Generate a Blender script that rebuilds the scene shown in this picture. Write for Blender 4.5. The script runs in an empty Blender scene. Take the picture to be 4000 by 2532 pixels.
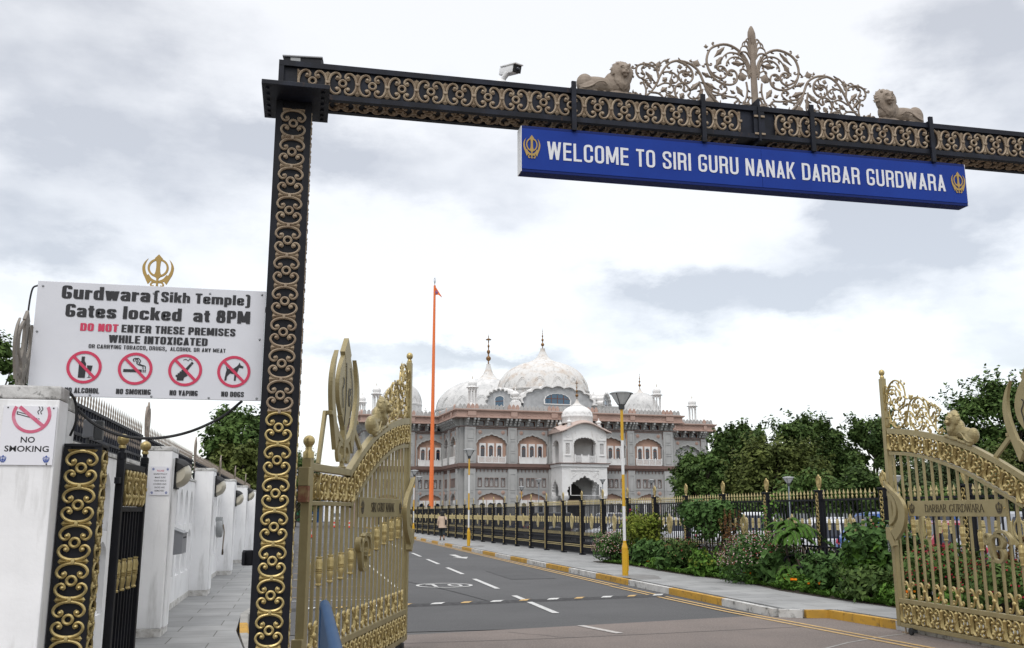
import bpy, bmesh, math, random
from mathutils import Vector, Matrix, noise
from mathutils.geometry import tessellate_polygon
R = math.radians
S = bpy.context.scene
COL = S.collection
rnd = random.Random(7)

# ------------------------------------------------------------------ camera
cam_d = bpy.data.cameras.new("camera")
cam = bpy.data.objects.new("camera", cam_d)
COL.objects.link(cam)
cam.location = (0, 0, 1.65)
cam.rotation_euler = (R(90 + 11.28), 0, R(-12.4))
cam_d.sensor_width = 36.0
cam_d.lens = 33.3
cam_d.clip_start = 0.05
cam_d.clip_end = 4000
S.camera = cam

# ------------------------------------------------------------------ colour management
S.view_settings.view_transform = 'Standard'
S.view_settings.look = 'None'
S.view_settings.exposure = 0.0
S.view_settings.gamma = 1.0
S.cycles.use_denoising = True
S.cycles.max_bounces = 6
S.cycles.transparent_max_bounces = 6

# ------------------------------------------------------------------ world: overcast sky
SUN_EL, SUN_AZ = 52.0, 205.0       # azimuth measured clockwise from +Y (road direction)
W = bpy.data.worlds.new("World")
S.world = W
W.use_nodes = True
nt = W.node_tree
nt.nodes.clear()
def wn(t, **kw):
    n = nt.nodes.new(t)
    for k, v in kw.items():
        setattr(n, k, v)
    return n
def wl(a, b):
    nt.links.new(a, b)
def wmath(op, a, b=None, clamp=False):
    n = wn('ShaderNodeMath', operation=op)
    n.use_clamp = clamp
    for i, q in enumerate((a, b)):
        if q is None:
            continue
        if isinstance(q, (int, float)):
            n.inputs[i].default_value = q
        else:
            wl(q, n.inputs[i])
    return n.outputs[0]
tc = wn('ShaderNodeTexCoord')
sep = wn('ShaderNodeSeparateXYZ')
wl(tc.outputs['Generated'], sep.inputs[0])
az = wmath('ARCTAN2', sep.outputs[0], sep.outputs[1])
el = wmath('ARCSINE', sep.outputs[2])
comb = wn('ShaderNodeCombineXYZ')
wl(az, comb.inputs[0]); wl(el, comb.inputs[1])
# wispy distortion of the cloud outlines
ns = wn('ShaderNodeTexNoise')
ns.inputs['Scale'].default_value = 6.0
ns.inputs['Detail'].default_value = 9.0
ns.inputs['Roughness'].default_value = 0.6
stretch = wn('ShaderNodeMapping')
stretch.inputs['Scale'].default_value = (1.0, 2.0, 1.0)
wl(comb.outputs[0], stretch.inputs[0]); wl(stretch.outputs[0], ns.inputs['Vector'])
nv = wn('ShaderNodeVectorMath', operation='SUBTRACT')
wl(ns.outputs['Color'], nv.inputs[0]); nv.inputs[1].default_value = (0.5, 0.5, 0.5)
nsc = wn('ShaderNodeVectorMath', operation='MULTIPLY')
wl(nv.outputs[0], nsc.inputs[0]); nsc.inputs[1].default_value = (0.34, 0.17, 0.0)
pos = wn('ShaderNodeVectorMath', operation='ADD')
wl(comb.outputs[0], pos.inputs[0]); wl(nsc.outputs[0], pos.inputs[1])
# grey cloud banks: azimuth, elevation, half widths (radians), strength
BANKS = [(-0.27, 0.44, 0.19, 0.11, .85), (-0.12, 0.350, 0.19, 0.060, .75), (-0.30, 0.275, 0.14, 0.045, 1.0), (-0.20, 0.245, 0.10, 0.025, .5),
         (0.10, 0.365, 0.18, 0.05, .70), (0.20, 0.325, 0.10, 0.025, .30), (0.46, 0.212, 0.165, 0.040, .95), (0.58, 0.250, 0.13, 0.045, .75), (0.40, 0.225, 0.10, 0.028, .35), (0.52, 0.192, 0.07, 0.02, .35),
         (0.66, 0.285, 0.14, 0.045, .85), (0.735, 0.45, 0.10, 0.14, 1.0), (0.74, 0.17, 0.09, 0.03, .6), (0.68, 0.20, 0.06, 0.018, .3),
         (0.12, 0.165, 0.16, 0.016, .8), (0.27, 0.165, 0.10, 0.014, .6), (-0.30, 0.205, 0.10, 0.014, .3), (-0.32, 0.12, 0.14, 0.02, .4),
         (1.5, 0.4, 0.4, 0.2, .7), (-1.3, 0.5, 0.5, 0.2, .7), (2.6, 0.6, 0.5, 0.2, .6), (-2.4, 0.4, 0.5, 0.2, .6)]
total = None
for (a0, e0, wa, we, k) in BANKS:
    d = wn('ShaderNodeVectorMath', operation='SUBTRACT')
    wl(pos.outputs[0], d.inputs[0]); d.inputs[1].default_value = (a0, e0, 0)
    m = wn('ShaderNodeVectorMath', operation='MULTIPLY')
    wl(d.outputs[0], m.inputs[0]); m.inputs[1].default_value = (1 / wa, 1 / we, 0)
    ln = wn('ShaderNodeVectorMath', operation='LENGTH')
    wl(m.outputs[0], ln.inputs[0])
    mr = wn('ShaderNodeMapRange', interpolation_type='SMOOTHSTEP')
    wl(ln.outputs['Value'], mr.inputs[0])
    mr.inputs[1].default_value = 1.40; mr.inputs[2].default_value = 0.25
    mr.inputs[3].default_value = 0.0; mr.inputs[4].default_value = k
    total = mr.outputs[0] if total is None else wmath('ADD', total, mr.outputs[0])
fine = wn('ShaderNodeTexNoise')
fine.inputs['Scale'].default_value = 9.0; fine.inputs['Detail'].default_value = 9.0
wl(stretch.outputs[0], fine.inputs['Vector'])
fm = wn('ShaderNodeMapRange')
wl(fine.outputs[0], fm.inputs[0])
fm.inputs[1].default_value = 0.3; fm.inputs[2].default_value = 0.7
fm.inputs[3].default_value = 0.5; fm.inputs[4].default_value = 1.35
dark = wmath('MULTIPLY', total, fm.outputs[0], clamp=True)
mix = wn('ShaderNodeMix', data_type='RGBA')
wl(dark, mix.inputs['Factor'])
mix.inputs['A'].default_value = (0.995, 0.982, 0.962, 1)
mix.inputs['B'].default_value = (0.60, 0.598, 0.605, 1)
# an overcast sky grows brighter towards the zenith
zen = wn('ShaderNodeMapRange', interpolation_type='SMOOTHSTEP')
wl(sep.outputs[2], zen.inputs[0])
zen.inputs[1].default_value = 0.50; zen.inputs[2].default_value = 0.95
zen.inputs[3].default_value = 1.0; zen.inputs[4].default_value = 2.1
cl = wn('ShaderNodeVectorMath', operation='SCALE')
wl(mix.outputs['Result'], cl.inputs[0]); wl(zen.outputs[0], cl.inputs['Scale'])
sky = wn('ShaderNodeTexSky', sky_type='NISHITA')
sky.sun_disc = False
sky.sun_elevation = R(SUN_EL)
sky.sun_rotation = R(SUN_AZ)
bg1 = wn('ShaderNodeBackground'); bg1.inputs['Strength'].default_value = 0.9
bg2 = wn('ShaderNodeBackground'); bg2.inputs['Strength'].default_value = 0.05
wl(cl.outputs[0], bg1.inputs['Color']); wl(sky.outputs[0], bg2.inputs['Color'])
add = wn('ShaderNodeAddShader')
wl(bg1.outputs[0], add.inputs[0]); wl(bg2.outputs[0], add.inputs[1])
out = wn('ShaderNodeOutputWorld'); wl(add.outputs[0], out.inputs['Surface'])

# ------------------------------------------------------------------ sun behind thin cloud
sun_d = bpy.data.lights.new("sun", 'SUN')
sun_d.energy = 1.1
sun_d.angle = R(18)
sun_d.color = (1.0, 0.965, 0.92)
sun = bpy.data.objects.new("sun", sun_d)
COL.objects.link(sun)
sv = Vector((math.sin(R(SUN_AZ)) * math.cos(R(SUN_EL)), math.cos(R(SUN_AZ)) * math.cos(R(SUN_EL)), math.sin(R(SUN_EL))))
sun.rotation_euler = sv.to_track_quat('Z', 'Y').to_euler()
sun.location = (0, -20, 60)

# ------------------------------------------------------------------ materials
def mat(name, col, rough=0.6, metal=0.0, var=None, dirt=None, bump=None, spec=0.5, stretchz=1.0, leaf=None, scale_xyz=None):
    """var=(colour, noise scale, lo, hi); dirt=(colour, scale, lo, hi, strength) ; bump=(scale, strength)"""
    m = bpy.data.materials.new(name)
    m.use_nodes = True
    t = m.node_tree; N = t.nodes; Lk = t.links
    b = N['Principled BSDF']
    b.inputs['Roughness'].default_value = rough
    b.inputs['Metallic'].default_value = metal
    b.inputs['Specular IOR Level'].default_value = spec
    b.inputs['Base Color'].default_value = (*col, 1)
    co = N.new('ShaderNodeTexCoord').outputs['Object']
    if scale_xyz:
        mp = N.new('ShaderNodeMapping'); mp.inputs['Scale'].default_value = scale_xyz
        Lk.new(co, mp.inputs[0]); co = mp.outputs[0]
    cur = None
    def layer(cur, colr, sc, lo, hi, strength=1.0, detail=5, zs=1.0):
        v = co
        if zs != 1.0:
            mp = N.new('ShaderNodeMapping'); mp.inputs['Scale'].default_value = (1, 1, zs)
            Lk.new(co, mp.inputs[0]); v = mp.outputs[0]
        n = N.new('ShaderNodeTexNoise'); n.inputs['Scale'].default_value = sc; n.inputs['Detail'].default_value = detail
        n.inputs['Roughness'].default_value = 0.6
        Lk.new(v, n.inputs['Vector'])
        mr = N.new('ShaderNodeMapRange'); mr.inputs[1].default_value = lo; mr.inputs[2].default_value = hi
        mr.inputs[3].default_value = 0; mr.inputs[4].default_value = strength
        Lk.new(n.outputs[0], mr.inputs[0])
        mx = N.new('ShaderNodeMix'); mx.data_type = 'RGBA'
        Lk.new(mr.outputs[0], mx.inputs['Factor'])
        if cur is None:
            mx.inputs['A'].default_value = (*col, 1)
        else:
            Lk.new(cur, mx.inputs['A'])
        mx.inputs['B'].default_value = (*colr, 1)
        return mx.outputs['Result']
    if leaf:
        g = N.new('ShaderNodeNewGeometry')
        mx = N.new('ShaderNodeMix'); mx.data_type = 'RGBA'
        Lk.new(g.outputs['Random Per Island'], mx.inputs['Factor'])
        mx.inputs['A'].default_value = (*col, 1); mx.inputs['B'].default_value = (*leaf, 1)
        cur = mx.outputs['Result']
    if var:
        cur = layer(cur, var[0], var[1], var[2], var[3])
    if dirt:
        cur = layer(cur, dirt[0], dirt[1], dirt[2], dirt[3], dirt[4], detail=8, zs=stretchz)
    if cur is not None:
        Lk.new(cur, b.inputs['Base Color'])
    if bump:
        n = N.new('ShaderNodeTexNoise'); n.inputs['Scale'].default_value = bump[0]; n.inputs['Detail'].default_value = 6
        Lk.new(co, n.inputs['Vector'])
        bp = N.new('ShaderNodeBump'); bp.inputs['Strength'].default_value = bump[1]; bp.inputs['Distance'].default_value = bump[2] if len(bump) > 2 else 0.01
        Lk.new(n.outputs[0], bp.inputs['Height']); Lk.new(bp.outputs[0], b.inputs['Normal'])
    return m

M = {}
M['gold'] = mat('gold_paint', (0.47, 0.37, 0.165), 0.36, 0.6, var=((0.35, 0.27, 0.11), 9, .35, .75), dirt=((0.14, 0.095, 0.04), 40, .60, .80, .55), bump=(90, .25, .003))
M['gold_leaf'] = mat('dull_gold_paint', (0.325, 0.268, 0.135), 0.42, 0.35, var=((0.26, 0.212, 0.10), 5, .35, .75), dirt=((0.16, 0.11, 0.05), 30, .62, .85, .5), bump=(120, .15, .002))
M['pale_gold'] = mat('pale_gold_paint', (0.46, 0.38, 0.19), 0.45, 0.2, var=((0.38, 0.31, 0.14), 9, .35, .75))
M['bronze'] = mat('weathered_bronze_paint', (0.33, 0.262, 0.182), 0.55, 0.15, var=((0.21, 0.15, 0.10), 12, .35, .7), dirt=((0.085, 0.06, 0.045), 45, .56, .74, .75), bump=(90, .3, .003))
M['crest'] = mat('weathered_stone_bronze', (0.265, 0.215, 0.168), 0.62, 0.1, var=((0.19, 0.145, 0.11), 10, .35, .7), dirt=((0.10, 0.08, 0.065), 30, .56, .76, .6), bump=(60, .35, .004))
M['black'] = mat('black_gloss_paint', (0.0065, 0.0067, 0.009), 0.5, 0, var=((0.011, 0.012, 0.017), 4, .4, .7), bump=(25, .05, .003), spec=.2)
M['beam_black'] = mat('weathered_black_steel', (0.008, 0.009, 0.014), 0.5, 0, spec=.22, var=((0.018, 0.022, 0.036), 5, .45, .7), dirt=((0.075, 0.038, 0.02), 14, .63, .76, .6), stretchz=.25, bump=(30, .08, .003))
M['blue'] = mat('blue_sign_face', (0.010, 0.040, 0.262), 0.45, 0, spec=.15, var=((0.009, 0.034, 0.23), 3, .4, .7))
M['blue_edge'] = mat('dark_blue_sign_edge', (0.006, 0.018, 0.12), 0.5, spec=.15)
M['sign_white'] = mat('sign_lettering', (0.66, 0.67, 0.70), 0.45)
M['sign_gold'] = mat('ochre_sign_ink', (0.38, 0.25, 0.065), 0.5)
M['board'] = mat('white_board', (0.62, 0.63, 0.67), 0.4, 0, var=((0.58, 0.59, 0.63), 2, .4, .7))
M['plain_board'] = mat('white_plastic_notice', (0.72, 0.72, 0.76), 0.4)
M['ink'] = mat('black_ink', (0.013, 0.013, 0.016), 0.5)
M['red_ink'] = mat('red_ink', (0.52, 0.030, 0.085), 0.5)
M['pink_ink'] = mat('faded_red_ink', (0.56, 0.11, 0.19), 0.5, var=((0.66, 0.32, 0.40), 7, .5, .75))
M['engraved'] = mat('dark_engraved_letters', (0.045, 0.034, 0.018), 0.6)
M['blue_ink'] = mat('blue_ink', (0.02, 0.07, 0.32), 0.5)
M['steel'] = mat('grey_steel', (0.25, 0.26, 0.27), 0.4, 0.5)
M['grey_box'] = mat('grey_painted_metal', (0.23, 0.235, 0.25), 0.45)
M['white_plastic'] = mat('white_plastic', (0.72, 0.72, 0.72), 0.4)
M['white_wall'] = mat('white_render', (0.84, 0.84, 0.845), 0.85, 0, var=((0.73, 0.73, 0.735), 1.3, .38, .66), dirt=((0.33, 0.325, 0.305), 9, .54, .76, .55), stretchz=.14, bump=(35, .25, .006))
M['wall_top'] = mat('lichen_stained_render', (0.56, 0.555, 0.54), 0.9, 0, var=((0.36, 0.355, 0.34), 6, .45, .62), dirt=((0.07, 0.07, 0.065), 22, .57, .68, .85), bump=(40, .5, .01))
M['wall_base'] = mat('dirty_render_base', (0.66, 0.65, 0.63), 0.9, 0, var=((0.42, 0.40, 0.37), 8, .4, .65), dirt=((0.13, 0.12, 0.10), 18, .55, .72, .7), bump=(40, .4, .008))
M['orange'] = mat('orange_cloth', (0.82, 0.185, 0.045), 0.8, 0, var=((0.74, 0.20, 0.07), .35, .4, .7), bump=(8, .3, .03))
M['temple_grey'] = mat('grey_temple_stone', (0.345, 0.344, 0.337), 0.8, 0, var=((0.285, 0.285, 0.28), .55, .35, .7), dirt=((0.16, 0.162, 0.165), 1.7, .58, .78, .6), stretchz=.4, bump=(3, .15, .05))
M['temple_grey2'] = mat('pale_grey_temple_stone', (0.40, 0.40, 0.392), 0.8, 0, var=((0.335, 0.336, 0.33), .8, .35, .7), dirt=((0.17, 0.17, 0.17), 2.2, .6, .8, .5), stretchz=.35)
M['pink'] = mat('pink_sandstone', (0.43, 0.30, 0.25), 0.85, 0, var=((0.365, 0.25, 0.208), .8, .35, .7), dirt=((0.17, 0.11, 0.09), 3, .6, .8, .5), stretchz=.4, bump=(4, .15, .03))
M['pink2'] = mat('peach_sandstone', (0.45, 0.29, 0.22), 0.85, 0, var=((0.38, 0.24, 0.185), 1.2, .35, .7))
M['brown'] = mat('brown_cornice_stone', (0.17, 0.105, 0.088), 0.85, 0, var=((0.13, 0.085, 0.072), 1.5, .35, .7))
M['marble'] = mat('white_marble', (0.74, 0.735, 0.725), 0.6, 0, var=((0.66, 0.65, 0.64), 1.1, .35, .7), dirt=((0.44, 0.40, 0.36), 3.5, .58, .75, .55), stretchz=.4, bump=(5, .25, .03))
M['dome'] = mat('stained_marble', (0.58, 0.575, 0.565), 0.7, 0, var=((0.46, 0.46, 0.455), .8, .40, .64), dirt=((0.14, 0.14, 0.138), 3.0, .57, .70, .7), bump=(2.5, .5, .08))
M['dome2'] = mat('rust_stained_marble', (0.585, 0.575, 0.56), 0.7, 0, var=((0.46, 0.385, 0.32), .9, .48, .70), dirt=((0.17, 0.165, 0.16), 3.2, .56, .72, .7), stretchz=.5, bump=(3, .4, .06))
M['finial'] = mat('brown_gilt_finial', (0.22, 0.115, 0.04), 0.38, 0.55, var=((0.14, 0.075, 0.03), 3, .4, .7))
M['finial_gold'] = mat('bright_gilt_finial', (0.42, 0.27, 0.075), 0.35, 0.6)
M['pink3'] = mat('pale_pink_roof_stone', (0.47, 0.375, 0.335), 0.8, 0, var=((0.40, 0.31, 0.27), 1.2, .35, .7))
M['glass'] = mat('dark_window_glass', (0.018, 0.022, 0.036), 0.08, 0, spec=.8)
M['glass_blue'] = mat('blue_window_glass', (0.035, 0.085, 0.14), 0.1, 0, spec=.8)
M['wood'] = mat('red_brown_window_wood', (0.15, 0.055, 0.03), 0.55)
M['void'] = mat('interior_shade', (0.022, 0.020, 0.020), 0.9)  # shade of the depth behind openings, put into a near-black colour
M['asphalt'] = mat('asphalt', (0.074, 0.074, 0.076), 0.92, 0, var=((0.056, 0.056, 0.058), .30, .38, .64), dirt=((0.118, 0.117, 0.116), 42, .50, .72, .7), bump=(160, .55, .008))
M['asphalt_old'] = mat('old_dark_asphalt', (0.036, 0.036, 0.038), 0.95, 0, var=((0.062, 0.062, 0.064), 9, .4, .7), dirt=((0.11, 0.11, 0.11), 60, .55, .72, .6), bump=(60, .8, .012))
M['asphalt_patch'] = mat('patched_asphalt', (0.058, 0.058, 0.060), 0.95, 0, var=((0.070, 0.070, 0.072), 1.2, .35, .7), dirt=((0.11, 0.11, 0.11), 140, .55, .75, .6), bump=(160, .5, .008))
M['brick'] = mat('worn_pink_tarmac', (0.165, 0.134, 0.118), 0.9, 0, var=((0.118, 0.098, 0.088), .7, .35, .68), dirt=((0.25, 0.222, 0.205), 40, .48, .70, .75), bump=(130, .6, .01))
M['soil'] = mat('garden_soil', (0.035, 0.026, 0.018), 0.95, 0, var=((0.06, 0.045, 0.03), 6, .4, .7), bump=(20, .8, .03))
M['ground'] = mat('car_park_tarmac', (0.095, 0.093, 0.092), 0.92, 0, var=((0.08, 0.079, 0.078), .2, .35, .7), bump=(60, .3, .01))
M['grass_far'] = mat('rough_grass_ground', (0.045, 0.065, 0.022), 0.95, 0, var=((0.07, 0.075, 0.03), .2, .35, .7))
M['kerb_y'] = mat('yellow_kerb_paint', (0.50, 0.275, 0.028), 0.75, 0, var=((0.38, 0.215, 0.03), 3, .38, .68), dirt=((0.06, 0.05, 0.035), 8, .55, .70, .8), bump=(40, .3, .006))
M['kerb_w'] = mat('white_kerb_paint', (0.54, 0.535, 0.515), 0.78, 0, var=((0.38, 0.375, 0.36), 3, .38, .68), dirt=((0.05, 0.05, 0.045), 8, .53, .68, .85), bump=(40, .3, .006))
M['kerb_g'] = mat('bare_concrete_kerb', (0.33, 0.32, 0.30), 0.85, 0, var=((0.24, 0.235, 0.22), 4, .4, .7), bump=(60, .3, .006))
M['line_w'] = mat('white_road_paint', (0.54, 0.54, 0.53), 0.8, 0, var=((0.40, 0.40, 0.39), 4, .38, .68), dirt=((0.14, 0.14, 0.14), 30, .52, .68, .75))
M['line_y'] = mat('yellow_road_paint', (0.50, 0.325, 0.125), 0.8, 0, var=((0.38, 0.255, 0.11), 4, .38, .68), dirt=((0.13, 0.11, 0.085), 28, .52, .68, .75))
M['line_worn'] = mat('worn_white_road_paint', (0.42, 0.40, 0.38), 0.8, 0, dirt=((0.2, 0.17, 0.15), 25, .5, .66, .9))
M['pole_y'] = mat('yellow_pole_paint', (0.58, 0.335, 0.014), 0.42, 0, var=((0.52, 0.29, 0.016), 3, .4, .7))
M['pole_w'] = mat('white_pole_paint', (0.66, 0.66, 0.66), 0.45)
M['pole_g'] = mat('grey_blue_pole_paint', (0.19, 0.22, 0.25), 0.45)
M['lamp_dark'] = mat('dark_grey_lamp_metal', (0.06, 0.063, 0.066), 0.45)
M['lamp_lid'] = mat('pale_grey_lamp_lid', (0.30, 0.31, 0.315), 0.5)
M['diffuser'] = mat('clear_lamp_diffuser', (0.56, 0.57, 0.575), 0.15, 0, spec=.7)
M['cream_diffuser'] = mat('cream_lamp_diffuser', (0.46, 0.425, 0.34), 0.3)
M['rubber'] = mat('black_rubber', (0.015, 0.015, 0.016), 0.75)
M['blue_paint'] = mat('blue_barrier_paint', (0.010, 0.046, 0.115), 0.5, 0, spec=.2, var=((0.016, 0.055, 0.13), 5, .4, .7), dirt=((0.12, 0.16, 0.22), 14, .60, .78, .5))
M['rust'] = mat('rusted_gold_paint', (0.16, 0.06, 0.03), 0.8, 0, var=((0.24, 0.16, 0.07), 14, .45, .65))
M['bark'] = mat('grey_brown_bark', (0.085, 0.066, 0.048), 0.9, 0, var=((0.05, 0.04, 0.03), 8, .4, .7), bump=(20, .6, .02))
M['cone_red'] = mat('red_cone_plastic', (0.62, 0.05, 0.03), 0.5)
M['green_skip'] = mat('green_skip_paint', (0.01, 0.10, 0.05), 0.5)
M['blue_box'] = mat('blue_container_paint', (0.02, 0.10, 0.33), 0.5)

def leafmat(name, a, b, trans=0.25, big=None):
    m = mat(name, a, 0.7, 0, leaf=b, var=big, spec=.12)
    return m
M['leaf_dark'] = leafmat('dark_green_leaves', (0.034, 0.064, 0.016), (0.098, 0.150, 0.040), big=((0.019, 0.040, 0.011), .5, .45, .75))
M['leaf_mid'] = leafmat('mid_green_leaves', (0.044, 0.084, 0.020), (0.108, 0.168, 0.045), big=((0.020, 0.040, 0.012), .5, .45, .75))
M['leaf_olive'] = leafmat('olive_green_leaves', (0.055, 0.074, 0.018), (0.125, 0.148, 0.040), big=((0.034, 0.050, 0.014), .4, .45, .75))
M['leaf_purple'] = leafmat('purple_brown_leaves', (0.018, 0.014, 0.014), (0.042, 0.034, 0.030))
M['leaf_bright'] = leafmat('fresh_green_leaves', (0.045, 0.105, 0.015), (0.105, 0.20, 0.032))
M['leaf_frond'] = leafmat('sumac_fronds', (0.040, 0.095, 0.014), (0.080, 0.165, 0.026))
M['leaf_yellow'] = leafmat('yellow_green_leaves', (0.085, 0.125, 0.015), (0.19, 0.22, 0.035))
M['leaf_shrub'] = leafmat('shrub_green_leaves', (0.032, 0.070, 0.018), (0.078, 0.148, 0.040))
M['leaf_grey'] = leafmat('grey_green_leaves', (0.045, 0.070, 0.030), (0.10, 0.125, 0.06))
M['leaf_red'] = leafmat('reddish_leaves', (0.09, 0.03, 0.012), (0.14, 0.09, 0.03))
M['pet_pink'] = leafmat('pale_pink_petals', (0.48, 0.30, 0.30), (0.60, 0.48, 0.46))
M['pet_coral'] = leafmat('coral_petals', (0.34, 0.05, 0.05), (0.40, 0.11, 0.10))
M['pet_red'] = leafmat('crimson_petals', (0.26, 0.008, 0.025), (0.36, 0.02, 0.05))
M['rail_bronze'] = mat('grey_brown_spear_paint', (0.26, 0.215, 0.175), 0.6, 0.05, var=((0.17, 0.14, 0.12), 14, .4, .7))
M['khanda_grey'] = mat('grey_bronze_emblem', (0.21, 0.19, 0.165), 0.6, 0.05, var=((0.15, 0.13, 0.11), 9, .4, .7))
M['pet_orange'] = leafmat('orange_petals', (0.78, 0.16, 0.008), (0.85, 0.30, 0.012))
M['pet_violet'] = leafmat('violet_petals', (0.25, 0.2, 0.5), (0.35, 0.3, 0.6))
M['skin'] = mat('skin', (0.30, 0.17, 0.11), 0.6)
M['beige'] = mat('beige_jacket_cloth', (0.56, 0.43, 0.33), 0.85, 0, var=((0.47, 0.36, 0.275), 6, .4, .7), bump=(14, .5, .02))
M['dark_cloth'] = mat('dark_trouser_cloth', (0.014, 0.02, 0.024), 0.85)
M['hair'] = mat('black_headscarf_cloth', (0.008, 0.008, 0.009), 0.7)

def slab_mat(name, c1, c2, mortar, sx, sy, squash=1.0, bump=.3):
    m = bpy.data.materials.new(name); m.use_nodes = True
    t = m.node_tree; N = t.nodes; Lk = t.links; b = N['Principled BSDF']
    co = N.new('ShaderNodeTexCoord').outputs['Object']
    br = N.new('ShaderNodeTexBrick')
    br.inputs['Scale'].default_value = 1.0
    br.inputs['Brick Width'].default_value = sx; br.inputs['Row Height'].default_value = sy
    br.inputs['Mortar Size'].default_value = 0.008; br.inputs['Mortar Smooth'].default_value = .3
    br.inputs['Color1'].default_value = (*c1, 1); br.inputs['Color2'].default_value = (*c2, 1); br.inputs['Mortar'].default_value = (*mortar, 1)
    mp = N.new('ShaderNodeMapping'); mp.inputs['Rotation'].default_value = (0, 0, 0)
    Lk.new(co, mp.inputs[0]); Lk.new(mp.outputs[0], br.inputs['Vector'])
    n = N.new('ShaderNodeTexNoise'); n.inputs['Scale'].default_value = 1.6; n.inputs['Detail'].default_value = 8
    Lk.new(co, n.inputs['Vector'])
    mr = N.new('ShaderNodeMapRange'); mr.inputs[1].default_value = .35; mr.inputs[2].default_value = .7; mr.inputs[3].default_value = 1.08; mr.inputs[4].default_value = .78
    Lk.new(n.outputs[0], mr.inputs[0])
    sc = N.new('ShaderNodeVectorMath'); sc.operation = 'SCALE'
    Lk.new(br.outputs['Color'], sc.inputs[0]); Lk.new(mr.outputs[0], sc.inputs['Scale'])
    Lk.new(sc.outputs[0], b.inputs['Base Color'])
    b.inputs['Roughness'].default_value = .75
    bp = N.new('ShaderNodeBump'); bp.inputs['Strength'].default_value = bump; bp.inputs['Distance'].default_value = .01
    inv = N.new('ShaderNodeMath'); inv.operation = 'SUBTRACT'; inv.inputs[0].default_value = 1
    Lk.new(br.outputs['Fac'], inv.inputs[1]); Lk.new(inv.outputs[0], bp.inputs['Height']); Lk.new(bp.outputs[0], b.inputs['Normal'])
    return m
M['paving_dark'] = mat('dark_paving', (0.15, 0.145, 0.14), 0.85, 0, var=((0.20, 0.20, 0.198), 3, .4, .62))
M['paving'] = slab_mat('grey_paving_slabs', (0.275, 0.278, 0.276), (0.228, 0.231, 0.231), (0.09, 0.085, 0.08), 1.0, 0.62)
M['ashlar'] = slab_mat('pale_ashlar', (0.40, 0.41, 0.42), (0.36, 0.37, 0.38), (0.28, 0.28, 0.28), 1.6, 0.7, bump=.1)

# ------------------------------------------------------------------ mesh builder
I4 = Matrix.Identity(4)
def T(x, y, z): return Matrix.Translation((x, y, z))
def RZ(a): return Matrix.Rotation(a, 4, 'Z')
def RX(a): return Matrix.Rotation(a, 4, 'X')
def RY(a): return Matrix.Rotation(a, 4, 'Y')
def SC(x, y, z): return Matrix.Diagonal((x, y, z, 1))

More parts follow.
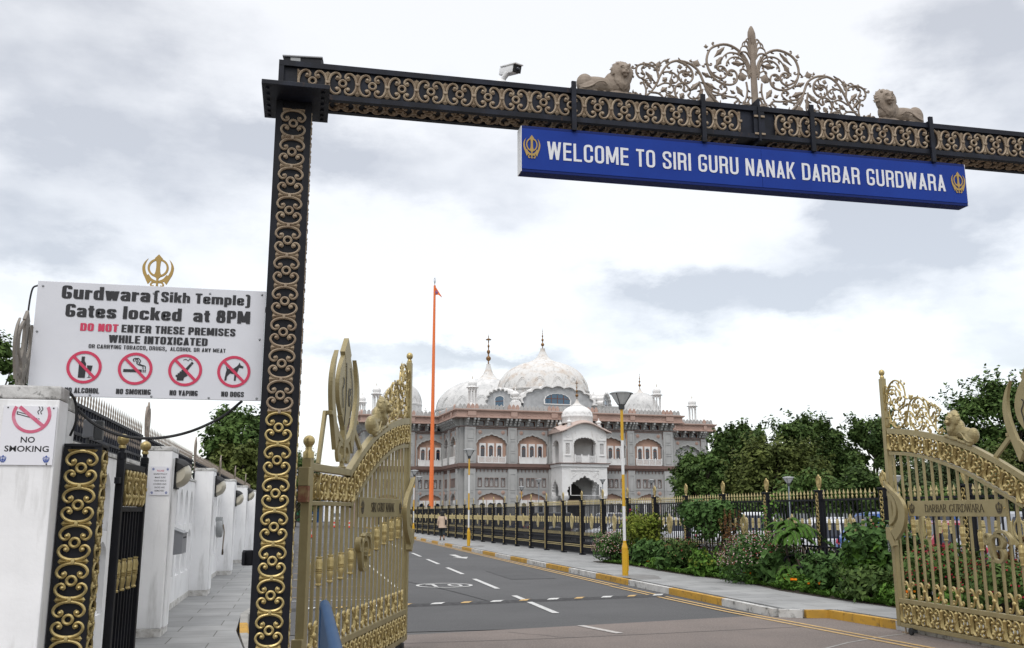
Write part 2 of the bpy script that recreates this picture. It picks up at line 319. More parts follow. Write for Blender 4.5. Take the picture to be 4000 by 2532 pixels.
class MB:
    def __init__(s):
        s.v = []; s.f = []; s.m = []; s.mi = 0
    def add(s, vs, fs, X=None):
        o = len(s.v)
        if X is None:
            s.v.extend([tuple(p) for p in vs])
        else:
            s.v.extend([tuple(X @ Vector(p)) for p in vs])
        flip = X is not None and X.determinant() < 0
        for f in fs:
            g = [i + o for i in f]
            s.f.append(g[::-1] if flip else g)
            s.m.append(s.mi)
        return s
    def merge(s, other, X=None):
        return s.add(other.v, other.f, X)
    def box(s, x0, x1, y0, y1, z0, z1, X=None):
        v = [(x0, y0, z0), (x1, y0, z0), (x1, y1, z0), (x0, y1, z0), (x0, y0, z1), (x1, y0, z1), (x1, y1, z1), (x0, y1, z1)]
        f = [(3, 2, 1, 0), (4, 5, 6, 7), (0, 1, 5, 4), (1, 2, 6, 5), (2, 3, 7, 6), (3, 0, 4, 7)]
        return s.add(v, f, X)
    def bbox(s, x0, x1, y0, y1, z0, z1, b=.01, X=None):
        """box with chamfered edges"""
        bm = bmesh.new()
        vs = [bm.verts.new(p) for p in [(x0, y0, z0), (x1, y0, z0), (x1, y1, z0), (x0, y1, z0), (x0, y0, z1), (x1, y0, z1), (x1, y1, z1), (x0, y1, z1)]]
        for f in [(3, 2, 1, 0), (4, 5, 6, 7), (0, 1, 5, 4), (1, 2, 6, 5), (2, 3, 7, 6), (3, 0, 4, 7)]:
            bm.faces.new([vs[i] for i in f])
        bmesh.ops.bevel(bm, geom=bm.edges[:], offset=b, segments=2, profile=.6, affect='EDGES')
        bm.verts.index_update()
        s.add([v.co[:] for v in bm.verts], [[v.index for v in f.verts] for f in bm.faces], X)
        bm.free()
        return s
    def prism(s, loops, d0, d1, X=None, back=True):
        """loops: outer polygon + holes in (x,z); extruded along y from d0 to d1 (d0 = front)"""
        if loops and isinstance(loops[0][0], (int, float)):
            loops = [loops]
        def area(l):
            return sum(l[i][0] * l[(i + 1) % len(l)][1] - l[(i + 1) % len(l)][0] * l[i][1] for i in range(len(l)))
        L2 = []
        for i, l in enumerate(loops):
            l = list(l)
            a = area(l)
            if (i == 0 and a < 0) or (i > 0 and a > 0):
                l.reverse()
            L2.append(l)
        tri = tessellate_polygon([[Vector((p[0], p[1], 0)) for p in l] for l in L2])
        pts = [p for l in L2 for p in l]
        n = len(pts)
        vs = [(p[0], d0, p[1]) for p in pts] + [(p[0], d1, p[1]) for p in pts]
        fs = []
        for t in tri:
            a, b, c = (pts[i] for i in t)
            if (b[0] - a[0]) * (c[1] - a[1]) - (c[0] - a[0]) * (b[1] - a[1]) < 0:
                t = (t[0], t[2], t[1])
            fs.append(tuple(t))
            if back:
                fs.append(tuple(i + n for i in reversed(t)))
        o = 0
        for l in L2:
            k = len(l)
            for i in range(k):
                a, b = o + i, o + (i + 1) % k
                fs.append((b, a, a + n, b + n))
            o += k
        if d1 < d0:
            fs = [f[::-1] for f in fs]
        return s.add(vs, fs, X)
    def tube(s, path, r, n=6, X=None, closed=False, flat=1.0, caps=True, up=None):
        P = [Vector(p) for p in path]
        k = len(P)
        rr = r if isinstance(r, (list, tuple)) else [r] * k
        vs = []; fs = []
        ref = Vector(up) if up else None
        prev = None
        for i in range(k):
            if closed:
                t = P[(i + 1) % k] - P[i - 1]
            else:
                t = P[min(i + 1, k - 1)] - P[max(i - 1, 0)]
            if t.length < 1e-9:
                t = Vector((0, 0, 1))
            t.normalize()
            if ref is not None:
                a = t.cross(ref)
                if a.length < 1e-6:
                    a = t.orthogonal()
                a.normalize(); b = a.cross(t)
            else:
                if prev is None:
                    a = t.orthogonal().normalized()
                else:
                    a = prev - t * prev.dot(t)
                    a = a.normalized() if a.length > 1e-6 else t.orthogonal().normalized()
                prev = a; b = t.cross(a)
            for j in range(n):
                an = 2 * math.pi * (j + .5) / n
                vs.append(P[i] + a * (math.cos(an) * rr[i]) + b * (math.sin(an) * rr[i] * flat))
        m = k if closed else k - 1
        for i in range(m):
            for j in range(n):
                a0 = i * n + j; a1 = i * n + (j + 1) % n; b0 = ((i + 1) % k) * n + j; b1 = ((i + 1) % k) * n + (j + 1) % n
                fs.append((a0, a1, b1, b0) if ref is None else (a0, b0, b1, a1))
        if caps and not closed:
            fs.append(tuple(range(n))[::-1] if ref is None else tuple(range(n)))
            e = tuple(range((k - 1) * n, k * n))
            fs.append(e if ref is None else e[::-1])
        return s.add(vs, fs, X)
    def lathe(s, prof, n=16, X=None, rib=None):
        """prof: (radius, z) from the bottom up"""
        vs = []; fs = []
        k = len(prof)
        for i, (r, z) in enumerate(prof):
            for j in range(n):
                a = 2 * math.pi * j / n
                q = r * (rib(a, i / (k - 1)) if rib else 1)
                vs.append((q * math.cos(a), q * math.sin(a), z))
        for i in range(k - 1):
            for j in range(n):
                a0 = i * n + j; a1 = i * n + (j + 1) % n
                fs.append((a0, a1, a1 + n, a0 + n))
        fs.append(tuple(range(n))[::-1]); fs.append(tuple(range((k - 1) * n, k * n)))
        return s.add(vs, fs, X)
    def ball(s, r, X=None, n=10, m=7):
        return s.lathe([(max(1e-4, r * math.sin(math.pi * i / m)), -r * math.cos(math.pi * i / m)) for i in range(m + 1)], n, X)
    def rod(s, p, q, r, n=8, X=None, r2=None):
        return s.tube([p, q], [r, r if r2 is None else r2], n, X)
    def bar(s, p, q, w, d, X=None):
        """square bar w wide (in xz plane across) and d deep between two points of the xz plane at depth y"""
        p = Vector(p); q = Vector(q); t = (q - p).normalized(); yv = Vector((0, 1, 0)); a = t.cross(yv).normalized()
        yv = a.cross(t).normalized()
        vs = []
        for e in (p, q):
            for (i, j) in ((-1, -1), (1, -1), (1, 1), (-1, 1)):
                vs.append(e + a * (i * w / 2) + yv * (j * d / 2))
        return s.add(vs, [(0, 1, 2, 3), (7, 6, 5, 4), (4, 5, 1, 0), (5, 6, 2, 1), (6, 7, 3, 2), (7, 4, 0, 3)], X)
    def quad(s, a, b, c, d, X=None):
        return s.add([a, b, c, d], [(0, 1, 2, 3)], X)
    def mesh(s, name, mats, smooth=None):
        me = bpy.data.meshes.new(name)
        me.from_pydata(s.v, [], s.f)
        if not isinstance(mats, (list, tuple)):
            mats = [mats]
        for x in mats:
            me.materials.append(x)
        if len(mats) > 1:
            me.polygons.foreach_set('material_index', s.m)
        if smooth is not None:
            me.polygons.foreach_set('use_smooth', [True] * len(me.polygons))
            me.set_sharp_from_angle(angle=R(smooth))
        me.update()
        return me
    def build(s, name, mats, parent=None, smooth=None, loc=None, rz=0):
        return place(s.mesh(name, mats, smooth), name, parent, loc, rz)

def place(me, name, parent=None, loc=None, rz=0):
    o = bpy.data.objects.new(name, me)
    COL.objects.link(o)
    if parent is not None:
        o.parent = parent
    if loc is not None:
        o.location = loc
    if rz:
        o.rotation_euler = (0, 0, rz)
    return o

def thing(name, label, cat, loc=(0, 0, 0), rz=0, group=None):
    o = bpy.data.objects.new(name, None)
    o.empty_display_size = .2
    COL.objects.link(o)
    o.location = loc; o.rotation_euler = (0, 0, rz)
    return tag(o, label, cat, group)
def tag(o, label, cat, group=None, kind=None):
    o['label'] = label; o['category'] = cat
    if group: o['group'] = group
    if kind: o['kind'] = kind
    return o
def struct(o):
    o['kind'] = 'structure'
    return o
def copy_tree(o, loc=None, rz=None, label=None, group=None, parent=None):
    c = o.copy(); COL.objects.link(c)
    if parent is not None: c.parent = parent
    for ch in list(o.children):
        copy_tree(ch, parent=c)
    if loc is not None: c.location = loc
    if rz is not None: c.rotation_euler = (0, 0, rz)
    if label: c['label'] = label
    if group: c['group'] = group
    return c

# ------------------------------------------------------------------ lettering
def text_mb(body, size_h, width=None, bold=0.0, serif=False, extrude=0.0, spacing=1.0, wordsp=1.0):
    """MB of flat letters in the xz plane, left-bottom at 0, cap height size_h, optional total width"""
    cu = bpy.data.curves.new('lettering', 'FONT')
    cu.body = body; cu.size = 1.0; cu.offset = bold; cu.resolution_u = 3
    cu.space_character = spacing; cu.space_word = wordsp
    ob = bpy.data.objects.new('lettering', cu); COL.objects.link(ob)
    dg = bpy.context.evaluated_depsgraph_get()
    me = bpy.data.meshes.new_from_object(ob.evaluated_get(dg))
    vs = [v.co.copy() for v in me.vertices]; fs = [list(p.vertices) for p in me.polygons]
    bpy.data.objects.remove(ob); bpy.data.curves.remove(cu); bpy.data.meshes.remove(me)
    x0 = min(v.x for v in vs); x1 = max(v.x for v in vs)
    capb = 0.0 - bold; capt = 0.729 + bold if False else None
    # height of the capitals: measured on an H
    H = TEXT_CAP + 2 * bold
    sz = size_h / H
    sx = sz if width is None else width / (x1 - x0)
    mb = MB()
    mb.add([((v.x - x0) * sx, 0, (v.y + bold) * sz) for v in vs], [f if True else f for f in fs])
    # make every face look towards -y
    out = []
    for f in mb.f:
        a, b, c = (Vector(mb.v[i]) for i in f[:3])
        out.append(f if (b - a).cross(c - a).y < 0 else f[::-1])
    mb.f = out
    mb.w = (x1 - x0) * sx
    return mb
def _cap():
    cu = bpy.data.curves.new('lettering', 'FONT'); cu.body = 'H'; cu.size = 1.0
    ob = bpy.data.objects.new('lettering', cu); COL.objects.link(ob)
    me = bpy.data.meshes.new_from_object(ob.evaluated_get(bpy.context.evaluated_depsgraph_get()))
    h = max(v.co.y for v in me.vertices)
    bpy.data.objects.remove(ob); bpy.data.curves.remove(cu); bpy.data.meshes.remove(me)
    return h
TEXT_CAP = _cap()

# heavy block lettering drawn as strokes whose width depends on their direction
def _rp(pts, r, closed=False):
    out = []; n = len(pts)
    for i, p in enumerate(pts):
        if not closed and i in (0, n - 1):
            out.append(p); continue
        a = pts[i - 1]; b = pts[(i + 1) % n]
        la = math.hypot(a[0] - p[0], a[1] - p[1]); lb = math.hypot(b[0] - p[0], b[1] - p[1])
        q = min(r, la * .5, lb * .5)
        s = (p[0] + (a[0] - p[0]) * q / la, p[1] + (a[1] - p[1]) * q / la); e = (p[0] + (b[0] - p[0]) * q / lb, p[1] + (b[1] - p[1]) * q / lb)
        for k in range(5):
            t = k / 4
            out.append((s[0] * (1 - t) ** 2 + 2 * p[0] * t * (1 - t) + e[0] * t * t, s[1] * (1 - t) ** 2 + 2 * p[1] * t * (1 - t) + e[1] * t * t))
    return out
def block_text(body, h, width, tv=.24, th=.165, rad=.13, gap=.075, lw=.56):
    """MB of flat heavy letters in the xz plane, cap height h, total width; they look towards -y"""
    mb = MB(); x = 0.0; items = []
    L, Rr, B_, T_ = tv / 2, lw - tv / 2, th / 2, 1 - th / 2
    xm = (L + Rr) / 2; xh = .73; XT = xh - th / 2
    S_ = 's'; C_ = 'c'; D_ = 'd'   # stroke (rounded), closed ring, diagonal
    G = {
     'A': [(D_, (0, 0), (.5 * lw - tv * .42, 1)), (D_, (lw - tv, 0), (.5 * lw - tv * .58, 1)), (S_, [(L, .27), (Rr, .27)])],
     'B': [(S_, [(L, 0), (L, 1)]), (S_, [(L, T_), (Rr, T_), (Rr, .52), (L, .52)]), (S_, [(L, .52), (Rr, .52), (Rr, B_), (L, B_)])],
     'C': [(S_, [(Rr, .63), (Rr, T_), (L, T_), (L, B_), (Rr, B_), (Rr, .38)])],
     'D': [(S_, [(L, 0), (L, 1)]), (S_, [(L, T_), (Rr, T_), (Rr, B_), (L, B_)])],
     'E': [(S_, [(L, 0), (L, 1)]), (S_, [(L, T_), (lw * .9, T_)]), (S_, [(L, .51), (lw * .84, .51)]), (S_, [(L, B_), (lw * .9, B_)])],
     'F': [(S_, [(L, 0), (L, 1)]), (S_, [(L, T_), (lw * .9, T_)]), (S_, [(L, .51), (lw * .84, .51)])],
     'G': [(S_, [(Rr, .72), (Rr, T_), (L, T_), (L, B_), (Rr, B_), (Rr, .44), (xm - .02, .44)])],
     'H': [(S_, [(L, 0), (L, 1)]), (S_, [(Rr, 0), (Rr, 1)]), (S_, [(L, .52), (Rr, .52)])],
     'I': [(S_, [(L, 0), (L, 1)])], 'l': [(S_, [(L, 0), (L, 1)])],
     'K': [(S_, [(L, 0), (L, 1)]), (D_, (tv * .7, .42), (lw - tv * .92, 1)), (D_, (lw - tv * .95, 0), (tv * .85, .58))],
     'L': [(S_, [(L, 0), (L, 1)]), (S_, [(L, B_), (lw * .9, B_)])],
     'M': [(S_, [(L, 0), (L, 1)]), (S_, [(lw * 1.38 - L, 0), (lw * 1.38 - L, 1)]), (D_, (lw * .69 - tv * .5, .1), (tv * .15, 1)), (D_, (lw * .69 - tv * .5, .1), (lw * 1.38 - tv * 1.15, 1))],
     'N': [(S_, [(L, 0), (L, 1)]), (S_, [(Rr, 0), (Rr, 1)]), (D_, (lw - tv * 1.0, 0), (0, 1))],
     'O': [(C_, [(L, B_), (Rr, B_), (Rr, T_), (L, T_)])],
     'P': [(S_, [(L, 0), (L, 1)]), (S_, [(L, T_), (Rr, T_), (Rr, .44), (L, .44)])],
     'R': [(S_, [(L, 0), (L, 1)]), (S_, [(L, T_), (Rr, T_), (Rr, .49), (L, .49)]), (D_, (lw - tv, 0), (lw - tv * 1.2, .5))],
     'S': [(S_, [(Rr, .68), (Rr, T_), (L, T_), (L, .6), (Rr, .42), (Rr, B_), (L, B_), (L, .33)])],
     'T': [(S_, [(lw * .45, 0), (lw * .45, 1)]), (S_, [(0, T_), (lw * .9, T_)])],
     'U': [(S_, [(L, 1), (L, B_), (Rr, B_), (Rr, 1)])],
     'V': [(D_, (.5 * lw - tv * .5, 0), (0, 1)), (D_, (.5 * lw - tv * .5, 0), (lw - tv, 1))],
     'W': [(D_, (.35 * lw - tv * .3, 0), (0, 1)), (D_, (.35 * lw - tv * .3, 0), (.72 * lw - tv * .4, 1)), (D_, (1.1 * lw - tv * .5, 0), (.72 * lw - tv * .4, 1)), (D_, (1.1 * lw - tv * .5, 0), (1.45 * lw - tv * .8, 1))],
     'X': [(D_, (0, 0), (lw - tv, 1)), (D_, (lw - tv, 0), (0, 1))],
     'Y': [(S_, [(lw * .5, 0), (lw * .5, .45)]), (D_, (.5 * lw - tv * .5, .36), (0, 1)), (D_, (.5 * lw - tv * .5, .36), (lw - tv, 1))],
     '8': [(C_, [(L, B_), (Rr, B_), (Rr, .50), (L, .50)]), (C_, [(L + .04, .50), (Rr - .04, .50), (Rr - .02, T_), (L + .02, T_)])],
     'u': [(S_, [(L, xh), (L, B_), (Rr, B_)]), (S_, [(Rr, 0), (Rr, xh)])],
     'r': [(S_, [(L, 0), (L, xh)]), (S_, [(L, XT - .03), (lw * .72, XT - .03)])],
     'd': [(S_, [(Rr, 0), (Rr, 1)]), (S_, [(Rr, XT), (L, XT), (L, B_), (Rr, B_)])],
     'w': [(D_, (.33 * lw - tv * .3, 0), (0, xh)), (D_, (.33 * lw - tv * .3, 0), (.66 * lw - tv * .4, xh)), (D_, (1.0 * lw - tv * .5, 0), (.66 * lw - tv * .4, xh)), (D_, (1.0 * lw - tv * .5, 0), (1.32 * lw - tv * .8, xh))],
     'a': [(S_, [(L, .53), (L, XT), (Rr, XT), (Rr, 0)]), (S_, [(Rr, .40), (L, .36), (L, B_), (Rr, B_)])],
     't': [(S_, [(lw * .32, .92), (lw * .32, B_), (lw * .62, B_)]), (S_, [(0, XT), (lw * .64, XT)])],
     'e': [(S_, [(Rr, .24), (Rr, B_), (L, B_), (L, XT), (Rr, XT), (Rr, .36), (L, .36)])],
     's': [(S_, [(Rr, .50), (Rr, XT), (L, XT), (L, .42), (Rr, .32), (Rr, B_), (L, B_), (L, .24)])],
     'o': [(C_, [(L, B_), (Rr, B_), (Rr, XT), (L, XT)])],
     'c': [(S_, [(Rr, .47), (Rr, XT), (L, XT), (L, B_), (Rr, B_), (Rr, .27)])],
     'k': [(S_, [(L, 0), (L, 1)]), (D_, (tv * .7, .32), (lw - tv * .95, xh)), (D_, (lw - tv * .95, 0), (tv * .8, .46))],
     'h': [(S_, [(L, 0), (L, 1)]), (S_, [(L, XT), (Rr, XT), (Rr, 0)])],
     'i': [(S_, [(L, 0), (L, xh)]), (S_, [(L, .82), (L, 1)])],
     'm': [(S_, [(L, 0), (L, xh)]), (S_, [(L, XT), (Rr, XT), (Rr, 0)]), (S_, [(Rr, XT), (Rr * 2 - L, XT), (Rr * 2 - L, 0)])],
     'p': [(S_, [(L, -.22), (L, xh)]), (S_, [(L, XT), (Rr, XT), (Rr, B_), (L, B_)])],
     '(': [(S_, [(L + .24, 1.02), (L, 1.02), (L, -.14), (L + .24, -.14)])], ')': [(S_, [(L - .10, 1.02), (L + .14, 1.02), (L + .14, -.14), (L - .10, -.14)])],
     ',': [(D_, (L * .2, -.16), (L * .8, .2))], ' ': []}
    WID = {'I': tv, 'l': tv, 'i': tv, 'M': lw * 1.38, 'W': lw * 1.45 + tv * .2, 'w': lw * 1.32 + tv * .2, 'm': lw * 2 - tv, 'T': lw * .9, 'L': lw * .9, 'E': lw * .9, 'F': lw * .9, 't': lw * .64, 'r': lw * .72, '(': tv + .2, ')': tv + .2, ',': tv * .8, ' ': lw * .42}
    tot = sum(WID.get(c, lw) + gap for c in body) - gap
    kx = width / tot; lev = 0
    for c in body:
        for g in G[c]:
            lev = (lev + 1) % 9; y = -.0003 * lev
            if g[0] == 'd':
                (ax, ay), (bx, by) = g[1], g[2]
                poly = [(ax, ay), (ax + tv, ay), (bx + tv, by), (bx, by)]
                mb.prism([((x + p[0]) * kx, p[1] * h) for p in poly], y, .001, back=False)
            else:
                pts = _rp(g[1], rad, g[0] == 'c')
                n = len(pts); Lf = []; Rt = []
                for i, p in enumerate(pts):
                    if g[0] == 'c': a, b = pts[i - 1], pts[(i + 1) % n]
                    else: a, b = pts[max(0, i - 1)], pts[min(n - 1, i + 1)]
                    dx, dy = b[0] - a[0], b[1] - a[1]; l = math.hypot(dx, dy) or 1
                    w = (th + (tv - th) * abs(dy / l)) / 2
                    Lf.append((p[0] - dy / l * w, p[1] + dx / l * w)); Rt.append((p[0] + dy / l * w, p[1] - dx / l * w))
                m = n if g[0] == 'c' else n - 1
                vs = [((x + q[0]) * kx, y, q[1] * h) for q in Lf] + [((x + q[0]) * kx, y, q[1] * h) for q in Rt]
                mb.add(vs, [(i, i + n, (i + 1) % n + n, (i + 1) % n) for i in range(m)])
        x += WID.get(c, lw) + gap
    mb.w = width
    return mb

# serif capitals drawn as strokes on a 0..1 high grid : (strokes, serif feet, width)
def serif_text(body, h, width, y=0.0):
    G = {
     'D': ([((.1, 0), (.1, 1), .13), ((.1, .96), (.4, .96), .06), ((.4, .96), (.62, .75), .1), ((.62, .75), (.62, .27), .13), ((.62, .27), (.4, .04), .1), ((.4, .04), (.1, .04), .06)], .75),
     'A': ([((0.02, 0), (.33, 1), .06), ((.33, 1), (.66, 0), .13), ((.14, .35), (.54, .35), .05)], .72),
     'R': ([((.1, 0), (.1, 1), .13), ((.1, .96), (.42, .96), .06), ((.42, .96), (.53, .76), .12), ((.53, .76), (.42, .54), .1), ((.42, .54), (.1, .52), .05), ((.3, .52), (.66, 0), .12)], .7),
     'B': ([((.1, 0), (.1, 1), .13), ((.1, .96), (.4, .96), .06), ((.4, .96), (.5, .76), .12), ((.5, .76), (.4, .55), .1), ((.4, .54), (.1, .53), .05), ((.4, .53), (.56, .28), .12), ((.56, .28), (.42, .04), .11), ((.42, .04), (.1, .04), .06)], .66),
     'G': ([((.66, .78), (.5, .96), .07), ((.5, .96), (.25, .92), .08), ((.25, .92), (.1, .68), .12), ((.1, .68), (.1, .32), .13), ((.1, .32), (.25, .07), .11), ((.25, .07), (.5, .04), .07), ((.5, .04), (.66, .12), .08), ((.64, .05), (.64, .42), .12)], .8),
     'U': ([((.12, 1), (.12, .3), .13), ((.12, .3), (.25, .05), .1), ((.25, .05), (.45, .05), .07), ((.45, .05), (.58, .3), .07), ((.58, .3), (.58, 1), .06)], .76),
     'W': ([((.02, 1), (.24, 0), .12), ((.24, 0), (.45, .9), .05), ((.45, .9), (.66, 0), .12), ((.66, 0), (.88, 1), .05)], .95),
     'S': ([((.5, .8), (.4, .95), .06), ((.4, .95), (.2, .93), .08), ((.2, .93), (.12, .74), .11), ((.12, .74), (.46, .36), .13), ((.46, .36), (.46, .18), .11), ((.46, .18), (.32, .04), .09), ((.32, .04), (.1, .12), .06)], .6),
     'I': ([((.16, 0), (.16, 1), .13)], .34),
     'N': ([((.1, 0), (.1, 1), .06), ((.08, 1), (.62, 0), .13), ((.62, 0), (.62, 1), .06)], .78),
     'K': ([((.1, 0), (.1, 1), .13), ((.58, 1), (.14, .46), .06), ((.28, .58), (.66, 0), .13)], .72),
     ' ': ([], .42)}
    SER = {'D': [(.1, 0), (.1, 1)], 'A': [(.02, 0), (.66, 0)], 'R': [(.1, 0), (.1, 1), (.66, 0)], 'B': [], 'G': [(.64, .42)], 'U': [(.12, 1), (.58, 1)], 'W': [(.02, 1), (.45, .95), (.88, 1)],
           'S': [], 'I': [(.16, 0), (.16, 1)], 'N': [(.1, 0), (.1, 1), (.62, 1)], 'K': [(.1, 0), (.1, 1), (.58, 1), (.66, 0)], ' ': []}
    tot = sum(G[c][1] for c in body); k = width / tot
    mb = MB(); x = 0; lv = 0
    for c in body:
        for n, ((ax, az), (bx, bz), w) in enumerate(G[c][0]):
            lv = (lv + 1) % 7
            mb.bar(((x + ax * 1.0) * k, y - lv * .00025, az * h), ((x + bx) * k, y - lv * .00025, bz * h), w * h * .62, .004)
        for (sx, szz) in SER[c]:
            lv = (lv + 1) % 7
            mb.bar(((x + sx - .11) * k, y - lv * .00025, szz * h), ((x + sx + .11) * k, y - lv * .00025, szz * h), .05 * h, .004)
        x += G[c][1]
    return mb

# ------------------------------------------------------------------ flat outlines
def arc(cx, cy, r, a0, a1, n, ry=None):
    ry = r if ry is None else ry
    return [(cx + r * math.cos(R(a0 + (a1 - a0) * i / n)), cy + ry * math.sin(R(a0 + (a1 - a0) * i / n))) for i in range(n + 1)]
def strip(pts, ws):
    """polygon along a polyline with a width per point"""
    L = []; Rr = []
    for i, p in enumerate(pts):
        a = pts[max(0, i - 1)]; b = pts[min(len(pts) - 1, i + 1)]
        dx, dy = b[0] - a[0], b[1] - a[1]; l = math.hypot(dx, dy) or 1
        nx, ny = -dy / l, dx / l
        w = ws[i] / 2
        L.append((p[0] + nx * w, p[1] + ny * w)); Rr.append((p[0] - nx * w, p[1] - ny * w))
    return L + Rr[::-1]
def spline(pts, n=6):
    """Catmull-Rom through points"""
    P = [Vector(p) for p in pts]
    out = []
    for i in range(len(P) - 1):
        p0 = P[i - 1] if i else P[0] * 2 - P[1]
        p1, p2 = P[i], P[i + 1]
        p3 = P[i + 2] if i + 2 < len(P) else p2 * 2 - p1
        for j in range(n):
            t = j / n
            out.append(.5 * ((2 * p1) + (-p0 + p2) * t + (2 * p0 - 5 * p1 + 4 * p2 - p3) * t * t + (-p0 + 3 * p1 - 3 * p2 + p3) * t ** 3))
    out.append(P[-1])
    return out

def khanda(mb, X=None, t=.02, disc=False, fat=1.0):
    """emblem: double-edged sword, ring and two curved blades; unit high, centred on x, front at y=0, thickness t (per unit)"""
    e = .001
    bl = [(0, 1), (.115, .875), (.075, .82), (.06, .74), (.055, .6), (.065, .48), (.085, .41), (.13, .36), (.05, .29), (.03, .26), (.03, .05), (-.03, .05)]
    bl = bl[:10] + [(.028, .04), (-.028, .04)] + [(-x, z) for (x, z) in reversed(bl[1:10])]
    mb.prism(bl, 0, t, X)
    if disc:
        hp = [tuple(p) for p in spline([(.03, .90), (.12, .83), (.21, .73), (.255, .61), (.235, .50), (.17, .41), (.085, .33)], 4)]
        mb.prism(hp + [(-x, z) for x, z in reversed(hp)], e * 2, t * .9, X)
    else:
        mb.prism([arc(0, .59, .305, 0, 360, 30, .285)[:-1], arc(0, .59, .305 - .062 * fat, 0, 360, 30, .285 - .058 * fat)[:-1]], e * 2, t * .9, X)
    for sg in (-1, 1):
        outer = spline([(sg * .30, .86), (sg * .40, .75), (sg * .455, .60), (sg * .43, .42), (sg * .36, .27), (sg * .27, .09)], 5)
        inner = spline([(sg * .20, .17), (sg * .30, .36), (sg * .365, .52), (sg * .375, .66), (sg * .345, .77), (sg * .30, .86)], 5)
        mb.prism([tuple(p) for p in outer] + [tuple(p) for p in inner[:-1]], e * 4, t * .95, X)
        h = spline([(sg * .30, .36), (sg * .19, .23), (sg * .04, .165), (-sg * .03, .15)], 5)
        if disc: h = spline([(sg * .27, .27), (sg * .16, .20), (sg * .04, .165), (-sg * .02, .16)], 5)
        mb.prism(strip([tuple(p) for p in h], [(.06 if disc else .10) - .04 * i / (len(h) - 1) for i in range(len(h))]), e * 6, t * .85, X)
        c = spline([(sg * .02, .15), (sg * .12, .15), (sg * .18, .09), (sg * .15, .03), (sg * .09, .045)], 5)
        mb.prism(strip([tuple(p) for p in c], [.05] * len(c)), e * 8, t * .8, X)
    mb.prism(arc(0, .035, .04, 0, 360, 12)[:-1], e * 10, t * .9, X)
    return mb

# ------------------------------------------------------------------ cast scroll ornament : one pitch, axis along x, across z, relief towards -y
def scroll_unit(p=.262, w=.105, lod=1):
    mb = MB()
    k = w / .105; q = p / .262
    quarter = [(.120, 0), (.115, .040), (.096, .079), (.065, .099), (.036, .092), (.021, .068), (.030, .046), (.050, .040), (.060, .052)]
    n = 3 if lod else 2
    half = spline([(a * q, b * k) for a, b in quarter], n)
    m = len(half)
    rr = [.0125 - .003 * (i / (m - 1)) for i in range(m)]
    for sa in (-1, 1):
        path = [(sa * a, -.010, -b) for a, b in reversed(half[1:])] + [(sa * a, -.010, b) for a, b in half]
        mb.tube(path, list(reversed(rr[1:])) + rr, 6, None, up=(0, 1, 0), flat=1.25)
        for sb in (-1, 1):
            mb.ball(.0165, T(sa * .047 * q, -.016, sb * .054 * k), 8, 5)
        # clasp
        if sa > 0: mb.bbox(.131 * q - .019, .131 * q + .019, -.031, .002, -.0125, .0125, .006)
        # half fleur on both sides of the clasp
        for sb in (-1, 1):
            mb.add([(sa * .131 * q - sa * .004, -.006, sb * .010), (sa * .131 * q - sa * .010, -.008, sb * .055 * k), (sa * .131 * q - sa * .031, -.008, sb * .086 * k), (sa * .131 * q, -.006, sb * .112 * k), (sa * .131 * q, -.024, sb * .02), (sa * .131 * q, -.026, sb * .085 * k)],
                   [f if sa * sb > 0 else f[::-1] for f in [(0, 1, 4), (1, 2, 5, 4), (2, 3, 5)]])
    ring = [(.030 * math.cos(2 * math.pi * i / 14), -.014, .030 * math.sin(2 * math.pi * i / 14)) for i in range(14)]
    mb.tube(ring, .0112, 6, None, closed=True, up=(0, 1, 0), flat=1.4)
    return mb
UNIT = scroll_unit()

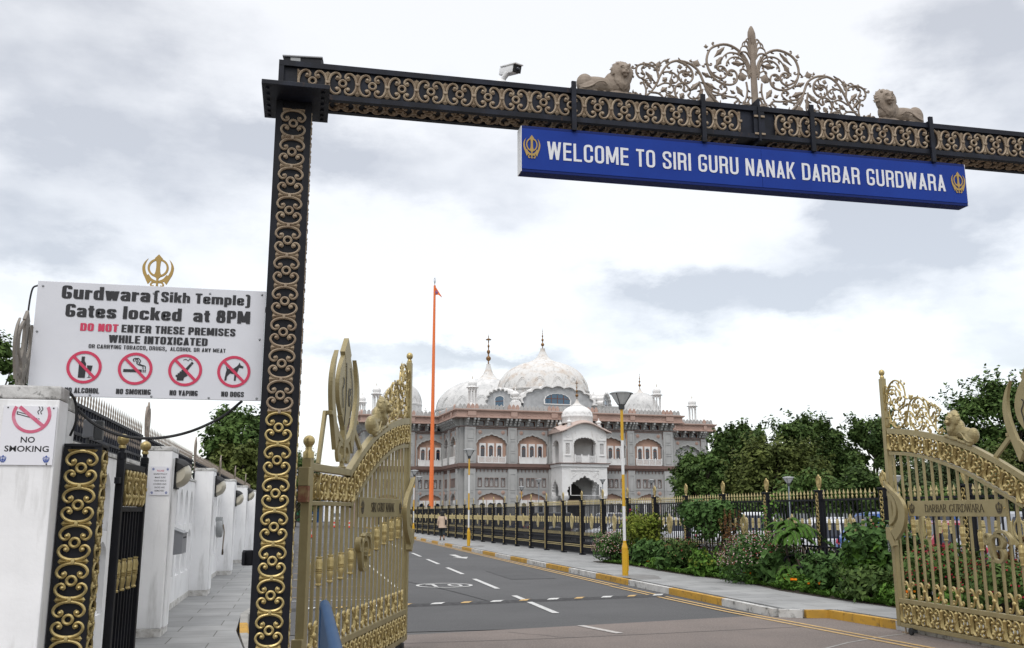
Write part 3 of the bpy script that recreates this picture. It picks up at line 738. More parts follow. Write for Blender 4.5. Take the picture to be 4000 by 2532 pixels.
# ------------------------------------------------------------------ recumbent lion in relief, facing +x local, head turned to the viewer (-y)
def lion_mesh(name):
    mb = MB()
    def el(cx, cy, cz, rx, ry, rz, rot=0):
        mb.ball(1, T(cx, cy, cz) @ RY(rot) @ SC(rx, ry, rz), 14, 9)
    el(-.10, .0, .135, .20, .062, .085, .05)           # trunk
    el(-.235, .0, .135, .085, .068, .105)              # rump
    el(-.205, -.035, .085, .10, .045, .07, -.35)       # thigh
    el(-.235, -.045, .028, .05, .03, .028)             # hind foot root
    el(-.13, -.05, .03, .085, .026, .024)              # hind shank and paw
    el(-.06, -.055, .03, .03, .028, .026)
    el(.06, 0, .16, .11, .068, .13)                    # chest
    el(.09, -.05, .035, .12, .032, .034)               # fore arm
    el(.21, -.055, .03, .045, .032, .028)              # fore paw
    fx, fz = .130, .268
    el(.122, -.035, .252, .112, .062, .128)            # mane behind the face
    el(.112, -.030, .135, .098, .070, .105)            # mane over the chest
    def ysurf(x, z):
        y = -.02
        for cx, cy, cz, rx, ry, rz in ((.122, -.035, .252, .112, .062, .128), (.112, -.030, .135, .098, .070, .105)):
            q = 1 - ((x - cx) / rx) ** 2 - ((z - cz) / rz) ** 2
            if q > 0: y = min(y, cy - ry * math.sqrt(q))
        return y
    for i in range(26):
        a = -.35 + (math.pi + .7) * i / 25             # strands swept back over the crown
        p = []
        for t in (.0, .35, .7, 1.0):
            rr_ = .062 + (.062 + .006 * math.sin(i * 2.1)) * t
            x = fx + math.cos(a + .12 * t * math.cos(a)) * rr_ * .98; z = fz + math.sin(a + .12 * t * math.cos(a)) * rr_ * 1.05
            p.append((x, ysurf(x, z) - .003, z))
        mb.tube(p, [.010, .011, .010, .005], 6)
    for i in range(15):                                # strands hanging over the chest
        u = (i - 7) / 7
        p = []
        for t in (0, .3, .65, 1.0):
            x = fx + u * (.060 + .022 * math.sin(math.pi * t)) - .012 * t; z = .235 - abs(u) * -.03 - t * (.19 - .05 * abs(u)) + .006 * math.sin(i * 1.7 + 5 * t)
            p.append((x, ysurf(x, z) - .003, z))
        mb.tube(p, [.010, .011, .010, .004], 6)
    el(fx, -.088, fz + .004, .060, .046, .074)         # face
    el(fx, -.128, fz - .034, .036, .030, .030)         # muzzle
    el(fx, -.128, fz + .004, .015, .022, .040)         # nose bridge
    el(fx, -.154, fz - .018, .015, .009, .009)         # nose
    el(fx, -.124, fz - .066, .022, .022, .015)         # chin
    for sx in (-1, 1):
        el(fx + sx * .060, -.080, fz + .072, .013, .014, .017)
        el(fx + sx * .027, -.128, fz + .018, .010, .007, .006)
        el(fx + sx * .030, -.126, fz + .034, .022, .011, .006, sx * .35)
        el(fx + sx * .018, -.148, fz - .040, .016, .011, .013)
    tail = spline([(-.30, -.03, .10), (-.26, -.07, .065), (-.19, -.085, .085), (-.13, -.085, .13), (-.07, -.08, .14), (-.03, -.075, .11)], 5)
    mb.tube([tuple(p) for p in tail], .008, 6)
    src = mb.mesh(name + '_src', M['crest'])
    o = bpy.data.objects.new('lion_tmp', src); COL.objects.link(o)
    md = o.modifiers.new('remesh', 'REMESH'); md.mode = 'VOXEL'; md.voxel_size = .005; md.use_smooth_shade = True
    me = bpy.data.meshes.new_from_object(o.evaluated_get(bpy.context.evaluated_depsgraph_get()))
    bpy.data.objects.remove(o); bpy.data.meshes.remove(src)
    me.name = name
    return me

# ------------------------------------------------------------------ half of the foliate crest: coordinates traced as (distance from centre, height)
CB = .000887
def cpt(px, py):
    base = 825 + (px - 660) * .0931
    return ((2095 - px) * CB, (base - py) * CB)
CREST = [  # (points, radius start, radius end)
 ([(2085, 950), (2030, 880), (1960, 872), (1870, 915), (1780, 922), (1680, 880), (1590, 790), (1520, 690), (1480, 590), (1440, 490), (1390, 430), (1300, 375), (1190, 355), (1100, 380), (1030, 450), (970, 550), (930, 640), (870, 720), (790, 785), (720, 812), (672, 785), (665, 750), (690, 738), (705, 760)], .013, .010),
 ([(2060, 500), (2020, 340), (1920, 215), (1790, 150), (1660, 165), (1575, 220), (1535, 330), (1550, 440), (1610, 515), (1690, 560), (1750, 540), (1768, 480), (1735, 425), (1680, 415), (1655, 445), (1690, 465)], .013, .009),
 ([(2050, 520), (1990, 330), (1910, 262), (1820, 248), (1760, 275), (1720, 320)], .011, .007),
 ([(2060, 540), (2000, 370), (1910, 305), (1830, 310), (1780, 360), (1775, 400)], .010, .008),
 ([(1545, 430), (1590, 530), (1680, 605), (1790, 635), (1870, 610), (1895, 545), (1875, 480), (1825, 455), (1785, 480), (1790, 520), (1825, 515)], .011, .009),
 ([(1500, 640), (1560, 700), (1660, 740), (1780, 775), (1870, 790), (1905, 830), (1895, 875), (1855, 880), (1850, 850)], .010, .008),
 ([(1530, 690), (1600, 760), (1700, 745), (1760, 700), (1745, 650), (1700, 635), (1675, 660), (1700, 685)], .009, .007),
 ([(2090, 800), (2040, 790), (2010, 850), (2040, 930)], .010, .008),
 ([(2000, 600), (2010, 690), (1995, 780), (1960, 850)], .009, .009),
 ([(2040, 560), (2020, 480), (1970, 445), (1935, 455), (1940, 490)], .009, .007),
 ([(960, 560), (940, 470), (870, 410), (780, 398), (715, 430), (703, 500), (740, 560), (790, 555), (795, 515), (765, 505)], .011, .008),
 ([(780, 500), (765, 450), (800, 420), (850, 430)], .008, .006),
 ([(940, 660), (1020, 622), (1095, 632), (1133, 690), (1095, 742), (1045, 735), (1040, 705)], .009, .007),
 ([(1190, 360), (1290, 405), (1352, 475), (1358, 565), (1300, 622), (1222, 600), (1192, 530), (1225, 478), (1285, 480), (1308, 520), (1270, 542), (1250, 520)], .011, .008),
 ([(1435, 600), (1450, 700), (1400, 790), (1330, 800), (1295, 760), (1320, 735)], .009, .007),
 ([(1470, 690), (1440, 790), (1380, 855), (1290, 878), (1200, 840), (1150, 760), (1150, 680), (1195, 628), (1262, 630), (1302, 680), (1272, 722), (1240, 700), (1255, 675)], .011, .008),
 ([(990, 500), (1090, 488), (1165, 525), (1182, 590), (1132, 625), (1088, 602), (1105, 572)], .009, .007),
 ([(1100, 570), (1120, 520), (1090, 500)], .007, .006),
 ([(860, 730), (950, 742), (1003, 790), (990, 842), (945, 850), (935, 815), (962, 800)], .010, .007),
 ([(1000, 830), (1040, 772), (1100, 768), (1160, 800), (1200, 830)], .008, .007),
 ([(800, 780), (810, 700), (790, 620), (820, 570), (870, 580), (870, 620)], .009, .006),
 ([(1200, 780), (1270, 830), (1340, 840), (1400, 800)], .007, .006),
 ([(1440, 640), (1470, 790), (1440, 880)], .009, .007),
 ([(1500, 680), (1560, 800), (1620, 890)], .009, .007),
 ([(960, 480), (930, 410), (880, 375), (860, 400)], .008, .006), ([(965, 480), (985, 400), (1040, 350), (1080, 365), (1070, 390)], .008, .006),
]
LEAVES = [((1720, 300), (1640, 420), 42), ((1830, 370), (2000, 385), 42), ((1760, 180), (1620, 310), 34), ((1540, 200), (1530, 150), 34), ((810, 490), (915, 610), 36), ((800, 590), (880, 690), 32), ((1440, 610), (1320, 715), 40),
          ((1470, 490), (1590, 555), 36), ((1500, 610), (1650, 695), 40), ((1880, 650), (1960, 780), 42), ((1690, 760), (1760, 800), 40), ((1250, 740), (1200, 800), 44), ((1060, 560), (1000, 600), 40), ((980, 720), (1060, 670), 40),
          ((1090, 790), (1150, 850), 36), ((1400, 420), (1430, 340), 62), ((1965, 590), (1940, 470), 80), ((1550, 780), (1560, 890), 76), ((960, 440), (965, 370), 50), ((1250, 500), (1330, 520), 36), ((1210, 400), (1220, 460), 40), ((1340, 370), (1350, 335), 24),
          ((1490, 430), (1500, 400), 30), ((1630, 400), (1660, 450), 30), ((1620, 590), (1600, 560), 26), ((1860, 740), (1800, 700), 30)]
def crest_half(mb, sg, base, lift=0.0):
    """sg = +1/-1 side; base(d) gives the height of the top edge it stands on; drawn in the xz plane about x=0"""
    def P(px, py):
        d, h = cpt(px, py)
        return (sg * d, base(d) + lift + h)
    for pts, r0, r1 in CREST:
        sp = spline([P(*p) for p in pts], 3)
        n = len(sp)
        mb.tube([(p[0], 0, p[1]) for p in sp], [1.1 * (r0 + (r1 - r0) * i / (n - 1)) for i in range(n)], 6, up=(0, 1, 0))
        mb.ball(r1 * 1.7, T(sp[-1][0], 0, sp[-1][1]), 7, 5)
    rl = random.Random(4)
    EX = []
    for pts, r0, r1 in CREST:                     # small tendrils curling off the main scrolls
        sp = spline(pts, 3); n = len(sp)
        for i in range(5, n - 4, 7):
            p = sp[i]; q = sp[i + 1]; dx, dy = q[0] - p[0], q[1] - p[1]; l = math.hypot(dx, dy) or 1; dx /= l; dy /= l
            s_ = 1 if rl.random() < .5 else -1; k_ = rl.uniform(30, 46)
            loc_ = [(0, 0), (.55, .25), (.95, .75), (.85, 1.2), (.5, 1.25), (.45, .95), (.65, .9)]
            t_ = [P(p[0] + k_ * (a_ * dx - s_ * b_ * dy), p[1] + k_ * (a_ * dy + s_ * b_ * dx)) for a_, b_ in loc_]
            tp = spline(t_, 3)
            mb.tube([(u[0], 0, u[1]) for u in tp], [.0095 - .004 * j / len(tp) for j in range(len(tp))], 5, up=(0, 1, 0))
    for pts, r0, r1 in CREST:
        sp = spline(pts, 3); n = len(sp)
        for i in range(3, n - 4, 4):
            p = sp[i]; q = sp[i + 1]; dx, dy = q[0] - p[0], q[1] - p[1]; l = math.hypot(dx, dy) or 1
            for s_ in ((1,) if rl.random() < .5 else (-1,)):
                ln_ = rl.uniform(34, 58)
                EX.append(((p[0], p[1]), (p[0] + (dx * .7 - s_ * dy * .8) / l * ln_, p[1] + (dy * .7 + s_ * dx * .8) / l * ln_), 15))
    for a, b, w in LEAVES + EX:
        A = Vector(P(*a)); B = Vector(P(*b)); d = B - A; nrm = Vector((-d.y, d.x)).normalized() * (w * CB * .95)
        mid = []
        L = []; Rr = []
        for i in range(7):
            t = i / 6; ww = math.sin(math.pi * min(1, t * 1.05 + .02)) * (1 if i % 2 else .72)
            c = A + d * t
            L.append(c + nrm * ww); Rr.append(c - nrm * ww); mid.append(c)
        vs = [(p.x, .004, p.y) for p in L] + [(p.x, -.012, p.y) for p in mid] + [(p.x, .004, p.y) for p in Rr]
        fs = []
        for i in range(6):
            fs += [(i, i + 1, i + 8, i + 7), (i + 7, i + 8, i + 15, i + 14)]
            fs += [(i + 14, i + 15, i + 1, i)]
        mb.add(vs, fs)
def crest_bulb(mb, z0, half=False):
    """acanthus bud on the central stem"""
    mb.lathe([(.010, .0), (.026, .03), (.040, .06), (.050, .10), (.046, .14), (.030, .175), (.012, .20)], 12, T(0, 0, z0 + .70) @ SC(.85, .6, 1.15), rib=lambda a, t: 1 + .07 * math.cos(6 * a))
    for sg in (-1, 1):
        for k, (dx, dz) in enumerate(((.12, -.02), (.10, .03), (.07, .06), (.14, -.08))):
            p = spline([(sg * .015, 0, z0 + .56), (sg * dx * .5, -.01, z0 + .71 + dz), (sg * dx, -.015, z0 + .705 + dz), (sg * (dx + .02), -.01, z0 + .65 + dz)], 4)
            mb.tube([tuple(q) for q in p], [.014 - .009 * i / (len(p) - 1) for i in range(len(p))], 6)

# ------------------------------------------------------------------ foliage
def leaf_quads(mb, pts, size, r, up=.35, aspect=1.6, jit=.35):
    """pts: list of (position, outward normal)"""
    for p, nrm in pts:
        s = size * (1 + jit * (r.random() * 2 - 1))
        n = Vector((nrm[0] + r.gauss(0, .55), nrm[1] + r.gauss(0, .55), nrm[2] + r.gauss(0, .55) + up))
        if n.length < .05: n = Vector((0, 0, 1))
        n.normalize()
        a = n.orthogonal().normalized()
        a.rotate(Matrix.Rotation(r.random() * 6.283, 3, n))
        b = n.cross(a)
        c = Vector(p); l = s * aspect * .5; w = s * .5
        fold = n * (s * .12)
        mb.add([c - a * l, c - a * l * .1 - b * w + fold, c + a * l, c - a * l * .1 + b * w + fold], [(0, 1, 2, 3)])
def blob_points(r, cx, cy, cz, rx, ry, rz, n, shell=.55, floor=None):
    out = []
    while len(out) < n:
        d = Vector((r.gauss(0, 1), r.gauss(0, 1), r.gauss(0, 1)))
        if d.length < .01: continue
        d.normalize()
        q = (shell + (1 - shell) * r.random()) if r.random() < .8 else r.random()
        p = (cx + d.x * rx * q, cy + d.y * ry * q, cz + d.z * rz * q)
        if floor is not None and p[2] < floor: continue
        out.append((p, d))
    return out
def tree_mesh(seed, h, w, trunk_h, leaf, n_leaf, n_clump=26, lean=0, shape='round'):
    """returns (trunk MB, crown MB) with the base at the origin"""
    r = random.Random(seed)
    tk = MB(); cr = MB()
    top = h * .8
    stem = [(0, 0, 0), (.1 * r.uniform(-1, 1), .1 * r.uniform(-1, 1), trunk_h), (.3 * r.uniform(-1, 1), .3 * r.uniform(-1, 1), (trunk_h + top) * .5), (.3 * r.uniform(-1, 1), 0, top)]
    tr = .022 * h + .05
    sp = spline(stem, 4)
    tk.tube([tuple(p) for p in sp], [tr * (1 - .8 * i / (len(sp) - 1)) for i in range(len(sp))], 8)
    clumps = []
    for i in range(n_clump):
        t = (i + .5) / n_clump
        z = trunk_h * .75 + (h - trunk_h * .75) * (1 - (1 - t) ** 1.15) * .93
        f = (z - trunk_h * .7) / (h - trunk_h * .7)
        if shape == 'round': prof = math.sqrt(max(0.02, 1 - (2 * f - .85) ** 2 / 1.35))
        elif shape == 'spread': prof = math.sqrt(max(0.02, 1 - (1.5 * f - .45) ** 2 / 1.2))
        else: prof = max(.12, 1.05 - f)
        a = i * 2.399 + r.uniform(-.5, .5)
        q = w * .5 * prof * r.uniform(.45, .86)
        cs = w * r.uniform(.11, .2) * (.75 + .4 * prof)
        clumps.append((math.cos(a) * q, math.sin(a) * q, z, cs))
    clumps.append((0, 0, h - w * .12, w * .13))
    for (x, y, z, cs) in clumps:
        b = Vector((x, y, z)); s0 = Vector((0, 0, max(trunk_h * .7, z - .35 * h * r.uniform(.6, 1))))
        mid = (b + s0) / 2 + Vector((0, 0, -.05 * h * r.random()))
        tk.tube([tuple(s0), tuple(mid), tuple(b)], [tr * .4, tr * .25, tr * .06], 5)
    tot = sum(c[3] ** 2 for c in clumps)
    for (x, y, z, cs) in clumps:
        n = int(n_leaf * cs * cs / tot)
        sub = []
        for k in range(5):
            d = Vector((r.gauss(0, 1), r.gauss(0, 1), r.gauss(0, .8))).normalized() * cs * .62
            sub.append((x + d.x, y + d.y, z + d.z * .8, cs * r.uniform(.38, .62)))
        sub.append((x, y, z, cs * .75))
        for (a, b, c, q) in sub:
            leaf_quads(cr, blob_points(r, a, b, c, q * 1.1, q * 1.1, q * .85, max(3, n // 6), .45), leaf, r, aspect=1.9)
        # shoots that break the outline
        for k in range(7):
            d = Vector((x, y, 0)) * r.uniform(.2, 1.0) + Vector((r.gauss(0, 1), r.gauss(0, 1), 0)) * w * .10
            d = (d.normalized() * r.uniform(.15, .9) + Vector((0, 0, r.uniform(.35, 1.1)))).normalized()
            L = cs * r.uniform(.75, 1.35); b0 = Vector((x, y, z)) + d * cs * .45
            nn = max(6, n // 36)
            for j in range(nn):
                t = j / nn; sp_ = .16 * cs * (1.15 - t)
                leaf_quads(cr, [((b0.x + d.x * L * t + r.gauss(0, sp_), b0.y + d.y * L * t + r.gauss(0, sp_), b0.z + d.z * L * t + r.gauss(0, sp_)), d)], leaf * .85, r, aspect=2.0)
    zs = sorted(v[2] for v in cr.v); k = h / zs[int(len(zs) * .995)]
    xs = sorted(abs(v[0]) for v in cr.v); kw = min(1.0, w * .5 / xs[int(len(xs) * .985)])
    for q in (tk, cr):
        q.v = [(v[0] * kw, v[1] * kw, v[2] * k) for v in q.v]
    return tk, cr

# ================================================================== ground, road, pavement (structure)
def sheet(name, pts, z, m):
    mb = MB()
    tri = tessellate_polygon([[Vector((p[0], p[1], 0)) for p in pts]])
    fs = []
    for t in tri:
        a, b, c = (pts[i] for i in t)
        fs.append(t if (b[0] - a[0]) * (c[1] - a[1]) - (c[0] - a[0]) * (b[1] - a[1]) > 0 else (t[0], t[2], t[1]))
    mb.add([(p[0], p[1], z) for p in pts], fs)
    return struct(mb.build(name, m))
sheet('ground', [(-1500, -600), (1500, -600), (1500, 2500), (-1500, 2500)], -.03, M['grass_far'])
sheet('car_park_ground', [(-60, -30), (90, -30), (90, 230), (-60, 230)], -.012, M['ground'])
sheet('road', [(-.9, 14.0), (.0, 14.0), (8.0, 14.0), (8.0, 230), (-3.4, 230), (-.6, 70), (-.2, 40), (-.16, 22), (-.3, 18.5)], -.004, M['asphalt'])
# front apron of worn pink tarmac, its far edge runs slightly skew
sheet('entrance_apron', [(-30, -8), (30, -8), (30, 11.2), (8.9, 12.6), (8.75, 14.95), (7.55, 14.95), (4.13, 14.2), (1.48, 13.64), (-2.0, 13.0), (-30, 12)], .0, M['brick'])
# right hand pavement with kerb upstand, the kerb steps out towards the gate
KZ = .12
pv = MB()
KERB = [(7.45, 232), (7.45, 60), (7.47, 47), (7.56, 36), (7.64, 26.7), (7.68, 19.2), (7.69, 14.72), (8.0, 14.5), (8.44, 14.42), (8.56, 13.1), (8.6, 11.6), (8.75, 9.2), (8.8, 8.3)]
pvp = [(x + .12, y + (.10 if 14.2 < y < 14.8 else 0)) for x, y in KERB] + [(14.0, 8.3), (10.2, 8.3), (11.3, 14.5), (10.2, 39.5), (8.7, 78), (8.6, 100), (8.6, 232)]
pvp = [(x + .12, y) for x, y in KERB] + [(30.0, 8.3), (30.0, 9.3), (11.45, 9.3), (11.3, 14.5), (10.35, 39.5), (8.9, 78), (8.8, 100), (8.8, 232)]
tri = tessellate_polygon([[Vector((p[0], p[1], 0)) for p in pvp]])
fs = []
for t in tri:
    a, b, c = (pvp[i] for i in t)
    fs.append(t if (b[0] - a[0]) * (c[1] - a[1]) - (c[0] - a[0]) * (b[1] - a[1]) > 0 else (t[0], t[2], t[1]))
n = len(pvp)
pv.add([(p[0], p[1], KZ) for p in pvp] + [(p[0], p[1], -.02) for p in pvp], fs + [(i, (i + 1) % n, (i + 1) % n + n, i + n) for i in range(n)])
struct(pv.build('pavement', M['paving']))
# kerb stones
def kerb_run(name, line, sides, first, mats, length=.82, group_n=3, width=.125, top=KZ + .004, upto=140):
    mb = MB(); mb.mi = 0
    segs = []
    tot = 0; g = first; cnt = 0
    P = [Vector((a, b, 0)) for a, b in line]
    i = 0; pos = P[0].copy(); rem = 0
    for a, b in zip(P[:-1], P[1:]):
        d = (b - a); L = d.length; d.normalize(); nrm = Vector((-d.y, d.x, 0)) * sides
        s = 0
        while s < L - 1e-3:
            e = min(L, s + length)
            if L - e < .3: e = L
            mb.mi = g
            q0 = a + d * (s + .004); q1 = a + d * (e - .004)
            prof = [(0, -.02), (0.008, top - .02), (.028, top), (width, top), (width, -.02)]
            vs = [q + nrm * u + Vector((0, 0, z)) for q in (q0, q1) for (u, z) in prof]
            fsq = [(k, k + 1, k + 6, k + 5) for k in range(4)] + [(0, 1, 2, 3, 4)[::-1], (5, 6, 7, 8, 9)]
            if sides > 0: fsq = [f[::-1] for f in fsq]
            mb.add(vs, fsq)
            cnt += 1
            if cnt >= group_n:
                cnt = 0; g = 1 - g if g < 2 else g
            s = e
    return struct(mb.build(name, mats))
kerb_run('kerb', [(8.6, 12.75), (8.56, 13.1), (8.44, 14.42), (8.0, 14.5)], +1, 0, [M['kerb_y'], M['kerb_w'], M['kerb_g']], .85, 6)
kerb_run('kerb', [(8.0, 14.5), (7.69, 14.72), (7.69, 16.65)], +1, 1, [M['kerb_y'], M['kerb_w'], M['kerb_g']], .95, 9)
kerb_run('kerb', [(7.69, 16.65), (7.68, 19.2), (7.64, 26.7), (7.56, 36), (7.47, 47), (7.45, 60), (7.45, 120)], +1, 0, [M['kerb_y'], M['kerb_w'], M['kerb_g']], .83, 3)
for o in list(COL.objects):
    if o.name.startswith('kerb'):
        pass
mbk = kerb_run('kerb', [(8.8, 8.3), (8.72, 9.2), (8.62, 11.6), (8.6, 12.75)], +1, 1, [M['kerb_y'], M['kerb_w'], M['kerb_g']], .95, 9)
# left footpath between boundary wall and road
LK = [(-.15, 7.2), (-.20, 9.5), (-.64, 13.6), (-.70, 15.8), (-.52, 17.6), (-.22, 19.2), (-.15, 24), (-.15, 40), (-.55, 70), (-3.4, 230)]
lp = [(x - .12, y) for x, y in LK] + [(-8.0, 230), (-8.0, 7.2)]
lm = MB(); n = len(lp)
tri = tessellate_polygon([[Vector((p[0], p[1], 0)) for p in lp]])
fs = []
for t in tri:
    a, b, c = (lp[i] for i in t)
    fs.append(t if (b[0] - a[0]) * (c[1] - a[1]) - (c[0] - a[0]) * (b[1] - a[1]) > 0 else (t[0], t[2], t[1]))
lm.add([(p[0], p[1], KZ) for p in lp] + [(p[0], p[1], -.02) for p in lp], fs + [(i, i + n, (i + 1) % n + n, (i + 1) % n) for i in range(n)])
struct(lm.build('footpath', M['paving']))
kerb_run('kerb', [(-.20, 9.5), (-.57, 13.3)], +1, 2, [M['kerb_y'], M['kerb_w'], M['kerb_g']], .9, 60)
kerb_run('kerb', [(-.57, 13.3), (-.64, 14.5)], +1, 0, [M['kerb_y'], M['kerb_w'], M['kerb_g']], .6, 60)
kerb_run('kerb', [(-.64, 14.5), (-.70, 15.8), (-.52, 17.6), (-.22, 19.2), (-.15, 24)], +1, 2, [M['kerb_y'], M['kerb_w'], M['kerb_g']], .83, 60)
kerb_run('kerb', [(-.15, 24), (-.15, 40), (-.55, 70)], +1, 2, [M['kerb_y'], M['kerb_w'], M['kerb_g']], .9, 60)
sheet('garden_bed', [(9.62, 14.4), (9.5, 16), (9.46, 18), (9.8, 20.3), (9.7, 21.6), (9.56, 23), (9.5, 24.3), (9.6, 27.6), (9.2, 29.4), (9.3, 30.2), (10.55, 30.2), (11.25, 14.5), (11.35, 10.3), (9.9, 10.3)], KZ + .006, M['soil'])

# ------------------------------------------------------------------ road markings
def marks(name, quads, m, z=.005):
    mb = MB()
    for q in quads:
        a = sum(q[i][0] * q[(i + 1) % len(q)][1] - q[(i + 1) % len(q)][0] * q[i][1] for i in range(len(q)))
        q = q if a > 0 else q[::-1]
        mb.add([(x, y, z) for x, y in q], [tuple(range(len(q)))])
    return struct(mb.build(name, m))
def ribbon(line, w):
    L = []; Rr = []
    for i, p in enumerate(line):
        a = line[max(0, i - 1)]; b = line[min(len(line) - 1, i + 1)]
        dx, dy = b[0] - a[0], b[1] - a[1]; l = math.hypot(dx, dy)
        L.append((p[0] - dy / l * w / 2, p[1] + dx / l * w / 2)); Rr.append((p[0] + dy / l * w / 2, p[1] - dx / l * w / 2))
    return [[L[i], L[i + 1], Rr[i + 1], Rr[i]] for i in range(len(line) - 1)]
yl = ribbon([(7.12, 20.6), (7.1, 62)], .075) + ribbon([(7.29, 20.6), (7.27, 62)], .075)
yl2 = ribbon([(7.13, 19.6), (7.12, 20.45)], .075) + ribbon([(7.31, 19.6), (7.3, 20.45)], .075)
yl = ribbon([(7.09, 21.6), (7.08, 62)], .075) + ribbon([(7.27, 21.6), (7.26, 62)], .075)
yl += ribbon([(7.99, 4.8), (7.70, 9.5), (7.36, 13.2), (7.16, 15.6), (7.06, 19.0), (7.03, 21.45)], .075) + ribbon([(8.17, 4.8), (7.88, 9.5), (7.54, 13.25), (7.34, 15.65), (7.24, 19.0), (7.21, 21.3)], .075)
marks('yellow_line', yl, M['line_y'], .006)
cen = []
for (a, b) in [(15.98, 19.48), (21.3, 24.55), (26.5, 29.75), (31.8, 35.2), (37.4, 40.8), (43, 46.4), (48.6, 52), (54.2, 57.6), (60, 63.4)]:
    xa, xb = 4.27 + (a - 16) * .0165, 4.27 + (b - 16) * .0165
    cen += ribbon([(xa, a), (xb, b)], .12)
marks('centre_line', cen, M['line_w'])
marks('faded_give_way_line', ribbon([(4.43, 13.15), (4.16, 14.16)], .12), M['line_worn'], .007)
# bay and grid lines in the left lane, seen between the gate bars
bl = []
for i in range(13):
    y = 19.9 + i * 2.6
    bl += ribbon([(-.1, y), (1.5, y + .05)], .06)
marks('bay_line', bl, M['line_y'], .005)
wl_ = []
for i in range(7):
    y = 19.1 + i * 6.2
    wl_ += ribbon([(-.08, y), (1.45, y + .1)], .08)
for i in range(9):
    y = 56 + i * 4.6
    wl_ += ribbon([(.6, y), (2.6, y + .1)], .10)
wl_ += ribbon([(2.2, 22), (2.3, 50)], .07)
marks('bay_line', wl_, M['line_w'], .008)
marks('gutter_dirt_shade', ribbon([(8.54, 12.8), (8.50, 13.1), (8.38, 14.34), (7.98, 14.42), (7.63, 14.66), (7.63, 16.65), (7.62, 19.2), (7.58, 26.7), (7.5, 36), (7.41, 47), (7.39, 60)], .10), M['asphalt_old'], .0028)  # dirt and contact shadow along the kerb foot, painted as one dark ribbon
marks('pavement_dark_patch', [[(x_ + .5 * math.cos(a_) * (1 + .3 * math.sin(3 * a_)), y_ + 1.1 * math.sin(a_) * (1 + .25 * math.cos(2 * a_))) for a_ in [i * .4 for i in range(16)]] for x_, y_ in ((8.15, 22.6), (8.05, 44.8))], M['paving_dark'], KZ + .003)  # irregular darker patches on the paving around the lamp bases
# expansion joint, crack and worn groove in the apron; tar seam in the road
marks('apron_joint', ribbon([(1.2, 12.75), (3.4, 12.83), (5.2, 13.05), (7.4, 13.35)], .018), M['asphalt_old'], .004)
marks('apron_crack', ribbon([(2.95, 13.65), (3.15, 13.35), (3.3, 13.28), (3.5, 12.95), (3.75, 12.86)], .012), M['asphalt_old'], .0045)
marks('worn_groove', ribbon([(6.05, 10.9), (7.0, 11.6), (7.9, 12.1), (8.5, 12.35)], .035), M['kerb_g'], .0035)
rq_ = random.Random(12)
seam = [(1.55 + .9 * math.sin(i * .35) * .06 + i * .072, 30.6 - i * .42) for i in range(30)]
marks('tar_seam', ribbon(seam, .035), M['asphalt_old'], .003)
if False: marks('tar_seam', ribbon([(4.62 + .03 * math.sin(i * .9), 15 + i * 1.6) for i in range(34)], .03), M['asphalt_old'], .003)
marks('road_patch', [[(5.3, 24.2), (6.5, 24.25), (6.52, 27.9), (5.32, 27.8)]], M['asphalt_patch'], .0025)
# turn arrow on the right lane
ar = [[(5.4, 38.5), (5.62, 38.5), (5.62, 34.0), (5.4, 34.0)], [(5.0, 34.0), (6.02, 34.0), (5.51, 31.2)]]
ar = [[(5.93, 38.8), (6.19, 38.8), (6.12, 36.6), (5.92, 36.4)], [(5.72, 36.44), (6.36, 36.75), (6.05, 35.3)]]
marks('lane_arrow', ar, M['line_w'])
# 10 mph roundel : an ellipse with the figures 1 and 0
el0 = arc(3.35, 22.55, .66, 0, 360, 40, .70); el1 = arc(3.35, 22.55, .585, 0, 360, 40, .60)
rq = [[el0[i], el0[i + 1], el1[i + 1], el1[i]] for i in range(40)]
z0 = arc(3.60, 22.55, .17, 0, 360, 24, .40); z1 = arc(3.60, 22.55, .10, 0, 360, 24, .27)
rq += [[z0[i], z0[i + 1], z1[i + 1], z1[i]] for i in range(24)]
rq += [[(3.07, 22.15), (3.16, 22.15), (3.16, 22.95), (3.07, 22.95)], [(3.07, 22.95), (3.07, 22.80), (2.93, 22.66), (2.93, 22.78)]]
marks('speed_roundel', rq, M['line_w'])
# speed bump with painted flashes
def bumpz(t):
    return .042 * math.sin(math.pi * t)
mb = MB()
BA, BB = Vector((-.1, 17.35, 0)), Vector((7.35, 18.78, 0))
bd = (BB - BA).normalized(); bn = Vector((-bd.y, bd.x, 0))
def bump_strip(mb, s0, s1, dz, w0=-.17, w1=.17, skew=0):
    vs = []; K = 8
    for i in range(K + 1):
        t = i / K; o = w0 + (w1 - w0) * t
        zz = bumpz((o + .17) / .34) + dz
        for s in (s0, s1):
            vs.append(BA + bd * (s + skew * (t - .5)) + bn * o + Vector((0, 0, zz)))
    mb.add(vs, [(2 * i, 2 * i + 1, 2 * i + 3, 2 * i + 2) for i in range(K)])
LB = (BB - BA).length
bump_strip(mb, 0, LB, -.004)
bp_o = mb.build('speed_bump', M['asphalt_old'], None, 60); tag(bp_o, 'low tarmac speed bump running across the road with painted flashes', 'speed bump')
fl_w = MB(); fl_y = MB()
for i in range(13):
    bump_strip(fl_w if i % 2 == 0 else fl_y, .26 + i * .585, .26 + i * .585 + (.22 if i % 2 == 0 else .17), .002, -.10, .07, .20)
fl_w.build('painted_flash', M['line_w'], bp_o); fl_y.build('painted_flash', M['line_y'], bp_o)

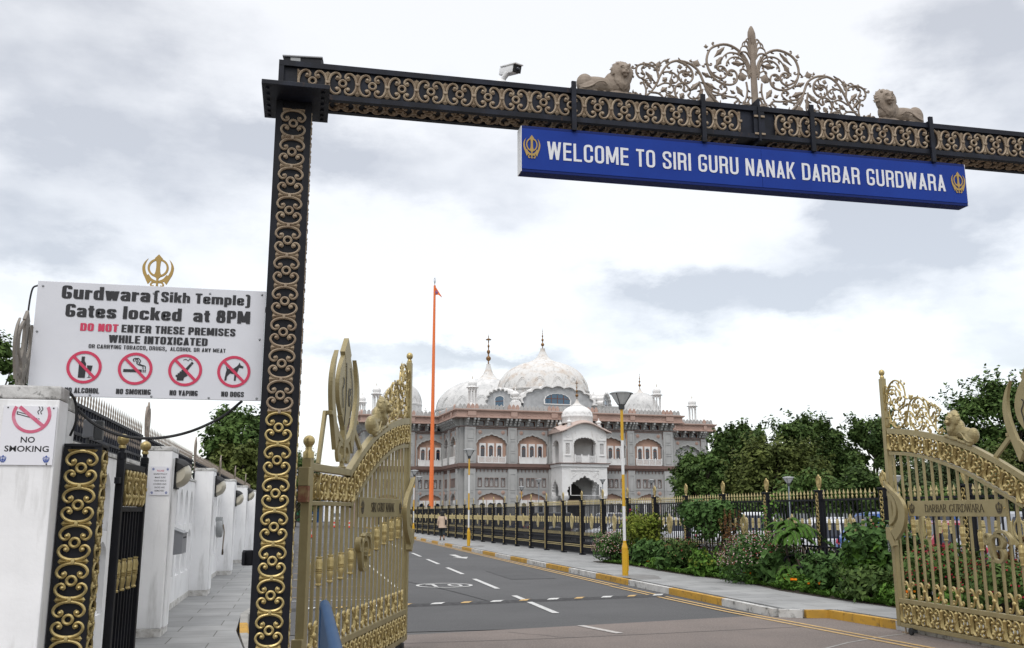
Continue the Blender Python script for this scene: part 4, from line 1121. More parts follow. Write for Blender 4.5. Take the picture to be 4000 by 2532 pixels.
# ================================================================== gateway arch
YF = 7.90            # front plane of the gateway
XL, XR = -.345, 8.40  # left faces of the two posts
PW = .30
GW = thing('gateway_arch', 'tall black steel gateway with bronze scrollwork spanning the entrance road', 'gateway', (XL + PW / 2, YF + .15, 0))
GX = Matrix.Translation((-(XL + PW / 2), -(YF + .15), 0))
XEND = XR + PW
for k, x0 in enumerate((XL, XR)):
    mb = MB()
    # box post with raised edge frames on each face
    mb.box(x0 + .018, x0 + PW - .018, YF + .018, YF + PW - .018, 0, 5.15, GX)
    for (a, b) in ((x0, x0 + .055), (x0 + PW - .055, x0 + PW)):
        for (c, d) in ((YF, YF + .055), (YF + PW - .055, YF + PW)):
            mb.box(a, b, c, d, 0, 5.15, GX)
    post = mb.build('post', M['black'], GW)
    upf, lof, ups, los = MB(), MB(), MB(), MB()
    for i in range(20):
        z = .10 + .131 + i * .262
        if z > 5.10: break
        X = GX @ T(x0 + PW / 2, YF + .018, z) @ Matrix.Rotation(R(90), 4, 'Y')
        X2 = GX @ T(x0 + PW - .018, YF + PW / 2, z) @ RZ(R(90)) @ Matrix.Rotation(R(90), 4, 'Y')
        X3 = GX @ T(x0 + .018, YF + PW / 2, z) @ RZ(R(-90)) @ Matrix.Rotation(R(90), 4, 'Y')
        (upf if z > 2.42 else lof).merge(UNIT, X)
        (ups if z > 2.42 else los).merge(UNIT, X3 if k == 1 else X2)
    for q in (upf, ups):
        o = q.build('scrollwork', M['bronze'], post, 40); o['label'] = 'weathered bronze scrollwork'
    for q in (lof, los):
        o = q.build('scrollwork', M['gold'], post, 40); o['label'] = 'bright gold scrollwork'
# cap plates on the posts
for x0 in (XL, XR):
    mb = MB()
    mb.bbox(x0 - .115, x0 + PW + .145, YF - .30, YF + .42, 5.152, 5.192, .004, GX)
    for sx in (x0 - .07, x0 + PW + .09):
        for sy in (-.22, -.1, .02, .14, .26, .36):
            mb.lathe([(.016, -.014), (.016, 0)], 6, GX @ T(sx, YF + sy, 5.152))
    mb.build('cap_plate', M['beam_black'], GW)
mb = MB(); mb.bbox(XL - .085, XL - .002, YF + .10, YF + .125, 1.24, 1.36, .008, GX); mb.bbox(XL - .085, XL - .06, YF + .03, YF + .099, 1.25, 1.35, .006, GX); mb.build('latch_plate', M['black'], GW)
# beam: two flanged halves meeting at the middle joint
JX = 4.19
bm_ = MB()
for (a, b) in ((XL + .005, JX - .012), (JX + .012, XEND - .005)):
    bm_.box(a, b, YF + .03, YF + .28, 5.225, 5.505, GX)
    for (c, d) in ((YF, YF + .055), (YF + .255, YF + .31)):
        bm_.box(a, b, c, d, 5.196, 5.242, GX)
        bm_.box(a, b, c, d, 5.478, 5.527, GX)
    for xe in ((a, a + .045), (b - .045, b)):
        bm_.box(xe[0], xe[1], YF + .002, YF + .05, 5.243, 5.477, GX)
beam = bm_.build('beam', M['beam_black'], GW)
sw = MB(); su = MB()
x = -.18 + .131
def beam_unit(x):
    sw.merge(UNIT, GX @ T(x, YF + .03, 5.36))
    su.merge(UNIT, GX @ T(x, YF + .155, 5.225) @ RX(R(90)))
i = 0
while True:
    x = -.18 + .131 + i * .2608
    if x > XEND - .2: break
    if x < 3.90: beam_unit(x)
    i += 1
i = 0
while 4.49 + i * .2608 < XEND - .2:
    beam_unit(4.49 + i * .2608); i += 1
sw.build('scrollwork', M['bronze'], beam, 40); su.build('scrollwork', M['bronze'], beam, 40)
mb = MB()
mb.box(JX - .0115, JX + .0115, YF - .01, YF + .3, 5.17, 5.60, GX)
for dz in (5.24, 5.42):
    for sx in ():
        mb.bbox(JX + sx * .035 - .022, JX + sx * .035 + .022, YF - .018, YF + .005, dz - .012, dz + .012, .003, GX)
mb.build('joint_plate', M['beam_black'], beam)
mb = MB()
for dz in (5.24, 5.42):
    for sx in (-1, 1):
        mb.bbox(JX + sx * .035 - .02, JX + sx * .035 + .02, YF - .012, YF + .0, dz - .010, dz + .010, .003, GX)
mb.build('joint_clip', M['bronze'], beam)
# crest with two lions
SM_CREST = []
mb = MB()
for sg in (-1, 1):
    crest_half(mb, sg, lambda d: 0.0, .008)
mb.tube([(0, 0, 0), (0, 0, .25), (0, 0, .72)], [.036, .034, .028], 8, flat=.8, up=(0, 1, 0))
crest_bulb(mb, 0)
CY = YF + .15
o = mb.build('crest_scrollwork', M['crest'], GW, 45, loc=(4.235 - (XL + PW / 2), 0, 5.527))
LION = lion_mesh('lion')
LION2 = LION.copy(); LION2.materials.clear(); LION2.materials.append(M['gold_leaf'])
for sg, cx in ((1, 2.715), (-1, 5.79)):
    o = place(LION, 'lion', GW, (cx - (XL + PW / 2), 0, 5.522))
    o.scale = (sg * 1.0, 1, .98)
    o['label'] = 'lion left of the crest' if sg > 0 else 'lion right of the crest'

# ------------------------------------------------------------------ welcome sign hanging under the beam
SX0, SX1, SZ0, SZ1 = 1.825, 6.43, 4.672, 5.115
WS = thing('welcome_sign', 'long blue box sign with white capitals hanging below the gateway beam', 'sign', ((SX0 + SX1) / 2, YF + .08, SZ0))
WX = T(-(SX0 + SX1) / 2, -(YF + .08), -SZ0)
mb = MB()
mb.box(SX0 + .003, SX1 - .003, YF + .012, YF + .145, SZ0 + .003, SZ1 - .003, WX)
bx = mb.build('sign_box', M['blue_edge'], WS)
mb = MB()
mb.bbox(SX0, SX1, YF + .004, YF + .03, SZ1 - .03, SZ1, .004, WX); mb.bbox(SX0, SX1, YF + .004, YF + .03, SZ0, SZ0 + .03, .004, WX)
mb.build('frame', M['blue_edge'], bx)
mb = MB()
mb.box(SX0 - .004, SX0 + .002, YF + .002, YF + .147, SZ0 + .004, SZ1 - .004, WX); mb.box(SX1 - .002, SX1 + .004, YF + .002, YF + .147, SZ0 + .004, SZ1 - .004, WX)
for k in range(7):
    mb.lathe([(.006, 0), (.006, .004)], 6, WX @ T(SX0 - .003, YF + .03, SZ0 + .06 + k * .055) @ RY(R(-90)))
mb.build('end_plate', M['white_plastic'], WS)
mb = MB(); mb.box(SX0 + .002, JX - .0015, YF + .0, YF + .0125, SZ0 + .028, SZ1 - .028, WX); mb.box(JX + .0015, SX1 - .002, YF + .0, YF + .0125, SZ0 + .028, SZ1 - .028, WX)
face = mb.build('sign_face', M['blue'], WS)
t = block_text('WELCOME TO SIRI GURU NANAK DARBAR GURDWARA', .172, 4.12, .142, .125, .17, .11, .50)
MB().merge(t, WX @ T(2.065, YF - .003, 4.806)).build('lettering', M['sign_white'], face)
for cx in (1.92, 6.335):
    mb = MB(); khanda(mb, WX @ T(cx, YF - .0075, 4.80) @ SC(.175, .03, .225), .15, fat=1.0)
    mb.build('emblem', M['sign_gold'], face)
# straps that hold the sign, proud of the beam
for cx in (2.32, 3.605, 4.745, 6.07):
    mb = MB()
    mb.bbox(cx - .022, cx + .022, YF - .03, YF - .005, 5.10, 5.585, .003, WX)
    mb.box(cx - .018, cx + .018, YF - .0049, YF + .06, 5.53, 5.545, WX)
    mb.bbox(cx - .02, cx + .02, YF - .0049, YF + .05, 5.116, 5.13, .003, WX)
    mb.build('strap', M['beam_black'], WS)

# ------------------------------------------------------------------ camera and control box on the beam
CT = thing('security_camera', 'white bullet security camera on top of the gateway beam', 'camera', (1.66, YF + .12, 5.527)); CT.scale = (1.0, 1.0, .95)
mb = MB(); mb.lathe([(.075, 0), (.078, .012), (.07, .03), (.055, .055), (.04, .07)], 16, RY(R(-14)) @ T(0, 0, -.004)); mb.tube([(0, 0, .04), (.02, -.02, .085), (.05, -.06, .125)], .026, 10)
mb.build('mount', M['white_plastic'], CT, 40)
X = T(.075, -.05, .155) @ RZ(R(24)) @ RX(R(14))
mb = MB(); mb.bbox(-.042, .042, -.10, .13, -.04, .04, .018, X); mb.bbox(-.050, .050, -.135, .11, .036, .050, .006, X); mb.build('housing', M['white_plastic'], CT, 40)
mb = MB(); mb.bbox(-.044, .044, -.118, -.102, -.038, .036, .008, X); lens = mb.build('lens_face', M['rubber'], CT, 40)
mb = MB(); mb.ball(.021, X @ T(0, -.116, 0)); mb.build('lens', M['glass'], lens, 60)
CB_ = thing('control_box', 'low dark metal box with paper label on the gateway corner', 'box', (-.13, YF + .13, 5.529))
mb = MB(); mb.bbox(-.16, .165, -.10, .10, .0, .052, .006, RZ(R(-6))); mb.build('case', M['black'], CB_)
mb = MB(); mb.bbox(-.175, .172, -.112, .112, .050, .064, .004, RZ(R(-6))); mb.build('lid', M['grey_box'], CB_)
mb = MB(); mb.box(-.105, -.02, -.1025, -.099, .008, .046, RZ(R(-6))); mb.build('paper_label', M['lamp_lid'], CB_)

# ================================================================== big entrance gate leaves
ARCH_T = spline([(0, 2.87), (.5, 2.81), (1.05, 2.715), (1.76, 2.535), (2.3, 2.32), (2.80, 2.075)], 6)
ARCH_B = spline([(0, 2.53), (.5, 2.485), (1.0, 2.40), (1.62, 2.22), (2.2, 1.985), (2.72, 1.745)], 6)
def curve_z(C, s):
    for a, b in zip(C[:-1], C[1:]):
        if a[0] <= s <= b[0] + 1e-9:
            t = (s - a[0]) / (b[0] - a[0]); return a[1] + (b[1] - a[1]) * t
    return C[-1][1] if s > C[-1][0] else C[0][1]
LEN = 4.08
def gate_leaf(left):
    if left:
        H, F = Vector((.05, 8.55, 0)), Vector((1.34, 12.41, 0))
    else:
        H, F = Vector((8.22, 8.35, 0)), Vector((8.34, 12.36, 0))
    d = (F - H) if left else (H - F)
    rz = math.atan2(d.y, d.x)
    G = thing('gate_leaf', ('gold gate leaf reading SIRI GURU NANAK, swung open beside the tall scrollwork post' if left else 'gold gate leaf reading DARBAR GURDWARA, swung open in front of the flower bed'), 'gate', (H.x, H.y, 0), rz, 'gold leaves of the entrance gate')
    mx = (lambda s: LEN - s) if left else (lambda s: s - LEN)
    sg = -1 if left else 1       # d(mx)/ds
    GM = M['gold_leaf']; SM = M['gold']
    fr = MB()
    def sbox(s0, s1, y0, y1, z0, z1, b=.006):
        a, c = sorted((mx(s0), mx(s1)))
        fr.bbox(a, c, y0, y1, z0, z1, b)
    # stiles
    sbox(-.03, .055, -.035, .035, .09, 3.60)
    sbox(4.02, 4.11, -.04, .04, .12, 2.12)
    # bottom rails
    sbox(.056, 4.019, -.032, .032, .085, .14); sbox(.056, 4.019, -.032, .032, .41, .47)
    # horizontal part of the top
    sbox(2.80, 4.019, -.033, .033, 2.015, 2.082); sbox(2.72, 4.019, -.028, .028, 1.715, 1.755)
    # swept rails
    for C, w, dd in ((ARCH_T, .075, .034), (ARCH_B, .045, .028)):
        o0 = -w
        vs = []; fs = []
        pts = [p for p in C if p[0] > .05]
        for p in pts:
            vs += [(mx(p[0]), -dd, p[1]), (mx(p[0]), dd, p[1]), (mx(p[0]), dd, p[1] + o0), (mx(p[0]), -dd, p[1] + o0)]
        for i in range(len(pts) - 1):
            for j in range(4):
                a, b = i * 4 + j, i * 4 + (j + 1) % 4
                fs.append((a, b, b + 4, a + 4) if sg > 0 else (b, a, a + 4, b + 4))
        fr.add(vs, [f[::-1] for f in fs])
    frame = fr.build('frame', GM, G)
    # finials
    mb = MB(); mb.lathe([(.03, 0), (.034, .02), (.026, .035), (.022, .045), (.036, .06), (.043, .085), (.04, .11), (.022, .132), (.001, .138)], 14, T(mx(.012), 0, 3.60))
    mb.build('finial', SM, G, 50)
    mb = MB(); mb.lathe([(.05, 0), (.05, .05), (.03, .07), (.028, .10), (.038, .105), (.03, .115)], 12, T(mx(4.065), 0, 2.12)); mb.ball(.052, T(mx(4.065), 0, 2.27), 14, 10)
    mb.build('finial', SM, G, 50)
    # bars and their turned collars
    bars = MB()
    ss = [.15 + .1745 * i for i in range(23)]
    for i, s in enumerate(ss):
        if s > 3.99: break
        zt = curve_z(ARCH_B, s) - .03 if s < 2.72 else 1.72
        MB().box(mx(s) - .0135, mx(s) + .0135, -.0135, .0135, .465, zt).build('bar', GM, G)
    bal_z = spline([(.45, 1.60), (1.0, 1.57), (1.51, 1.505), (2.18, 1.40), (2.6, 1.30), (3.0, 1.275), (4.1, 1.26)], 6)
    for i, s in enumerate(ss):
        if i % 2 == 0 and .35 < s < 3.99 or False:
            if 2.08 < s < 2.42: continue
            zt = curve_z(bal_z, s); pr = [(.016, 0), (.031, .006), (.031, .018), (.024, .024), (.026, .05), (.034, .09), (.029, .112), (.036, .118), (.036, .126), (.030, .130), (.036, .134), (.036, .142), (.030, .146), (.036, .150), (.036, .158), (.033, .165), (.038, .20), (.030, .235), (.025, .243), (.032, .247), (.032, .258), (.016, .262)]
            mb = MB(); mb.lathe([(r_, z_ * .99) for r_, z_ in pr], 12, T(mx(s), 0, zt - .26))
            mb.build('baluster', SM, G, 45)
    # upper scroll band follows the sweep
    sb = MB()
    mid = []
    s = .06
    path = [((a[0] + b[0]) / 2, (a[1] - .07 + b[1]) / 2) for a, b in zip(ARCH_T, ARCH_B)]
    path += [(4.02, 1.885)]
    cum = [0]
    for a, b in zip(path[:-1], path[1:]): cum.append(cum[-1] + math.hypot(b[0] - a[0], b[1] - a[1]))
    def at(u):
        for i in range(len(path) - 1):
            if cum[i] <= u <= cum[i + 1] + 1e-9:
                t = (u - cum[i]) / (cum[i + 1] - cum[i]); a, b = path[i], path[i + 1]
                return a[0] + (b[0] - a[0]) * t, a[1] + (b[1] - a[1]) * t, math.atan2(b[1] - a[1], b[0] - a[0])
        return path[-1][0], path[-1][1], 0
    # unit runs along the band; stretched across to touch both rails
    cnt = int((cum[-1] - .10) / .300)
    for i in range(cnt):
        s_, z_, an = at(.075 + .15 + i * .300)
        sb.merge(UNIT, T(mx(s_), -.012, z_) @ RY(-an * sg) @ SC(1.145, 1.2, 1.12))
        sb.merge(UNIT, T(mx(s_), .012, z_) @ RY(-an * sg) @ SC(1.145, -1, 1.12))
    sb.build('scroll_band', SM, G, 40)
    sb = MB()
    cnt = 13
    for i in range(cnt):
        s_ = .085 + .15 + i * .3025
        sb.merge(UNIT, T(mx(s_), -.012, .275) @ SC(1.15, 1.2, 1.22))
        sb.merge(UNIT, T(mx(s_), .012, .275) @ SC(1.15, -1, 1.22))
    sb.build('scroll_band', SM, G, 40)
    # curled feet at the foot of every second bar
    ft = MB()
    for i, s in enumerate(ss):
        if i % 2 == 1 and s < 3.95:
            ft = MB()
            for sx in (-1, 1):
                for (zz, sz_) in ((.60, 1), (.60, -1)):
                    p = spline([(mx(s) + sx * .012, -.016, zz), (mx(s) + sx * .040, -.02, zz + sz_ * .072), (mx(s) + sx * .080, -.02, zz + sz_ * .108), (mx(s) + sx * .108, -.02, zz + sz_ * .082), (mx(s) + sx * .088, -.02, zz + sz_ * .058)], 4)
                    ft.tube([tuple(q) for q in p], [.016 - .005 * k / (len(p) - 1) for k in range(len(p))], 6, up=(0, 1, 0))
                    ft.ball(.014, T(mx(s) + sx * .088, -.022, zz + sz_ * .066), 6, 5)
            ft.ball(.033, T(mx(s), -.022, .60), 10, 7)
            ft.build('foot_scroll', SM, G, 45)
    # name plate with lettering and emblems
    pl = MB(); a, c = sorted((mx(.47), mx(2.46)))
    pl.bbox(a, c, -.046, -.030, 1.605, 1.812, .003)
    plate = pl.build('name_plate', GM, G)
    w = 1.10 if left else 1.20
    tx = serif_text('SIRI GURU NANAK' if left else 'DARBAR GURDWARA', .098, w, -.049)
    lx = (a + c) / 2 - w / 2
    MB().merge(tx, T(lx, 0, 1.662)).build('lettering', M['engraved'], plate)
    for ex in (a + .10, c - .12):
        mb = MB(); khanda(mb, T(ex, -.050, 1.64) @ SC(.13, .02, .145), .1, fat=.8); mb.build('emblem', M['engraved'], plate)
    mb = MB()
    for ex in (a + .025, c - .025):
        mb.ball(.008, T(ex, -.048, 1.71), 6, 5)
    mb.build('rivet', M['finial_gold'], plate)
    # ik onkar letter form in front of the bars
    ok = MB(); cx = mx(2.30)
    def stroke(pts, w, dd=.05):
        sp = spline([(cx + x_, z_) for x_, z_ in pts], 5)
        ok.prism(strip([tuple(q) for q in sp], [w] * len(sp)), -.085, -.085 + dd)
    ok.prism([arc(cx - .20, 1.335, .062, 0, 360, 18, .075)[:-1], arc(cx - .20, 1.345, .030, 0, 360, 18, .042)[:-1]], -.085, -.03)
    stroke([(-.175, 1.28), (-.15, 1.18), (-.10, 1.10), (-.02, 1.075), (.05, 1.10), (.08, 1.17), (.04, 1.225), (-.04, 1.235)], .040)
    stroke([(-.04, 1.236), (.05, 1.25), (.085, 1.30), (.05, 1.365), (-.03, 1.385), (-.10, 1.36), (-.125, 1.30), (-.12, 1.18), (-.10, 1.10)], .040, .052)
    stroke([(-.06, 1.40), (.02, 1.43), (.12, 1.42), (.20, 1.36), (.22, 1.28)], .035, .054)
    ok.build('letter_symbol', GM, G)
    # half of the round lock emblem: curved blade shapes at the meeting edge
    hm = MB()
    o_ = spline([(.0, 2.10), (.16, 1.985), (.34, 1.88), (.46, 1.74), (.47, 1.60), (.40, 1.44), (.28, 1.33), (.20, 1.27)], 5)
    i_ = spline([(.10, 1.40), (.22, 1.47), (.30, 1.58), (.32, 1.70), (.26, 1.84), (.14, 1.95), (.0, 2.03)], 5)
    hm.prism([(mx(p[0]), p[1]) for p in o_] + [(mx(p[0]), p[1]) for p in i_], -.105, -.05)
    o_ = spline([(.04, 1.955), (.16, 1.90), (.23, 1.78), (.23, 1.64), (.15, 1.53), (.04, 1.47)], 5)
    i_ = spline([(.04, 1.535), (.12, 1.59), (.165, 1.66), (.165, 1.76), (.12, 1.85), (.04, 1.895)], 5)
    hm.prism([(mx(p[0]), p[1]) for p in o_] + [(mx(p[0]), p[1]) for p in i_], -.085, -.036)
    b_ = [(-.03, 1.45), (.06, 1.45), (.14, 1.30), (.17, 1.20), (.08, 1.17), (.03, 1.26), (-.03, 1.28)]
    hm.prism([(mx(p[0]), p[1]) for p in b_], -.10, -.036)
    hm.build('half_round_emblem', GM, G)
    if not left:
        ch = MB()
        for k in range(11):
            zz = 1.46 - k * .033
            pts = [(mx(-.01) + .014 * math.cos(2 * math.pi * q / 8) * (1 if k % 2 else .3), -.075 + .014 * math.cos(2 * math.pi * q / 8) * (.3 if k % 2 else 1), zz + .024 * math.sin(2 * math.pi * q / 8)) for q in range(8)]
            ch.tube(pts, .005, 5, closed=True)
        ch.build('chain', M['steel'], G, 60)
    # crest and lion on top of the sweep
    mb = MB()
    bf = lambda d_: curve_z(ARCH_T, min(2.7, d_ + .055)) + .0
    cr2 = MB(); crest_half(cr2, 1, bf, .006)
    mb.merge(cr2, T(mx(.055), 0, 0) @ SC(sg, 1, 1))
    for k, zz in enumerate((3.42, 3.30, 3.18)):
        p = spline([(mx(.04), -.01, zz - .06), (mx(.10), -.015, zz + .06), (mx(.15), -.012, zz + .02)], 4)
        mb.tube([tuple(q) for q in p], [.018 - .011 * i / (len(p) - 1) for i in range(len(p))], 6)
    mb.build('crest_scrollwork', SM, G, 45)
    o = place(LION2, 'lion', G, (mx(1.665), 0, 2.545)); o.scale = (-sg, 1, 1); o.rotation_euler = (0, R(17) * sg, 0)
    # big emblem with raking braces
    kx = mx(3.03)
    mb = MB(); khanda(mb, T(kx, -.03, 2.13) @ SC(1.07, 1, 1.25), .05, disc=True)
    em = mb.build('emblem', GM, G)
    mb = MB()
    # incised strokes of the sword and script on the disc
    for pts in ([(-.05, 3.12), (-.03, 2.9), (-.04, 2.66), (-.07, 2.50)], [(.10, 3.09), (.17, 2.94), (.18, 2.76), (.13, 2.58), (.06, 2.47)],
                [(-.14, 2.96), (-.11, 2.93), (-.13, 2.88), (-.16, 2.83), (-.14, 2.74), (-.13, 2.66)], [(.07, 2.88), (.05, 2.80), (.08, 2.70), (.11, 2.74), (.08, 2.79), (.12, 2.82), (.10, 2.86), (.14, 2.88)]):
        sp = spline([(kx + p[0], -.034, p[1]) for p in pts], 5)
        mb.tube([tuple(p) for p in sp], .008, 4, up=(0, 1, 0), flat=.3)
    mb.build('incised_line', M['ink'], em)
    mb = MB(); mb.rod((kx, 0, 2.075), (kx, 0, 2.16), .022, 10); mb.lathe([(.04, 0), (.045, .012), (.02, .03)], 10, T(kx, 0, 2.08)); mb.build('emblem_stem', GM, G, 50)
    for (p, q) in (((3.49, 2.58), (3.72, 2.085)), ((2.575, 2.57), (2.28, 2.32))):
        mb = MB(); mb.bar((mx(p[0]), .045, p[1]), (mx(q[0]), .02, q[1]), .055, .03); mb.bbox(mx(p[0]) - .02, mx(p[0]) + .02, -.03, .06, p[1] - .02, p[1] + .02, .005)
        mb.build('brace', GM, G)
    # hinge blocks and wheel
    for zz in (.35, 1.78):
        mb = MB(); a, c = sorted((mx(4.112), mx(4.17))); mb.bbox(a, c, -.045, .05, zz + .1, zz + .26, .006); hg = mb.build('hinge', GM, G)
        mb = MB(); mb.bbox(a + .002, c - .002, -.043, .048, zz - .04, zz + .099, .006); o = mb.build('hinge_knuckle', M['rust'] if zz > 1 else GM, hg)
    if not left or True:
        mb = MB(); mb.bbox(mx(.33) - .03, mx(.33) + .03, -.03, .03, .03, .09, .004); fork = mb.build('wheel_fork', M['lamp_dark'], G)
        mb = MB(); mb.lathe([(.02, -.018), (.048, -.016), (.05, 0), (.048, .016), (.02, .018)], 16, T(mx(.33), -.05, .052) @ RX(R(90))); mb.build('wheel', M['rubber'], fork, 40)
        mb = MB(); mb.rod((mx(.12), 0, .012), (mx(.12), 0, .10), .012); mb.bbox(mx(.12) - .05, mx(.12) + .05, -.03, .03, .0, .022, .004); mb.build('drop_bolt', M['bronze'], G)
    return G
gate_leaf(True)
gate_leaf(False)

# ------------------------------------------------------------------ blue steel barrier beside the left leaf
B = thing('steel_barrier', 'blue painted steel barrier rail pointing at the viewer in front of the gold gate', 'barrier', (.19, 5.2, 0))
mb = MB()
mb.tube([(.0, -1.6, 1.005), (.0, 0, 1.04), (-.003, .9, 1.065), (-.005, 1.32, 1.062), (-.006, 1.42, 1.03)], .033, 14)
mb.build('hand_rail', M['blue_paint'], B, 50)
for y in (1.36, -1.55):
    mb = MB(); mb.bbox(-.036, .02, y - .03, y + .03, 0, 1.03, .006); mb.build('end_post', M['blue_paint'], B)
mb = MB(); mb.box(-.028, -.020, -1.5, 1.32, .25, 1.03)
mb.build('panel', M['blue_paint'], B)

# ================================================================== left side: pillar, boards, pedestrian gate, boundary wall
# near gate pillar of white render
P_ = thing('gate_pillar', 'broad white rendered pillar with stained top carrying the square NO SMOKING notice', 'pillar', (-2.25, 8.03, 0))
PX = T(2.25, -8.03, 0)
mb = MB(); mb.bbox(-2.72, -1.805, 7.70, 7.985, 0, 2.49, .012, PX); mb.bbox(-2.72, -1.83, 7.985, 8.36, 0, 2.45, .012, PX)
mb.build('shaft', M['white_wall'], P_)
mb = MB()
r_ = random.Random(5)
mb.bbox(-2.725, -1.80, 7.695, 7.968, 2.4905, 2.592, .014, PX); mb.bbox(-2.725, -1.825, 8.032, 8.365, 2.4505, 2.555, .014, PX)
mb.build('coping', M['wall_top'], P_)
# NO SMOKING notice
def prohibition(mb_red, X, cx, cz, r, w=.17):
    mb_red.prism([arc(cx, cz, r, 0, 360, 40)[:-1], arc(cx, cz, r * (1 - w), 0, 360, 40)[:-1]], 0, .002, X)
    a = R(-45); q = r * .86
    mb_red.bar((cx - q * math.cos(a), -.0012 + .001, cz - q * math.sin(a)), (cx + q * math.cos(a), -.0002, cz + q * math.sin(a)), r * w, .0015, X)
NS = thing('no_smoking_notice', 'square white NO SMOKING notice with faded pink ring fixed to the white pillar', 'sign', (-2.0, 7.694, 2.05))
mb = MB(); mb.box(-.185, .185, -.006, 0, -.052, .385, T(0, 0, 0)); base = mb.build('panel', M['plain_board'], NS)
mb = MB()
cut = [p for p in arc(.012, .318, .136, 0, 360, 60)[:-1]]
ring_o = arc(.012, .318, .136, 150.5, 389.5, 40); ring_i = arc(.012, .318, .113, 389.5, 150.5, 40)
mb.prism(ring_o + ring_i, -.0085, -.0062)
mb.bar((-.075, -.0082, .378), (.10, -.0082, .235), .026, .0012)
mb.build('ring', M['pink_ink'], base)
mb = MB()
mb.prism([[(-.092, .345), (.030, .310), (.030, .290), (-.092, .322)], [(-.086, .338), (-.086, .327), (.024, .297), (.024, .306)]], -.0078, -.0062)
for k in (0, 1): 
    s_ = spline([(.06 + k * .02, .325), (.052 + k * .02, .345), (.066 + k * .02, .362), (.056 + k * .02, .383)], 4)
    mb.prism(strip([tuple(q) for q in s_], [.006] * len(s_)), -.0078, -.0062)
for k in range(3): mb.bar((.036 + k * .012, -.007, .30 - k * .003), (.042 + k * .013, -.007, .275 + k * .006), .005, .0012)
mb.build('cigarette_symbol', M['ink'], base)
mb = MB(); t = text_mb('NO', .044, .098, .022); mb.merge(t, T(-.047, -.0064, .112)); t = text_mb('SMOKING', .044, .305, .022); mb.merge(t, T(-.152, -.0064, .045)); mb.build('lettering', M['ink'], base)
for ex in (-.155, .14):
    mb = MB(); khanda(mb, T(ex, -.0085, -.035) @ SC(.05, .01, .055), .2); mb.build('emblem', M['blue_ink'], base)
mb = MB()
for q in ((-.155, .372), (.16, .372), (.145, -.044)): mb.ball(.006, T(q[0], -.007, q[1]), 6, 5)
mb.build('rivet', M['rubber'], base)

# front boundary wall stub with railing at the very edge of the view
FW = thing('front_wall', 'white front boundary wall to the left of the broad pillar, with black railing on it', 'wall', (-3.7, 7.95, 0))
mb = MB(); mb.bbox(-4.6 + 3.7, -2.73 + 3.7, -.12, .2, 0, 2.06, .012); mb.build('masonry', M['white_wall'], FW)
mb = MB()
for i in range(14): mb.box(-.88 + i * .13, -.86 + i * .13, .02, .04, 2.06, 2.62)
mb.box(-.9, .96, .01, .05, 2.10, 2.13); mb.box(-.9, .96, .01, .05, 2.52, 2.56); mb.bbox(.86, .97, -.04, .09, 2.062, 2.60, .006)
mb.build('railing', M['black'], FW)
mb = MB()
for i in range(2): mb.merge(UNIT, T(.915, -.045, 2.2 + i * .24) @ RY(R(90)) @ SC(.9, 1, .36))
mb.build('scrollwork', M['bronze'], FW, 40)

# ------------------------------------------------------------------ large notice board on the gateway post
NB = thing('notice_board', 'large white Gurdwara (Sikh Temple) notice board with four prohibition rings beside the tall post', 'sign', (-1.235, 8.0, 2.55))
BX = T(1.235, -8.0, -2.55)
mb = MB(); mb.bbox(-2.12, -.352, 8.0, 8.022, 2.55, 3.472, .003, BX); brd = mb.build('panel', M['board'], NB)
mb = MB(); mb.box(-2.1, -.36, 8.023, 8.05, 2.66, 2.70, BX); mb.box(-2.1, -.20, 8.023, 8.05, 3.30, 3.34, BX); mb.build('rear_rail', M['lamp_dark'], NB)
def bt(parent, body, h, x0, z0, w, m, bold, sh=0.0):
    t = block_text(body, h, w) if h > .04 else block_text(body, h, w, .20, .135, .12, .12); X = BX @ T(x0, 7.9975, z0)
    if sh: X = X @ Matrix(((1, 0, sh, 0), (0, 1, 0, 0), (0, 0, 1, 0), (0, 0, 0, 1)))
    MB().merge(t, X).build('lettering', m, parent)
def zp(px, py):  # notice layout measured in the plane of the board
    return (-2.11 + (px - 305 + (py - 398) * .098) * .000985, 3.472 - (py - 398 - (px - 305) * .046 * (1 - (py - 398) / 1700)) * .00103)
bt(brd, 'Gurdwara', .108, -1.935, 3.335, .670, M['ink'], .052)
bt(brd, '(Sikh Temple)', .085, -1.235, 3.342, .765, M['ink'], .05)
bt(brd, 'Gates locked  at 8PM', .105, -1.895, 3.188, 1.425, M['ink'], .054)
bt(brd, 'DO NOT', .063, -1.775, 3.078, .285, M['red_ink'], .05)
bt(brd, 'ENTER THESE PREMISES', .063, -1.465, 3.078, .885, M['ink'], .05)
bt(brd, 'WHILE INTOXICATED', .063, -1.555, 2.990, .76, M['ink'], .05)
bt(brd, 'OR CARRYING TOBACCO, DRUGS,  ALCOHOL OR ANY MEAT', .032, -1.70, 2.940, 1.05, M['ink'], .045)
